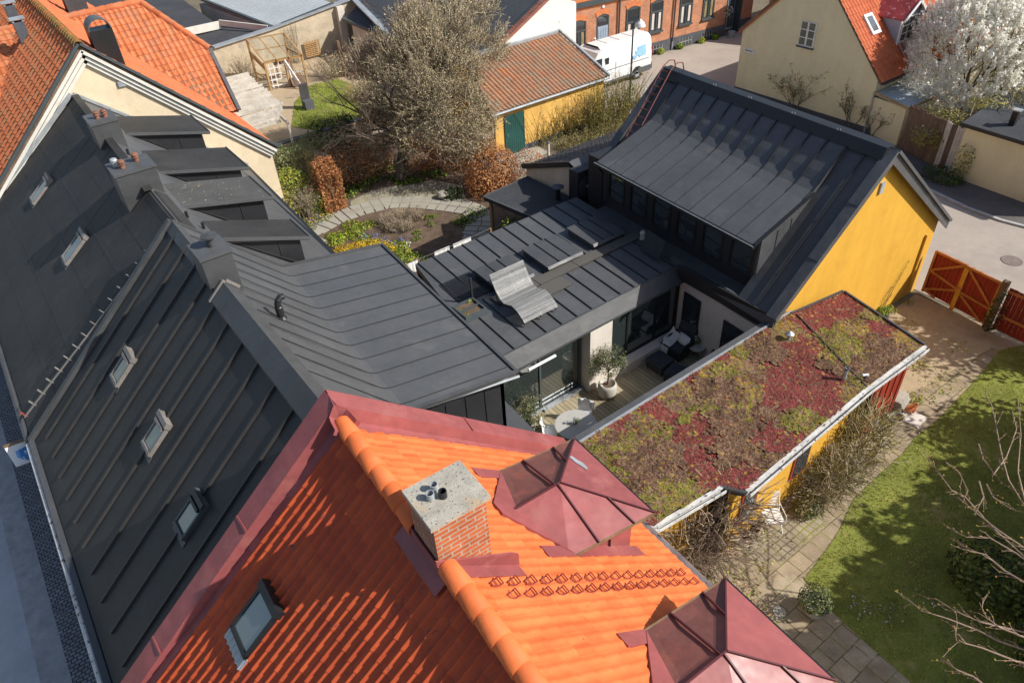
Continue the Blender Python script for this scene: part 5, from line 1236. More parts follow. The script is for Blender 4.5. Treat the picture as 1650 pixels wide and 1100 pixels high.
# outbuilding with black pantiles and a cream end wall
t = thing('outbuilding', 'low outbuilding with black pantiles and cream end wall', 'outbuilding', (19, 21, 0))
XO = 16.75
w0, w1, w2 = GX(848, 272, XO), GX(921, 268, XO), GX(920, 314, XO)
mb = MB(); mb.prism([(XO, w0.y, 0), (XO, w1.y, 0), (XO, w1.y, w1.z), (XO, w0.y, w0.z)], (.15, 0, 0)); mb.build('end_wall', 'cream', t)
mb = MB(); mb.prism([(XO+.1, w1.y+.02, 0), (22.6, w1.y+.02, 0), (22.6, w1.y+.02, w1.z-.08), (XO+.1, w1.y+.02, w1.z-.08)], (0, .12, 0)); mb.prism([(XO+.1, w0.y-.12, 0), (22.6, w0.y-.12, 0), (22.6, w0.y-.12, w0.z-.08), (XO+.1, w0.y-.12, w0.z-.08)], (0, .1, 0)); mb.build('wall', 'black_wall', t)
mb = MB(); mb.bar(V((XO-.04, w0.y+.15, w0.z-.03)), V((XO-.04, w1.y-.02, w1.z+.01)), .12, .20); mb.build('verge_trim', 'black_wall', t)
mb = MB(); mb.box(XO-.08, w1.y-.10, 0, XO+.06, w1.y+.02, w1.z); mb.build('corner_trim', 'near_black', t)
mb = MB(); A_, B_ = V((XO, w0.y+.12, w0.z+.05)), V((XO, w1.y, w1.z+.1)); U_ = V((5.9, 0, 0)); vd = B_-A_
mb.prism([A_, B_, B_+U_, A_+U_], (0, 0, -.1), 1); pantile(mb, A_, U_, vd, 5.9, vd.length, .24, .30, .035, 0, .03, 5); mb.build('roof', ['tile_black', 'black_wall'], t)
mb = MB(); mb.prism([B_+V((-.08, .08, .09)), B_+U_+V((0, .08, .09)), B_+U_+V((0, -.42, -.10)), B_+V((-.08, -.42, -.10))], (0, 0, -.04)); mb.build('ridge_flashing', 'metal_grey', t)
# heat pump
P = G(955, 322, 3.1); t = thing('heat_pump', 'black heat pump unit with round fan grille by the dormer corner', 'heat pump', (16.75, 18.95, 3.1))
mb = MB(); mb.box(16.45, 18.75, 2.6, 17.45, 19.25, 4.05); mb.build('casing', 'plastic_black', t)
mb = MB()
for r_ in (.12, .20, .28, .36): mb.tube([V((16.9+r_*math.cos(a), 18.73, 3.4+r_*math.sin(a))) for a in [i*2*math.pi/24 for i in range(25)]], .012, 4)
for k in range(8): a = k*math.pi/4; mb.tube([V((16.9, 18.73, 3.4)), V((16.9+.36*math.cos(a), 18.73, 3.4+.36*math.sin(a)))], .008, 4)
mb.build('fan_grille', 'plinth', t); mb = MB(); mb.lathe((16.9, 18.70, 3.36), [(.05, 0), (.05, .05), (.01, .08)], 10); mb.build('fan_hub', 'zinc', t)

# ================================================================ sedum roofed annex along the yard
SH = thing('sedum_roof_annex', 'long low annex with red and green sedum roof and yellow wall', 'outbuilding', (13, 7.7, 0))
zS = 3.0; zL = 2.78
up0, up1, up2, up3 = V((7.55, 9.22, zS)), V((16.1, 9.22, zS)), V((16.45, 9.05, zS)), V((18.45, 8.84, zS))
lo3, lo2, lo1, lo0 = G(1489, 557, zL), G(1397, 624, zL), G(1200, 790, zL), G(1055, 845, zL)
lo1b = G(1160, 782, zL)
poly = [up0, up1, up3, lo3, lo2, lo1, lo1b, lo0, V((6.9, 6.9, zL))]
def zs(x, y): return zL + (zS-zL)*max(0, min(1, (y-6.2)/3.0))
mb = MB(); P2d = [(p.x, p.y) for p in poly]
mb.prism([(p.x, p.y, zs(p.x, p.y)-.06) for p in poly], (0, 0, -.16)); rf = mb.build('roof_deck', 'black_wall', SH)
# sedum mat: patches of red, brown and green (species colours)
patches = []   # (px, py, radius m, kind)
for x, y, r_, k in ((1340, 497, .55, 'r'), (1310, 520, .5, 'r'), (1365, 480, .5, 'r'), (1430, 520, .5, 'r'), (1460, 540, .4, 'o'), (1415, 513, .33, 'g'), (1330, 540, .32, 'g'), (1420, 560, .62, 'b'), (1450, 575, .45, 'b'), (1365, 555, .5, 'g'), (1395, 590, .45, 'b'), (1345, 570, .35, 'g'),
    (1265, 535, .4, 'o'), (1240, 570, .5, 'b'), (1225, 560, .4, 'b'), (1300, 570, .55, 'r'), (1290, 600, .75, 'r'), (1330, 610, .5, 'r'), (1340, 590, .3, 'b'), (1328, 575, .28, 'o'), (1370, 625, .40, 'o'), (1375, 610, .25, 'g'), (1330, 640, .5, 'r'), (1270, 640, .6, 'r'), (1290, 670, .45, 'g'), (1240, 620, .5, 'r'), (1240, 660, .4, 'b'), (1210, 630, .45, 'o'), (1205, 655, .3, 'g'),
    (1215, 600, .4, 't'), (1165, 600, .3, 'g'), (1150, 625, .5, 'b'), (1130, 650, .3, 'g'), (1110, 645, .3, 't'), (1190, 640, .35, 'b'), (1175, 670, .6, 'b'), (1200, 690, .5, 'b'), (1240, 700, .55, 'r'), (1215, 720, .45, 'b'), (1245, 735, .4, 'b'), (1180, 720, .5, 'b'), (1110, 715, .28, 'r'), (1125, 740, .38, 'r'), (1150, 765, .4, 'r'), (1190, 770, .45, 'r'), (1120, 690, .4, 'r'), (1100, 675, .25, 'g'), (1060, 670, .4, 'r'), (1040, 690, .3, 'o'), (1030, 680, .3, 't'), (1070, 700, .3, 'g'), (1020, 700, .25, 'g'), (1070, 740, .7, 'b'), (1020, 740, .5, 'b'), (1040, 780, .6, 'b'), (1000, 725, .4, 'g'), (980, 710, .3, 'b'), (960, 730, .4, 'g'), (990, 760, .4, 'g'), (1090, 790, .5, 'g'), (1060, 810, .4, 'g'), (1130, 790, .3, 't'), (1290, 735, .3, 'b'), (1250, 760, .3, 't'), (1220, 780, .3, 'o'), (1280, 700, .25, 'r'), (1090, 650, .35, 't'), (1195, 570, .3, 'g'), (1180, 590, .3, 'o'), (1150, 680, .3, 'b'), (1140, 610, .25, 'o')):
    q = G(x, y, 2.92); patches.append((q.x, q.y, r_*.62, k))
KIND = {'r': (0, 1, 0, 0, 1), 'b': (2, 3, 2, 2, 7), 'g': (4, 5, 4, 7), 'o': (6, 7, 4, 3), 't': (7, 3, 3, 2, 4)}
def skind(x, y):
    x2 = x+mnoise.noise((x*1.6, y*1.6, 3))*.34+mnoise.noise((x*5, y*5, 9))*.18+rnd.gauss(0, .06); y2 = y+mnoise.noise((x*1.6, y*1.6, 7))*.34+mnoise.noise((x*5, y*5, 17))*.18+rnd.gauss(0, .06)
    best, bk = 9, 't'
    for a, b, r_, k in patches:
        d = math.hypot(x2-a, y2-b)/r_
        if d < best: best, bk = d, k
    if best > 1.9: bk = 'r' if mnoise.noise((x*1.1, y*1.1, 1)) > .05 else 'o'
    return bk
SM = ['sed_red', 'sed_red_b', 'sed_brown', 'sed_brown_b', 'sed_green', 'sed_green_b', 'sed_gold', 'sed_tan']
mb = MB(); cs = .075
x = 6.9
while x < 18.6:
    y = 5.7
    while y < 9.3:
        xc, yc = x+cs/2, y+cs/2
        if inpoly(xc, yc, P2d):
            k = skind(xc, yc); mi = rnd.choice(KIND[k])
            if rnd.random() < .15: mi = rnd.choice((1, 3, 2, 7, 6))
            hh = {'b': .055, 'g': .045}.get(k, .015)
            h = lambda a, b: zs(a, b)+.0+hh*(.6+mnoise.noise((a*2.5, b*2.5, 2)))+.02*mnoise.noise((a*9, b*9, 4))
            mb.poly([(x, y, h(x, y)), (x+cs, y, h(x+cs, y)), (x+cs, y+cs, h(x+cs, y+cs)), (x, y+cs, h(x, y+cs))], mi)
            nt_ = {'b': 6, 'g': 5}.get(k, 4)
            for _ in range(nt_):
                p = V((x+rnd.random()*cs, y+rnd.random()*cs, 0)); p.z = h(p.x, p.y)+rnd.uniform(0, .05 if k in 'bg' else .025)
                m2 = mi if rnd.random() < .65 else rnd.choice(KIND[k])
                if rnd.random() < .07: m2 = rnd.choice((3, 7, 6, 5))
                mb.leaf(p, rnd.uniform(.022, .048), m2, rv()+V((0, 0, 1.1)), .7)
        y += cs
    x += cs
so_ = mb.build('sedum', SM, SH); so_['kind'] = 'stuff'
# copings, divider, gutters
mb = MB(); mb.bar(up0+V((0, .0, -.02)), up1+V((.35, .0, -.02)), .05, .08); mb.build('coping', 'zinc', SH)
mb = MB(); mb.bar(up0+V((0, .12, -.03)), up1+V((.2, .12, -.03)), .16, .08)
mb.build('inner_coping', 'metal_grey', SH)
mb = MB(); mb.bar(up2+V((-.1, .12, -.02)), up3+V((0, .03, -.02)), .05, .07); mb.bar(up3+V((.03, 0, -.04)), lo3+V((.03, 0, -.03)), .06, .08); mb.bar(up2+V((0, 0, -.02)), lo2+V((0, 0, -.02)), .022, .06); mb.build('edge_trim', 'metal_black', SH)
mb = MB()
for a, b in ((lo3, lo2), (lo2, lo1), (lo1b+V((0, -.02, 0)), lo0), (lo0, V((6.9, 6.95, zL)))):
    mb.bar(a+V((.02, -.03, -.04)), b+V((.02, -.03, -.04)), .09, .05); mb.bar(a+V((.03, -.15, -.10)), b+V((.03, -.15, -.10)), .025, .07); mb.bar(a+V((.03, -.10, -.13)), b+V((.03, -.10, -.13)), .11, .02)
mb.build('gutter', 'gutter_white', SH)
mb = MB(); mb.bar(lo1+V((0, -.05, -.05)), lo1b+V((0, 0, -.05)), .09, .06); mb.tube([lo1b+V((0, -.1, -.1)), lo1b+V((.05, -.02, -.5)), V((lo1b.x, lo1b.y, .1))], .04, 7); mb.build('downpipe', 'metal_black', SH)
wl = [V((p.x, p.y, 0)) for p in (lo2, lo1)]; 
mb = MB(); 
def wallseg(mb, a, b, z0, z1, th=.15, off=.22, mi=0):
    a, b = V((a.x, a.y, z0)), V((b.x, b.y, z0)); d = (b-a).normalized(); n = V((-d.y, d.x, 0)); n = n if n.y > 0 else -n
    mb.prism([a+n*off, b+n*off, b+n*(off+th), a+n*(off+th)], (0, 0, z1-z0), mi)
wallseg(mb, lo1, lo2, 0, zL-.22); wallseg(mb, V((6.9, 6.9, 0)), lo1b, 0, zL-.22); mb.box(7.0, 9.05, 0, 16.1, 9.18, zS-.15); mb.build('wall', 'yellow', SH)
mb = MB(); dv_ = (lo3-lo2)
k = 0
while k < 9:
    a = lo3.lerp(lo2, .05+k*.065); b = lo3.lerp(lo2, .05+(k+.85)*.065); wallseg(mb, a, b, .1, zL-.2, .03, .15+.02*(k % 2)); k += 1
a = V((lo3.x, lo3.y, 0)); mb.prism([a+V((-.2, .2, .1)), V((up3.x-.2, up3.y-.05, .1)), V((up3.x-.2, up3.y-.05, 2.7)), a+V((-.2, .2, 2.6))], (-.04, 0, 0))
mb.build('board_cladding', 'wood_red', SH)
mb = MB(); a = lo3.lerp(lo2, .66); b = lo3.lerp(lo2, .98); wallseg(mb, a, b, .1, zL-.25, .03, .5); mb.build('doorway', 'near_black', SH)
mb = MB(); p = lo2.lerp(lo1, .0); wallseg(mb, lo3.lerp(lo2, .66), lo3.lerp(lo2, .69), .1, zL-.2, .08, .15); mb.build('door_post', 'wood_brown', SH)
for f0, f1 in ((.36, .50), (.80, .93)):
    a, b = lo2.lerp(lo1, f0), lo2.lerp(lo1, f1); mb = MB(); wallseg(mb, a, b, .9, 2.2, .05, .18); fr = mb.build('window', 'red_steel', SH)
    d = (b-a); mb = MB(); wallseg(mb, a+d*.1, b-d*.1, 1.0, 2.1, .03, .165); mb.build('pane', 'glass_dark', fr)
# roof penetrations
P = G(1271, 545, 3.0); t = thing('roof_vent', 'grey cone capped roof vent on the sedum roof', 'roof vent', P); mb = MB(); mb.lathe(P-V((0, 0, .08)), [(.05, 0), (.05, .26)], 10); mb.build('pipe', 'zinc', t); mb = MB(); mb.lathe(P+V((0, 0, .15)), [(.12, 0), (.125, .02), (.02, .10)], 18); mb.build('cap', 'zinc', t)
P = G(1361, 606, 2.95); t = thing('vent_pipe', 'short blue grey vent pipe near the sedum roof gutter', 'vent pipe', P); mb = MB(); mb.lathe(P-V((0, 0, .06)), [(.055, 0), (.055, .32)], 14); mb.build('pipe', 'zinc', t); mb = MB(); mb.lathe(P+V((0, 0, .24)), [(.062, 0), (.062, .05), (.045, .05), (.045, .0)], 14); mb.build('collar', 'plinth', t)
P = G(1394, 607, 2.93); t = thing('roof_lamp', 'small white fitting lying in the moss by the roof divider', 'fitting', P); mb = MB(); mb.bar(P+V((-.07, .04, .05)), P+V((.07, -.04, .05)), .06, .035); mb.build('body', 'white_paint', t); mb = MB(); mb.box(P.x-.03, P.y-.03, P.z-.05, P.x+.03, P.y+.03, P.z+.07); mb.build('foot', 'plastic_black', t)

# ================================================================ red gate and fence on the lane
def plank_gate(a, b, z0, z1, label, name, cat, brace, group=None):
    a, b = V(a), V(b); d = (b-a); L = d.length; u = d/L; n = V((u.y, -u.x, 0)); n = n if n.x < 0 else -n
    t = thing(name, label, cat, (a+b)/2, group); k = round(L/.145)
    mb = MB()
    for i in range(k):
        p = a+u*(L*(i+.03)/k); q = a+u*(L*(i+.97)/k); zz = z1+rnd.uniform(-.01, .01)
        mb.prism([p+V((0, 0, z0)), q+V((0, 0, z0)), q+V((0, 0, zz)), p+V((0, 0, zz))], n*-.022)
    mb.build('boards', 'wood_red', t)
    mb = MB(); P = lambda f, g: a+u*L*f+V((0, 0, z0+(z1-z0)*g))+n*.03
    for x in brace: mb.bar(P(*x[0])-n*.015, P(*x[1])-n*.015, .085, .04, n)
    mb.build('brace', 'wood_orange', t); return t, u, n
ga, gm, gb = V((24.75, 9.02, 0)), V((24.62, 7.85, 0)), V((24.45, 6.62, 0))
plank_gate(ga, gm, .10, 1.82, 'red plank gate leaf hinged at the yellow house', 'gate_leaf', 'gate', (((.02, .0), (.02, 1)), ((.98, 0), (.98, 1)), ((.02, .985), (.98, .985)), ((.05, .55), (.95, .97)), ((.05, .53), (.95, .42)), ((.05, .08), (.95, .38)), ((.05, .06), (.45, .0))))
plank_gate(gm, gb, .10, 1.80, 'red plank gate leaf beside the ivy covered post', 'gate_leaf', 'gate', (((.98, 0), (.98, 1)), ((.02, .985), (.98, .985)), ((.05, .97), (.97, .42)), ((.03, .40), (.97, .36)), ((.05, .37), (.9, .0))))
t = thing('gate_post', 'yellow painted timber post where the red gate leaves meet', 'post', gm); mb = MB(); mb.box(gm.x-.10, gm.y-.11, .02, gm.x-.04, gm.y+.03, 1.72); mb.build('shaft', 'wood_yellow', t); mb = MB(); mb.box(gm.x-.13, gm.y-.13, .9, gm.x-.02, gm.y+.06, .98); mb.build('latch', 'wood_orange', t)
plank_gate((24.4, 6.35, 0), (24.2, 2.4, 0), .12, 1.75, 'red plank fence continuing right of the ivy covered post', 'plank_fence', 'fence', (((.0, .93), (1, .93)), ((.0, .35), (1, .35))))
t = thing('ivy_post', 'dark weathered gate post overgrown with ivy', 'post', (24.35, 6.5, 0)); mb = MB(); mb.box(24.27, 6.4, 0, 24.45, 6.6, 1.95); mb.build('shaft', 'wood_brown', t)
mb = MB(); leafblob(mb, (24.25, 6.4, .8), (.3, .3, .9), 260, .10, (0, 1, 0, 2), .3); mb.build('ivy', ['leaf_dark', 'leaf_hedge', 'leaf_green'], t)
# ================================================================ garden behind the black houses
bed = [G(*p) for p in ((527, 392), (545, 372), (580, 352), (620, 340), (660, 338), (705, 345), (735, 360), (748, 380), (735, 400), (700, 418), (660, 430), (600, 430), (555, 415))]
gp = [(8.0, 24), (8.2, 31.5), (10.4, 36.6), (17.2, 36.6), (19.2, 30.4), (19.4, 24), (16.6, 23.2), (16.3, 18.6), (9.2, 18.6)]
sheet('garden_earth', gp, 'soil', .02)
po = [G(*p) for p in ((565, 325), (600, 308), (640, 300), (700, 292), (745, 300), (752, 330), (700, 333), (640, 330), (585, 342), (566, 348))]
sheet('garden_patio', [(p.x, p.y) for p in po], 'patio', .04)
# curved stone path: individual flags
def ringpt(f, o):
    pts = [(505, 372), (540, 352), (580, 338), (625, 327), (670, 326), (715, 330), (760, 336), (778, 352), (770, 375), (745, 398)]
    k = f*(len(pts)-1); i = min(int(k), len(pts)-2); a, b = G(*pts[i]), G(*pts[i+1]); p = a.lerp(b, k-i); d = (b-a).normalized(); n = V((-d.y, d.x, 0)); return p+n*o
mb = MB()
for k in range(26):
    f0, f1 = k/26+.003, (k+.94)/26
    cut = rnd.uniform(-.12, .12)
    for o0, o1 in ((-.62, cut-.02), (cut+.02, .55)):
        mb.prism([ringpt(f0, o0)+V((0, 0, .05)), ringpt(f1, o0)+V((0, 0, .05)), ringpt(f1, o1)+V((0, 0, .05)), ringpt(f0, o1)+V((0, 0, .05))], (0, 0, -.04))
for (x, y) in ((500, 385), (497, 398), (512, 372), (515, 392), (508, 410)):
    c = G(x, y, .05); mb.obox(c, (.32, .1, 0), (-.08, .28, 0), (0, 0, .02))
structure(mb.build('garden_path', 'path_stone'))
sheet('flower_bed', [(p.x, p.y) for p in bed], 'soil', .055)
def plantpatch(name, label, px, n, size, mats, r, z=.12, kind='stuff', cat='plants', h=.12):
    mb = MB(); k = len(px)
    for x, y in px:
        c = G(x, y, z); leafblob(mb, c, (r, r, h), n//k, size, tuple(range(len(mats))), .25)
    o = mb.build(name, mats); return tag(o, label, cat, kind=kind)
plantpatch('groundcover', 'bright green low plants along the left rim of the oval bed', [(540, 388), (555, 380), (570, 372), (580, 382), (600, 395), (620, 400), (640, 395), (648, 405), (590, 362), (565, 362), (655, 415), (540, 380)], 3400, .09, ['leaf_bright', 'leaf_bright', 'leaf_green', 'leaf_yellow'], .45)
plantpatch('yellow_carpet', 'golden yellow flowering carpet in front of the oval bed', [(555, 400), (575, 396), (595, 392), (612, 392), (545, 408), (570, 408), (600, 402), (625, 398), (590, 410), (610, 405)], 3600, .07, ['leaf_gold', 'leaf_yellow', 'leaf_gold'], .42, .2)
plantpatch('blue_flowers', 'small blue flowers in the oval bed', [(586, 381), (602, 380), (615, 386), (622, 392), (650, 384), (630, 394)], 700, .06, ['flower_blue', 'leaf_green', 'flower_blue'], .3)
plantpatch('white_flowers', 'white flowers in the oval bed and by the path', [(657, 393), (651, 398), (635, 371)], 160, .07, ['flower_white', 'leaf_bright'], .16)
plantpatch('groundcover', 'sparse green tufts on the bare soil of the oval bed', [(673, 374), (693, 361), (700, 348), (672, 384), (690, 350), (640, 420), (670, 410), (685, 415), (600, 420)], 700, .08, ['leaf_green', 'leaf_bright'], .22)
plantpatch('border_plants', 'mixed spring border with violet and blue flowers beside the black roof edge', [(490, 356), (502, 356), (515, 352), (525, 347), (498, 366), (510, 346), (485, 345)], 1400, .08, ['leaf_bright', 'leaf_yellow', 'flower_blue', 'leaf_copper_c', 'leaf_green'], .4)
plantpatch('ivy_carpet', 'green ground ivy under the copper hedge and apple tree', [(572, 303), (560, 312), (582, 296), (612, 275), (625, 268), (660, 290), (672, 288), (648, 292), (635, 285), (705, 280), (690, 276), (600, 288), (755, 350), (770, 340), (745, 355)], 2600, .10, ['leaf_green', 'leaf_bright', 'leaf_dark'], .5)
# dry lavender mounds
for i, (px, r) in enumerate((((622, 352), .62), ((645, 348), .72), ((668, 345), .6), ((632, 362), .55), ((652, 362), .55))):
    c = G(*px, .3); mb = MB()
    for _ in range(260):
        d = rv()+V((0, 0, .9)); d.normalize(); p = c+V((rnd.uniform(-.2, .2), rnd.uniform(-.2, .2), -.3)); mb.tube([p, p+d*r*rnd.uniform(.6, 1.05)], [.008, .004], 3, rnd.choice((0, 1)), cap=False)
    leafblob(mb, c, (r*.8, r*.8, r*.6), 420, .06, (2, 3), .5, asp=.35)
    tag(mb.build('lavender_bush', ['twig', 'bark_pale', 'leaf_grey', 'leaf_straw']), 'dry grey lavender mound at the back rim of the oval flower bed', 'bush', 'dry lavender mounds')
# garden wall along the upper lawn, ivy hedge
t = thing('garden_wall', 'low grey retaining wall below the bleached pergola', 'wall', (13, 36.9, 0))
mb = MB(); a, b = G(425, 240, 1.0), G(596, 188, 1.0); mb.bar(V((a.x, a.y, 0)), V((b.x, b.y, 0)), .25, 1.0); mb.build('wall', 'old_plaster', t); mb = MB(); mb.bar(a+V((0, 0, 0)), b, .34, .07); mb.build('coping', 'plinth', t)
mb = MB(); A_, B_ = G(398, 264, 2.0), G(497, 236, 2.0)
leafbox(mb, (A_.x-.6, A_.y-.1, .2), (4.6, .25, 0), (0, 1.1, 0), 1.75, 7000, .10, (0, 1, 2, 0), .16)
tag(mb.build('ivy_hedge', ['leaf_ivy', 'leaf_ivy_b', 'leaf_hedge']), 'clipped dark ivy hedge beside the cream gable house', 'hedge')
mb = MB(); P = G(530, 245, 1.0); leafbox(mb, (12.6, 33.6, .1), (2.6, 1.4, 0), (-.3, .7, 0), 2.0, 2200, .12, (0, 1, 0), .3)
tag(mb.build('ivy_bush', ['leaf_dark', 'leaf_hedge']), 'dark evergreen ivy mass behind the copper hedge', 'bush')
mb = MB(); a, b = G(525, 250, .9), G(512, 275, .9); mb.bar(V((11.9, 34.2, 0)), V((12.3, 32.4, 0)), .3, 1.5); tag(mb.build('wall_stub', 'old_plaster'), 'sunlit end of a plastered garden wall beside the ivy hedge', 'wall')
# copper beech hedges
CB = ['leaf_copper', 'leaf_copper_b', 'leaf_copper_c']
def hedge(P, U, Wd, h, n, label, name='beech_hedge', mats=CB, size=.10, rough=.14):
    mb = MB(); leafbox(mb, P, U, Wd, h, n, size, (0, 0, 1, 2), rough)
    k = 40
    for _ in range(k):
        p = V(P)+V(U)*rnd.random()+V(Wd)*rnd.random(); mb.tube([(p.x, p.y, 0), (p.x+rnd.gauss(0, .1), p.y+rnd.gauss(0, .1), h*.9)], .02, 4, 3, cap=False)
    return tag(mb.build(name, mats+['bark']), label, 'hedge', 'copper beech hedges')
hedge((10.55, 29.5, .05), (1.05, -.1, 0), (.35, 1.7, 0), 1.95, 4600, 'tall clipped copper beech pillar at the left end of the patio')
mb = MB()
for c, r in (((13.4, 31.9, .9), (1.2, .9, 1.1)), ((14.5, 31.9, .8), (1.0, .8, 1.0)), ((12.4, 32.4, .9), (.9, 1.0, 1.1))): leafblob(mb, c, r, 1900, .10, (0, 1, 2, 3), .45)
tag(mb.build('beech_hedge', CB+['leaf_bud']), 'loose beech hedge under the left side of the apple tree', 'hedge', 'copper beech hedges')
mb = MB()
for c, r in (((16.6, 30.6, 1.0), (1.2, .9, 1.1)), ((17.8, 29.6, 1.1), (1.2, 1.1, 1.2)), ((18.6, 28.9, 1.2), (1.0, 1.0, 1.1))): leafblob(mb, c, r, 1500, .10, (0, 1, 2, 0), .45)
tag(mb.build('beech_hedge', CB), 'loose beech hedge right of the apple trunk', 'hedge', 'copper beech hedges')
mb = MB(); leafblob(mb, (17.9, 26.7, 1.0), (1.35, 1.25, 1.25), 5200, .10, (0, 0, 1, 2, 3), .62); leafblob(mb, (17.3, 26.3, .6), (1.0, 1.0, .8), 1400, .10, (0, 1, 2), .6)
for _ in range(30): p = V((17.7+rnd.gauss(0, .3), 26.6+rnd.gauss(0, .3), 0)); mb.tube([p, p+V((rnd.gauss(0, .4), rnd.gauss(0, .4), 1.9))], .018, 4, 4, cap=False)
tag(mb.build('beech_hedge', CB+['leaf_copper', 'bark']), 'large rounded copper beech beside the felt carport roof', 'hedge', 'copper beech hedges')
mb = MB(); leafblob(mb, (19.3, 25.6, .9), (1.0, 1.0, 1.0), 2000, .10, (0, 1, 2), .55)
tag(mb.build('beech_hedge', ['leaf_copper', 'leaf_copper_b', 'blossom_b']), 'low reddish beech shrub by the ochre shed door', 'hedge', 'copper beech hedges')
# shrubs left
def shrub(label, c, r, n, size, mats, twigs=40, name='shrub', cat='shrub', group=None, shell=.4):
    mb = MB(); c = V(c); r = V(r)
    for _ in range(twigs):
        p = V((c.x+rnd.gauss(0, .15), c.y+rnd.gauss(0, .15), 0)); d = rv(); q = c+V((d.x*r.x, d.y*r.y, abs(d.z)*r.z*.8)); mb.tube([p, p.lerp(q, .5)+rv()*.1+V((0, 0, .15)), q], [.016, .01, .005], 4, len(mats), cap=False)
    leafblob(mb, c, r, n, size, tuple(range(len(mats))), shell)
    return tag(mb.build(name, mats+['twig']), label, cat, group)
shrub('leafy yellow green shrub under the ivy hedge', (9.9, 31.6, .9), (1.0, .9, 1.0), 2200, .10, ['leaf_yellow', 'leaf_bright', 'leaf_hedge'])
shrub('yellow green shrub close to the black roof edge', (9.1, 30.6, .6), (.8, .9, .7), 1200, .10, ['leaf_yellow', 'leaf_straw', 'leaf_hedge'])
shrub('low dark green shrub at the foot of the copper pillar', (10.4, 30.3, .5), (.6, .7, .6), 900, .09, ['leaf_green', 'leaf_bright'])
shrub('almost bare straw coloured bush beside the bird bath', (9.9, 30.0, .9), (.75, .7, 1.0), 420, .07, ['leaf_straw', 'leaf_olive'], 150)
c = G(500, 310, 1.0); t = thing('bird_bath', 'small pink bird bath bowl on a thin stem among the shrubs', 'bird bath', (c.x, c.y, 0)); mb = MB(); mb.lathe((c.x, c.y, 1.0), [(.05, 0), (.2, .05), (.22, .09), (.18, .07), (.02, .05)], 16); mb.build('bowl', mat('pink_glaze', (.55, .16, .13), .5, .2, 4, 20, .05), t); mb = MB(); mb.tube([(c.x, c.y, 0), (c.x, c.y, 1.02)], .03, 8); mb.build('stem', 'wood_brown', t)
c = G(713, 311, .3); t = thing('garden_lantern_stone', 'round pale stone standing on the shaded patio', 'stone ball', c); mb = MB(); mb.lathe((c.x, c.y, .04), [(.12, 0), (.26, .1), (.28, .2), (.2, .3), (.03, .33)], 18); mb.build('stone', 'concrete', t); mb = MB(); mb.box(c.x-.15, c.y-.15, 0, c.x+.15, c.y+.15, .06); mb.build('base', 'plinth', t)
mb = MB(); leafblob(mb, (G(730, 312, .25)), (.5, .4, .3), 240, .14, (0,), .3); tag(mb.build('low_bush', ['leaf_dark']), 'dark low bush in the patio shade beside the copper dome', 'bush')
# ivy under the carport edge
mb = MB(); q = c4[0].lerp(c4[3], .55); leafblob(mb, (q.x, q.y-.25, 1.6), (.7, .5, .9), 700, .12, (0, 1, 2), .4); leafblob(mb, (c4[3].x-.2, c4[3].y-.2, .8), (.7, .5, .8), 500, .12, (0, 1, 2), .4)
tag(mb.build('climber', ['leaf_green', 'leaf_dark', 'leaf_bright']), 'green climber growing under the edge of the felt carport roof', 'climber')
# washing line
t = thing('washing_line', 'slack washing line along the flat roof edge', 'washing line', (11, 19.3, 0)); YW = 19.3
a, b = GY(655, 425, YW), GY(790, 368, YW)
mb = MB(); mb.tube([a, a.lerp(b, .5)-V((0, 0, .05)), b], .012, 5); mb.build('line', 'plastic_black', t)
for p in (a, b): mb = MB(); mb.tube([(p.x, p.y, 0), p], .04, 8); mb.build('pole', 'wood_tan', t)
def cloth(x0, x1, drop, label, seed):
    p, q = GY(x0, 0, YW), GY(x1, 0, YW); f0 = (G(x0, 425+(x0-655)*-.42, 2.0)); 
    A_, B_ = a.lerp(b, (x0-655)/135), a.lerp(b, (x1-655)/135); mb = MB(); n = 10; m = 6
    for i in range(n+1):
        for j in range(m+1):
            s_ = A_.lerp(B_, i/n); mb.v.append(s_+V((0, .05*math.sin(i*1.9+seed)*j/m, -drop*j/m*(1+.05*math.sin(i+seed)))))
    for i in range(n):
        for j in range(m): k = i*(m+1)+j; mb.f.append((k, k+1, k+m+2, k+m+1)); mb.m.append(0); mb.t.append(.5)
    tag(mb.build('laundry_sheet', 'white_cloth', smooth=True), label, 'laundry')
cloth(657, 672, .5, 'white cloth at the left end of the washing line', 1); cloth(698, 722, .45, 'pale towel in the middle of the washing line', 3); cloth(728, 757, .7, 'wide white sheet right on the washing line', 5)

# ================================================================ apple tree
def tree_part(mb, name, mats, parent): return mb.build(name, mats, parent)
t = thing('apple_tree', 'large budding old apple tree with ivy on its trunk', 'tree', (15.04, 30.5, 0))
random_state = rnd.getstate(); rnd.seed(5)
mb = MB(); tips = []; base = V((15.04, 30.5, 0)); fork = V((15.6, 30.6, 2.0))
mb.tube([base, base+V((.1, 0, .6)), base+V((.3, .05, 1.3)), fork], [.30, .23, .20, .19], 10)
for d, L in (((.9, .2, .9), 2.5), ((.3, .9, .9), 2.3), ((-.7, .3, .7), 2.3), ((.2, -.7, .7), 2.2), ((.8, -.5, 1), 2.5), ((.5, .3, 1.3), 2.8), ((-.3, -.4, 1), 2.2), ((1.0, .7, .6), 2.6), ((-.8, -.3, .4), 2.0)):
    grow(mb, fork-V((0, 0, rnd.random()*.4)), d, L, .11, 4, tips, 3, .75, .22, .72, .10, 0, 4, .007)
mb.build('trunk', 'bark', t)
cc = V((17.1, 30.9, 4.6)); rr = V((4.2, 3.9, 3.7))
def infl(p): q = p-cc; return (q.x/rr.x)**2+(q.y/rr.y)**2+(q.z/rr.z)**2
mb = MB(); n = 0
cl_pts = [p for p, d in tips if infl(p) < .62 and p.z > .9]
extra = []
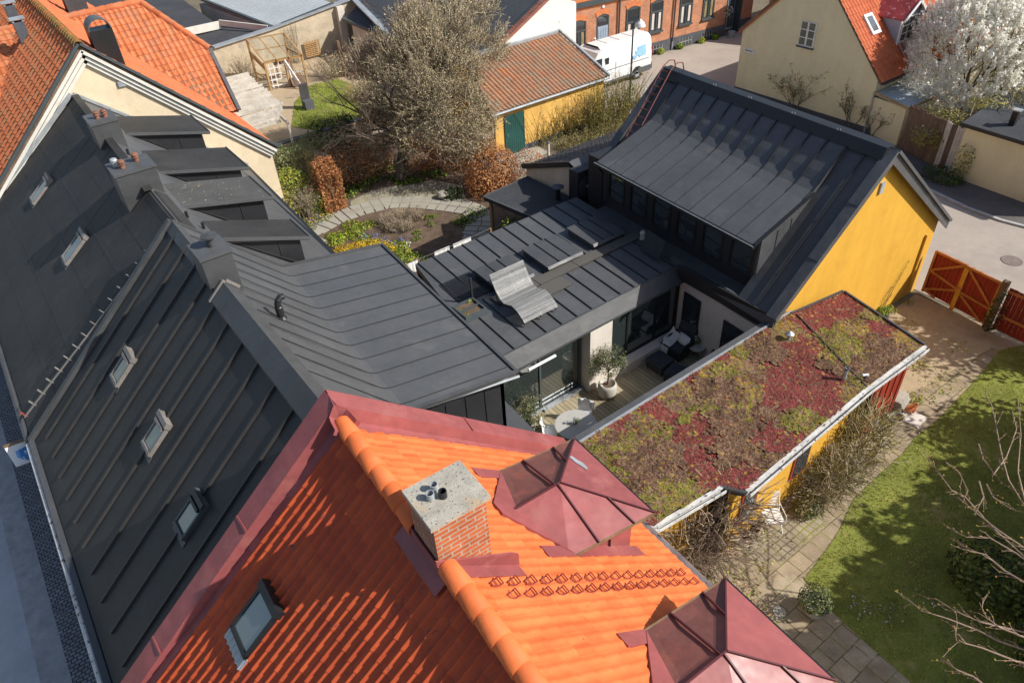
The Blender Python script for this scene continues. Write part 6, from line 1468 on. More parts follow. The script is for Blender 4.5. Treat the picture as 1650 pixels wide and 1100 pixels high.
for px_, py_, z_, r_, n_ in ((700, 45, 6.4, 1.35, 120), (757, 40, 6.2, 1.1, 90), (775, 75, 5.2, 1.0, 80), (640, 85, 5.4, 1.3, 110), (603, 100, 4.9, .9, 70), (690, 115, 4.8, 1.5, 120), (742, 125, 4.3, 1.15, 90), (640, 160, 3.6, 1.35, 110), (600, 165, 3.5, .8, 50), (700, 180, 3.4, 1.35, 100), (755, 190, 2.9, 1.1, 80), (598, 208, 2.5, .9, 60), (655, 212, 2.8, .9, 60), (720, 222, 2.5, 1.0, 70), (768, 225, 2.1, .7, 40), (730, 10, 7.0, .9, 60)):
    cq = G(px_, py_, z_)+V((rnd.gauss(0, .3), rnd.gauss(0, .3), 0))
    for _ in range(n_):
        p = rv(); p = p/p.length*(p.length**.32); q = cq+p*r_*rnd.uniform(.75, 1.2)
        if q.z > .7 and mnoise.noise(q*1.1) > -.22: extra.append(q)
for p in cl_pts+extra:
    k = 10
    for _ in range(k):
        q = p+rv()*.36; d = (q-V((16.8, 30.8, 2.5))).normalized()*.7+rv()+V((0, 0, .3)); d.normalize()
        mb.tube([q, q+d*.26+rv()*.06, q+d*.52+rv()*.12], [.012, .009, .005], 3, rnd.choice((0, 0, 1)), cap=False)
        for _ in range(4): mb.leaf(q+d*rnd.uniform(.05, .52)+rv()*.05, rnd.uniform(.05, .105), rnd.choice((2, 2, 3, 4)), None, .55)
mb.build('crown', ['twig', 'bark', 'leaf_bud', 'leaf_bud_b', 'leaf_bud_c'], t)
mb = MB()
for z in range(34):
    f = z/33; p = base.lerp(V((16.6, 30.6, 5.6)), f); leafblob(mb, p, (.33, .33, .25), 34, .12, (0, 1), .2)
mb.build('ivy', ['leaf_dark', 'leaf_green'], t)
rnd.setstate(random_state)

# ================================================================ upper garden: pergola, greenhouse, lawn
lawn2 = [G(*p, .9) for p in ((475, 165), (500, 138), (545, 128), (600, 150), (600, 190), (520, 212), (470, 205))]
mb = MB(); mb.prism([(9.5, 37.0, .9), (23.5, 37.0, .9), (24, 49.3, .9), (9.5, 49.3, .9)], (0, 0, -.86)); o = mb.build('terrace', 'dirt'); o['kind'] = 'structure'
sheet('upper_lawn', [(p.x, p.y) for p in lawn2], 'lawn', .93)
mb = MB(); P2 = [(p.x, p.y) for p in lawn2]
for _ in range(5000):
    x, y = rnd.uniform(12, 22), rnd.uniform(36, 46)
    if not inpoly(x, y, P2): continue
    a = rnd.random()*6.28; s_ = V((math.cos(a), math.sin(a), 0))*.03; p = V((x, y, .93)); mb.poly([p-s_, p+s_, p+V((rnd.gauss(0, .03), 0, rnd.uniform(.05, .14)))], rnd.choice((0, 0, 1)))
tag(mb.build('grass', ['leaf_bright', 'grass_a']), 'bright green grass of the small upper lawn by the greenhouse', 'grass', kind='stuff')
t = thing('pergola', 'bleached white slatted pergola between the orange wing and greenhouse', 'pergola', (12, 42, .9))
mb = MB(); ra, rb = G(398, 117, 2.5), G(478, 186, 2.5)
la, lb2 = G(335, 128, 2.5), G(392, 226, 2.5)
for k in range(20):
    f = k/19; p = la.lerp(lb2, f); q = ra.lerp(rb, f) if f < .75 else ra.lerp(rb, f)-V((.3*(f-.75)*12, 0, 0))
    zz = rnd.uniform(-.02, .02); mb.bar(V((p.x, q.y-.02, 2.4+zz)), V((q.x+rnd.uniform(-.08, .08), q.y, 2.4+zz)), .06, .13)
mb.build('rafters', 'wood_pale', t)
mb = MB(); mb.bar(V((ra.x-.5, ra.y+.2, 2.24)), V((rb.x-.6, rb.y-.2, 2.24)), .09, .16); mb.bar(V((la.x+.2, la.y, 2.24)), V((lb2.x+.2, lb2.y, 2.24)), .09, .16); mb.build('beam', 'wood_pale', t)
for p in (ra, rb, ra.lerp(rb, .5)): mb = MB(); mb.box(p.x-.6, p.y-.05, .9, p.x-.5, p.y+.05, 2.25); mb.build('post', 'wood_pale', t)
# greenhouse
def vertz(bx, by, z0, tx, ty):
    p = G(bx, by, z0); d = ray(tx, ty); k = (p.x*d.x+p.y*d.y)/(d.x**2+d.y**2); return p, CAM_H+k*d.z
f0, zf = vertz(437, 146, .9, 428, 105); f1, zf1 = vertz(496, 134, .9, 488, 86); zf = (zf+zf1)/2
b0_, b1_ = f0+V((.0, 2.2, 0)), f1+V((.0, 2.2, 0)); zb = zf+.85
t = thing('greenhouse', 'small lean-to timber greenhouse with glass roof panes', 'greenhouse', (f0+b1_)/2)
S3 = lambda p, z: V((p.x, p.y, z))
mb = MB()
for p, z in ((f0, zf), (f1, zf), (b0_, zb), (b1_, zb), (f0.lerp(f1, .52), zf)): mb.bar(S3(p, .9), S3(p, z), .11, .11, (1, 0, 0), lift=False)
mb.bar(S3(f0, zf), S3(f1, zf), .10, .14, lift=False); mb.bar(S3(f0, zf-.35), S3(b0_, zf+.1), .08, .3, lift=False); mb.bar(S3(f1, zf), S3(b1_, zf), .08, .1, lift=False); mb.bar(S3(f0, 1.5), S3(b0_, 1.5), .05, .06)
mb.build('frame', 'wood_tan', t)
mb = MB()
for f in (0, .33, .66, 1): mb.bar(S3(f0.lerp(f1, f), zf+.03)+V((0, -.12, 0)), S3(b0_.lerp(b1_, f), zb+.03), .07, .06)
for g in (0, .5, 1): mb.bar(S3(f0, zf+.03).lerp(S3(b0_, zb+.03), g), S3(f1, zf+.03).lerp(S3(b1_, zb+.03), g), .05 if g == .5 else .10, .05)
r_ = mb.build('roof_bars', 'wood_tan', t)
for i in range(3): 
    mb = MB(); mb.poly([S3(f0.lerp(f1, i*.33+.02), zf+.06), S3(f0.lerp(f1, i*.33+.31), zf+.06), S3(b0_.lerp(b1_, i*.33+.31), zb+.06), S3(b0_.lerp(b1_, i*.33+.02), zb+.06)]); mb.build('roof_pane', 'glass_clear', r_)
mb = MB()
for f in (.08, .20, .34): mb.bar(S3(f0.lerp(f1, f), 1.0), S3(f0.lerp(f1, f), zf-.1), .04, .04)
for z in (1.1, 1.45, 1.8, 2.15): mb.bar(S3(f0.lerp(f1, .05), z), S3(f0.lerp(f1, .48), z), .04, .05)
for z in (1.1, 1.6): mb.bar(S3(f0.lerp(f1, .66), z)+V((0, .3, 0)), S3(f1, z), .04, .06)
mb.bar(S3(f0.lerp(f1, .56), 1.0)+V((0, -.3, 0)), S3(f0.lerp(f1, .5), zf-.1), .05, .16); mb.bar(S3(f0.lerp(f1, .62), 1.0)+V((.1, -.9, 0)), S3(f0.lerp(f1, .5), zf-.1), .06, .16)
mb.build('glazing_bars', 'white_paint', t)
t = thing('potting_shelf', 'shelf of terracotta pots inside the greenhouse', 'shelf', b0_.lerp(b1_, .6)+V((0, -.6, .8)))
mb = MB(); p, q = b0_.lerp(b1_, .45)+V((0, -.5, 1.0)), b0_.lerp(b1_, .98)+V((0, -.5, 1.0)); mb.bar(p, q, .5, .05); mb.build('board', 'wood_brown', t)
for f in (.1, .9): mb = MB(); r2 = p.lerp(q, f); mb.bar((r2.x, r2.y, .9), r2, .06, .06, (1, 0, 0)); mb.build('leg', 'wood_brown', t)
for k in range(6):
    c = p.lerp(q, .08+k*.165)+V((0, rnd.uniform(-.1, .1), .06)); mb = MB(); mb.lathe(c, [(.07, 0), (.10, .17), (.11, .2), (.09, .19), (.085, .12)], 12)
    tag(mb.build('flower_pot', 'terracotta' if k != 3 else 'plastic_black'), 'terracotta pot on the greenhouse shelf' if k != 3 else 'black pot among the terracotta pots on the greenhouse shelf', 'pot', 'pots on the greenhouse shelf')
c = G(479, 130, 1.2); mb = MB(); mb.box(c.x-.35, c.y-.3, .9, c.x+.35, c.y+.3, 1.5); t = thing('wooden_crate', 'brown wooden crate with orange contents in the greenhouse doorway', 'crate', (c.x, c.y, .9)); mb.build('box', 'wood_brown', t); mb = MB(); leafblob(mb, (c.x, c.y, 1.52), (.25, .2, .1), 60, .12, (0,)); mb.build('contents', 'leaf_copper_c', t)
c = G(500, 176, .93); t = thing('garden_locker', 'dark grey upright garden locker on the small upper lawn', 'locker', c)
mb = MB(); mb.box(c.x-.27, c.y-.1, .93, c.x+.27, c.y+.4, 1.42); mb.build('base', 'plinth', t); mb = MB(); mb.obox((c.x, c.y+.36, 1.85), (.26, 0, 0), (0, .05, .015), (0, -.03, .46)); mb.build('lid', 'metal_black', t)
# old wall with trellis
t = thing('boundary_wall', 'tall weathered plaster wall behind the greenhouse', 'wall', (17, 49.5, 0)); YWl = 49.4
top = [GY(345, 78, YWl), GY(440, 47, YWl), GY(537, 10, YWl), GY(600, -12, YWl)]
mb = MB(); mb.prism([(top[0].x-3, YWl, 0)]+[(p.x, YWl, 0) for p in top[3:]]+[(p.x, YWl, p.z) for p in top[::-1]]+[(top[0].x-3, YWl, top[0].z-.4)], (0, .4, 0)); mb.build('wall', 'old_plaster', t)
mb = MB()
for a, b in zip(top, top[1:]): mb.bar(a+V((0, .1, 0)), b+V((0, .1, 0)), .5, .10)
mb.build('coping', 'zinc', t)
a, b = GY(545, 12, YWl), GY(556, 120, YWl); mb = MB(); mb.box(a.x-.25, YWl-.35, 0, a.x+.25, YWl, a.z+.1); mb.build('buttress', 'light_wall', t)
t = thing('trellis', 'weathered square trellis fixed to the plaster wall', 'trellis', (19.0, 49.2, .9))
p0, p1, p2 = GY(490, 70, YWl-.15), GY(507, 62, YWl-.15), GY(513, 118, YWl-.15)
mb = MB()
for k in range(6): x = p0.x+(p1.x-p0.x)*1.25*k/5; mb.box(x-.03, YWl-.17, 1.0, x+.03, YWl-.13, p1.z-.1)
for k in range(9): z = 1.05+(p1.z-1.2)*k/8; mb.box(p0.x-.05, YWl-.2, z, p0.x+(p1.x-p0.x)*1.25+.05, YWl-.16, z+.06)
mb.build('lattice', 'wood_tan', t)
shrub('bare wiry climber on the plaster wall left of the greenhouse', (14.3, 48.9, 1.8), (1.0, .3, .8), 120, .07, ['leaf_straw'], 60, 'wall_climber', 'climber')
shrub('bare wiry climber above the square trellis', (18.0, 49.1, 3.1), (.6, .25, .6), 40, .07, ['leaf_straw'], 26, 'wall_climber', 'climber')
shrub('budding fruit bush between greenhouse and apple tree', (18.6, 44.6, 1.7), (1.3, 1.1, .8), 1100, .09, ['leaf_bud', 'leaf_bud_c', 'leaf_olive'], 130, 'fruit_bush', 'bush')
shrub('pinkish budding bush at the edge of the upper lawn', (17.8, 39.8, 1.6), (1.1, 1.0, .9), 900, .09, ['leaf_bud', 'leaf_bud_c', 'leaf_copper_c'], 120, 'fruit_bush', 'bush')
t = thing('garden_post', 'leaning timber post beside the plaster buttress', 'post', G(556, 124, .9)); mb = MB(); p = G(556, 124, .9); mb.bar(p, p+V((-.1, .1, 2.2)), .16, .16, (1, 0, 0)); mb.build('shaft', 'wood_brown', t); mb = MB(); mb.tube([p+V((.5, -.3, 0)), p+V((-.05, .05, 2.0))], .04, 6); mb.build('strut', 'wood_brown', t)
# roofs behind the wall
t = thing('warehouse', 'low warehouse with pale grey ribbed metal roof', 'building', (20, 56, 0))
q0, q1 = GY(440, 45, YWl+.2), GY(537, 6, YWl+.2); q3 = G(318, -3, q0.z+.25); q2 = V((q1.x+(q3.x-q0.x)+.5, q3.y, q1.z+.25))
mb = MB(); mb.prism([q0, q1, q2, q3], (0, 0, -.12)); ribs(mb, q0, q3, q2, q1, 26, .05, .03); mb.build('roof', 'grey_steel_roof', t)
mb = MB(); mb.bar(q0, q3, .22, .10); mb.bar(q0, q1, .25, .08); mb.build('edge_trim', 'frame_dark', t)
mb = MB(); mb.prism([(q0.x, YWl+.45, 0), (q1.x, YWl+.45, 0), (q2.x, q2.y, 0), (q3.x, q3.y, 0)], (0, 0, q0.z-.15)); mb.build('wall', 'light_wall', t)
t = thing('flat_roofed_building', 'low building with stepped dark felt roofs behind the plaster wall', 'building', (12, 55, 0))
mb = MB(); z = 2.5
s1 = [G(346, 78, 2.7), G(438, 49, 2.7), G(411, 38, 2.7), G(325, 66, 2.7), G(200, 40, 2.7), G(300, 30, 2.7)]
mb.prism([(top[0].x-6, YWl+.42, 2.55), (q0.x-.05, YWl+.42, 2.9), (q0.x-3.0, 55, 3.0), (top[0].x-6, 55, 2.9)], (0, 0, -.3)); mb.build('lower_roof', 'flat_felt', t)
mb = MB(); a_ = V((q0.x-2.4, 53.5, 0)); mb.prism([(4, 53.2, 3.45), (q0.x-2.6, 53.2, 3.45), (q3.x-.6, 70, 3.6), (4, 70, 3.6)], (0, 0, -.25)); mb.build('upper_roof', 'flat_felt', t)
mb = MB(); mb.bar((4, 53.15, 3.0), (q0.x-2.3, 53.15, 3.0), .12, .48); mb.bar((q0.x-2.3, 53.15, 3.2), (q0.x-.2, 50.0, 3.0), .10, .35); mb.build('fascia', 'white_trim', t)
mb = MB(); mb.box(3, 49.85, 0, q0.x-1.2, 53.1, 2.2); mb.build('wall', 'light_wall', t)
# dark workshop roof behind the apple tree
t = thing('dark_workshop', 'dark roofed workshop half hidden behind the apple tree', 'building', (23, 42, 0))
mb = MB(); e0_, e1_ = GY(592, 52, 42.2), GY(740, 0, 42.2)
mb.prism([(21.3, 41.0, 3.3), (25.4, 37.2, 3.3), (30, 50, 4.6), (24.7, 58, 4.6)], (0, 0, -.2)); ribs(mb, (21.3, 41.0, 3.3), (24.7, 58, 4.6), (30, 50, 4.6), (25.4, 37.2, 3.3), 20, .04, .03); mb.build('roof', 'corrugated', t)
mb = MB(); mb.bar((21.2, 41.0, 3.32), (24.7, 58, 4.62), .35, .10); mb.build('verge', 'zinc', t)
mb = MB(); mb.prism([(21.7, 41.3, 0), (25.2, 37.8, 0), (29, 50, 0), (25.0, 57, 0)], (0, 0, 3.0)); mb.build('wall', 'light_wall', t)

# ================================================================ white gable and ochre shed
t = thing('white_gable_house', 'house with peeling white gable, brick verge and dark corrugated roof', 'house', (26, 36, 0))
va, vb = GY(806, 70, 33.15), GY(880, -2, 33.15); sl_ = (vb.z-va.z)/(vb.x-va.x); xr = 29.0; zr_ = va.z+(xr-va.x)*sl_
mb = MB(); mb.prism([(va.x-.2, 33.15, 0), (xr-.15, 33.15, 0), (xr-.15, 33.15, zr_-.15), (va.x-.2, 33.15, va.z-.25)], (0, .35, 0)); mb.build('gable_wall', 'white_wall', t)
mb = MB(); mb.bar(V((va.x-.3, 33.1, va.z-.22)), V((xr, 33.1, zr_-.05)), .42, .16, (-sl_, 0, 1)); mb.build('verge', brickmat('verge_brick', (.42, .12, .07), (.30, .09, .06), (.30, .22, .18), .2, .08, .01, 'XZ'), t)
mb = MB(); A_, B_ = V((va.x-4.2, 33.6, va.z-4.2*sl_-.0)), V((xr, 33.6, zr_)); ln = V((0, 15, 0))
A_ = V((va.x-1.9, 33.6, va.z-1.9*sl_-.2))
mb.prism([A_, B_, B_+ln, A_+ln], (0, 0, -.14))
ribs(mb, A_, A_+ln, B_+ln, B_, 75, .10, .035); mb.build('roof', 'corrugated', t)
mb = MB(); mb.bar(A_+V((0, 0, .0)), A_+ln, .16, .1); mb.bar(A_+V((.0, -.1, .05)), B_+V((0, -.1, .05)), .30, .05, (-sl_, 0, 1)); mb.build('edge_trim', 'frame_dark', t)
mb = MB(); mb.box(A_.x+.3, 34, 0, xr, 48, A_.z-.2); mb.build('wall', 'light_wall', t)
# shed
t = thing('ochre_shed', 'ochre rendered shed with weathered pantiles and green door', 'shed', (23.5, 31, 0))
xa0, xa1, yf, yb = 19.72, 27.45, 28.95, 33.05; ze, zt = 2.5, 4.0
mb = MB(); mb.prism([(xa0+.15, yf+.15, 0), (xa1-.12, yf+.15, 0), (xa1-.12, yf+.15, ze-.1), (xa0+.15, yf+.15, ze-.1)], (0, 3.9, 0)); mb.prism([(xa0+.16, yf+.2, ze-.15), (xa0+.16, yb, ze-.15), (xa0+.6, yb, zt-.2)], (7.1, 0, 0)); mb.build('wall', 'yellow_shed', t)
xb0 = 21.2
mb = MB(); e = V((xa0, yf, ze)); vd = V((0, yb-yf, zt-ze)); mb.prism([e, (xa1, yf, ze), (xa1, yb, zt), (xb0, yb, zt)], (0, .02, -.10), 1)
pantile(mb, e, (1, 0, 0), vd, xa1-xa0, vd.length, .245, .36, .055, 0, .02, 7, .22)
o = mb.build('roof', ['tile_brown', 'wood_brown'], t, clip=[(e, V((-(yb-yf), xb0-xa0, 0)))])
mb = MB(); mb.bar((xb0-.1, yb+.02, zt), (xa1+.1, yb+.02, zt), .30, .14); mb.bar((xa1+.04, yf-.1, ze+.02), (xa1+.04, yb, zt+.06), .12, .14); mb.build('flashing', 'zinc', t)
mb = MB(); mb.tube([(xa0-.05, yf-.08, ze-.05), (xa1+.1, yf-.08, ze-.05)], .065, 8); mb.build('gutter', 'zinc', t)
mb = MB(); mb.tube([(xa0+.12, yf-.05, ze-.1), (xa0+.14, yf+.05, .1)], .05, 8); mb.build('downpipe', 'wood_brown', t)
mb = MB(); mb.box(xa0+.13, yf+.10, 0, 20.55, yf+.148, .42); mb.box(21.75, yf+.10, 0, xa1-.15, yf+.148, .28); mb.build('plinth', 'plinth', t)
mb = MB()
for k in range(9): mb.box(20.62+k*.125, yf+.10, .05, 20.62+k*.125+.115, yf+.14, 2.05)
d = mb.build('door', 'green_door', t); mb = MB(); mb.box(20.56, yf+.09, .0, 20.62, yf+.149, 2.12); mb.box(21.75, yf+.09, 0, 21.81, yf+.149, 2.12); mb.box(20.56, yf+.09, 2.06, 21.81, yf+.149, 2.12); mb.build('frame', 'green_door', d); mb = MB(); mb.tube([(20.7, yf+.06, 1.05), (20.7, yf+.06, 1.2)], .015, 6); mb.build('handle', 'zinc', d)
mb = MB(); mb.box(19.9, 27.9, .02, 22.5, 29.0, .05); structure(mb.build('path', 'path_stone'))
# shrubs along its wall: upright yellowish stems
def stems(label, x0, x1, y0, y1, n, h, mats, spread=.35, lf=9, size=.10, name='willow_bush', cat='bush', group=None, m='twig_green'):
    mb = MB()
    for _ in range(n):
        p = V((rnd.uniform(x0, x1), rnd.uniform(y0, y1), 0)); d = V((rnd.gauss(0, spread), rnd.gauss(0, spread*.7), 1)).normalized(); H_ = h*rnd.uniform(.55, 1.1)
        q = p+d*H_*.5; r2 = q+(d+V((rnd.gauss(0, .25), rnd.gauss(0, .25), .1)))*H_*.5
        mb.tube([p, q, r2], [.018, .012, .005], 4, len(mats), cap=False)
        for _ in range(lf): f = rnd.uniform(.25, 1); s_ = p.lerp(q, f*2) if f < .5 else q.lerp(r2, f*2-1); mb.leaf(s_+rv()*.10, size*rnd.uniform(.6, 1.3), rnd.randrange(len(mats)), None, .4)
    return tag(mb.build(name, mats+[m]), label, cat, group)
stems('loose yellow green willow bush at the right corner of the ochre shed', 25.2, 27.6, 27.8, 28.8, 190, 2.7, ['leaf_yellow', 'leaf_olive', 'leaf_straw'], .28, 12)
stems('thin twiggy climber spread over the ochre shed wall beside the door', 22.3, 25.2, 28.6, 29.0, 60, 2.2, ['leaf_yellow', 'leaf_olive'], .42, 12, .09, 'wall_climber', 'climber')
stems('straw coloured dry grasses below the ochre shed wall', 23.0, 27.6, 27.2, 28.2, 330, .7, ['leaf_straw', 'leaf_straw', 'leaf_olive'], .5, 5, .09, 'dry_grasses', 'dry grass')['kind'] = 'stuff'
stems('upright yellowish shrub between the shed corner and the lamp post', 27.7, 29.2, 27.6, 29.4, 130, 2.6, ['leaf_yellow', 'leaf_olive', 'leaf_straw'], .25, 10)
t = thing('birch_post', 'pale peeling post standing in front of the ochre shed', 'post', G(884, 262, 0)); p = G(884, 262, .6); mb = MB(); mb.tube([(p.x, p.y, 0), (p.x, p.y, 1.6)], [.07, .06], 8); mb.build('shaft', 'wood_pale', t); mb = MB(); mb.lathe((p.x, p.y, 1.6), [(.085, 0), (.085, .05), (.02, .08)], 10); mb.build('cap', 'plinth', t)
# lamp post
p = G(1014, 166); t = thing('street_lamp', 'dark green street lamp with white bell shade, in front of the van', 'street lamp', p)
mb = MB(); mb.tube([p, p+V((0, 0, 1.2))], .07, 10); mb.tube([p+V((0, 0, 1.2)), p+V((0, 0, 4.35)), p+V((.06, -.02, 4.52)), p+V((.22, -.06, 4.60)), p+V((.38, -.1, 4.56))], .045, 8); mb.build('post', 'dark_green_steel', t)
mb = MB(); mb.lathe(p+V((.42, -.11, 4.22)), [(.30, 0), (.30, .04), (.24, .18), (.12, .30), (.05, .38)], 20); mb.build('lamp_shade', 'white_paint', t)
# ================================================================ van
t = thing('delivery_van', 'white panel van with pale blue printed shape on its side', 'van', (32.0, 33.6, .02))
vx0, vx1, vy0, vy1 = 29.0, 34.72, 32.62, 34.50
mb = MB(); sec = [(vy0+.02, .42), (vy0-.02, .95), (vy0+.0, 1.45), (vy0+.10, 2.1), (vy0+.22, 2.42), (vy0+.42, 2.55), (vy1-.42, 2.55), (vy1-.22, 2.42), (vy1-.10, 2.1), (vy1, 1.45), (vy1+.02, .95), (vy1-.02, .42)]
xs = [(vx0+1.5, 1), (vx1-.25, 1), (vx1-.06, .985), (vx1, .95)]; k = len(sec); b = 0
for x, s_ in xs:
    for y, z in sec: mb.v.append(V((x, (vy0+vy1)/2+(y-(vy0+vy1)/2)*s_, .42+(z-.42)*(s_*.5+.5))))
for i in range(len(xs)-1):
    for j in range(k): mb.f.append((i*k+j, i*k+(j+1) % k, (i+1)*k+(j+1) % k, (i+1)*k+j)); mb.m.append(0); mb.t.append(.5)
mb.f.append(tuple((len(xs)-1)*k+j for j in range(k))); mb.m.append(0); mb.t.append(.5)
# cab and bonnet
mb.prism([(vx0+1.55, vy0+.06, .42), (vx0+.0, vy0+.06, .42), (vx0-.05, vy0+.06, 1.0), (vx0+.45, vy0+.06, 1.35), (vx0+1.2, vy0+.06, 2.3), (vx0+1.55, vy0+.06, 2.42)], (0, vy1-vy0-.12, 0))
body = mb.build('body', 'van_white', t)
mb = MB(); mb.box(vx0+.9, vy0+.02, 1.35, vx0+1.5, vy0+.055, 1.95); mb.box(vx0+1.75, vy0+.01, 1.3, vx0+2.05, vy0+.03, 1.9); mb.build('window', 'glass_dark', t)
mb = MB(); mb.box(vx0+.1, vy0-.03, .36, vx1-.2, vy0+.03, .5); mb.box(vx1-.15, vy0+.02, .4, vx1+.07, vy1-.02, .78); mb.box(vx1-1.2, vy0-.04, .36, vx1-.12, vy0+.02, .70); mb.build('bumper', 'plinth', t)
for x in (vx0+.95, vx1-1.25):
    for y in (vy0-.0, vy1-.2):
        mb = MB(); c = V((x, y, .36))
        ring = [V((x+.35*math.cos(a), 0, .36+.35*math.sin(a))) for a in [i*math.pi/12 for i in range(24)]]
        mb.prism([(q.x, y-.02, q.z) for q in ring], (0, .22, 0)); wh = mb.build('wheel', 'tyre', t)
        mb = MB(); mb.prism([(x+.2*math.cos(i*math.pi/8), y-.03, .36+.2*math.sin(i*math.pi/8)) for i in range(16)], (0, .02, 0)); mb.build('rim', 'zinc', wh)
        if y < 33: mb = MB(); mb.prism([(x+.46*math.cos(a), y-.01, .38+.46*math.sin(a)) for a in [i*math.pi/12 for i in range(13)]], (0, .012, 0)); mb.build('wheel_arch', 'plastic_black', t)
mb = MB(); mb.box(vx1-.03, vy0+.02, 1.0, vx1+.02, vy0+.14, 1.75); mb.box(vx1-.03, vy1-.14, 1.0, vx1+.02, vy1-.02, 1.75); mb.build('tail_lamp', 'red_lamp', t)
mb = MB(); mb.box(vx1-.02, 33.54, .8, vx1+.012, 33.57, 2.45); mb.box(vx0+2.6, vy0-.022, .6, vx0+2.615, vy0+.0, 1.5); mb.box(vx0+4.0, vy0-.022, .6, vx0+4.015, vy0, 1.5); mb.box(vx0+1.7, vy0-.025, 1.15, vx1-.3, vy0-.012, 1.18)
for x in (vx0+2.3, vx0+3.3, vx0+4.3): mb.box(x, vy0+.5, 2.552, x+.03, vy1-.5, 2.562)
mb.build('panel_line', 'plinth', t)
mb = MB(); q = lambda x, z: (vx0+x, vy0-.03+max(0, z-1.45)*.155, z)
mb.prism([q(4.0, 1.42), q(4.25, 1.30), q(4.35, 1.45), q(4.5, 1.5), q(4.6, 1.38), q(4.75, 1.42), q(5.15, 1.45), q(5.15, 2.02), q(4.5, 1.98), q(4.48, 1.8), q(4.28, 1.78), q(4.3, 1.6), q(4.05, 1.55)], (0, -.004, 0)); mb.build('print', 'light_blue', t)
# ================================================================ brick terrace
BA = V((37.26, 35.47, 0)); bd = V((9.09, -.85, 0)).normalized(); bn = V((-bd.y, bd.x, 0))
t = thing('brick_terrace', 'red brick house with arched windows, grey plinth and doors', 'house', BA+bd*0+bn*3)
B3 = lambda s_, o, z: BA+bd*s_+bn*o+V((0, 0, z))
def fbox(mb, s0, s1, z0, z1, o0, o1, mi=0): mb.prism([B3(s0, o0, z0), B3(s1, o0, z0), B3(s1, o0, z1), B3(s0, o0, z1)], bn*(o1-o0), mi)
mb = MB(); fbox(mb, -9, 7.0, .75, 7.5, 0, 8); fbox(mb, 8.55, 9.6, .75, 7.5, 0, 8); fbox(mb, 7.0, 8.55, 2.9, 7.5, 0, 8); fbox(mb, 6.9, 8.6, .0, 3, .9, 8); 
t.rotation_euler = (0, 0, math.atan2(bd.y, bd.x)); mb.build('wall', 'brick_red', t)
mb = MB(); fbox(mb, -9, 7.0, 0, .75, -.05, 4); fbox(mb, 8.55, 9.6, 0, .8, -.05, 4); mb.build('plinth', 'plinth', t)
mb = MB(); fbox(mb, -9, 9.6, 4.02, 4.30, -.16, 0); mb.build('string_course', 'frame_dark', t)
mb = MB(); fbox(mb, -9, 9.6, 3.88, 4.0, -.05, 0); fbox(mb, -9, 9.6, 4.32, 4.5, -.04, 0); mb.build('brick_band', 'brick_plain', t)
def arch(s0, s1, z0, z1, kind):
    w = s1-s0; rise = .16; n = 10
    top_ = [(s0+w*i/n, z1-rise+rise*math.sin(math.pi*i/n)) for i in range(n+1)]
    mb = MB(); mb.prism([B3(s0, -.012, z0), B3(s1, -.012, z0)]+[B3(s, -.012, z) for s, z in top_[::-1]], bn*.010, 0)
    f = mb.build('door' if kind == 'door' else 'window', 'frame_dark', t)
    zt_ = z0+(z1-z0)*.62
    if kind != 'door':
        for a, b in ((z0+.09, zt_-.05), (zt_+.06, z1-.20)): mb = MB(); mb.prism([B3(s0+.09, -.03, a), B3(s1-.09, -.03, a), B3(s1-.09, -.03, b), B3(s0+.09, -.03, b)], bn*.012); mb.build('pane', 'glass_dark', f)
        mb = MB(); fbox(mb, s0+.15, s0+.34, z0+.12, zt_-.08, -.038, -.032); fbox(mb, s1-.34, s1-.15, z0+.12, zt_-.08, -.038, -.032); mb.build('curtain', 'leaf_straw' if kind == 'c' else 'light_wall', f)
        mb = MB(); fbox(mb, s0, s1, zt_-.05, zt_+.06, -.06, -.01); fbox(mb, (s0+s1)/2-.03, (s0+s1)/2+.03, z0, zt_, -.05, -.01); fbox(mb, s0-.02, s0+.08, z0, z1-.12, -.055, -.01); fbox(mb, s1-.08, s1+.02, z0, z1-.12, -.055, -.01); mb.build('mullion', 'frame_dark', f)
        mb = MB(); fbox(mb, s0-.06, s1+.06, z0-.12, z0, -.14, 0); mb.build('sill', 'frame_dark', f)
    else:
        mb = MB(); fbox(mb, s0+.1, s1-.1, z0+.1, zt_+.25, -.03, -.012); 
        for k in range(4): fbox(mb, s0+.15+k*(w-.25)/4, s0+.10+(k+.8)*(w-.25)/4, z0+.2, zt_+.1, -.045, -.03)
        mb.build('leaf', 'blue_boards', f); mb = MB(); fbox(mb, s0+.1, s1-.1, zt_+.32, z1-.15, -.03, -.012); mb.build('pane', 'glass_dark', f)
    mb = MB()
    for i in range(n): 
        (a, b), (c, d_) = top_[i], top_[i+1]; e = 1.0
        mb.prism([B3(a, -.03, b), B3(c, -.03, d_), B3(c+(c-(s0+s1)/2)*.16, -.03, d_+.30), B3(a+(a-(s0+s1)/2)*.16, -.03, b+.30)], bn*.025)
    mb.build('arch', 'brick_plain', f)
arch(-6.35, -5.2, 1.55, 3.3, 'c'); arch(-4.35, -3.35, .8, 3.35, 'door'); arch(-1.95, -.85, .8, 3.4, 'b'); arch(.05, 1.1, 1.5, 3.45, 'b'); arch(2.62, 3.72, 1.5, 3.45, 'b'); arch(4.72, 5.75, 1.5, 3.45, 'c'); arch(-8.6, -7.5, 1.5, 3.4, 'b')
mb = MB(); fbox(mb, 7.05, 8.4, .1, 2.85, .55, .62); d = mb.build('door', 'blue_boards', t); mb = MB()
for s0 in (7.15, 7.8): fbox(mb, s0, s0+.5, .3, 1.2, .50, .55); fbox(mb, s0, s0+.5, 1.4, 2.7, .50, .55)
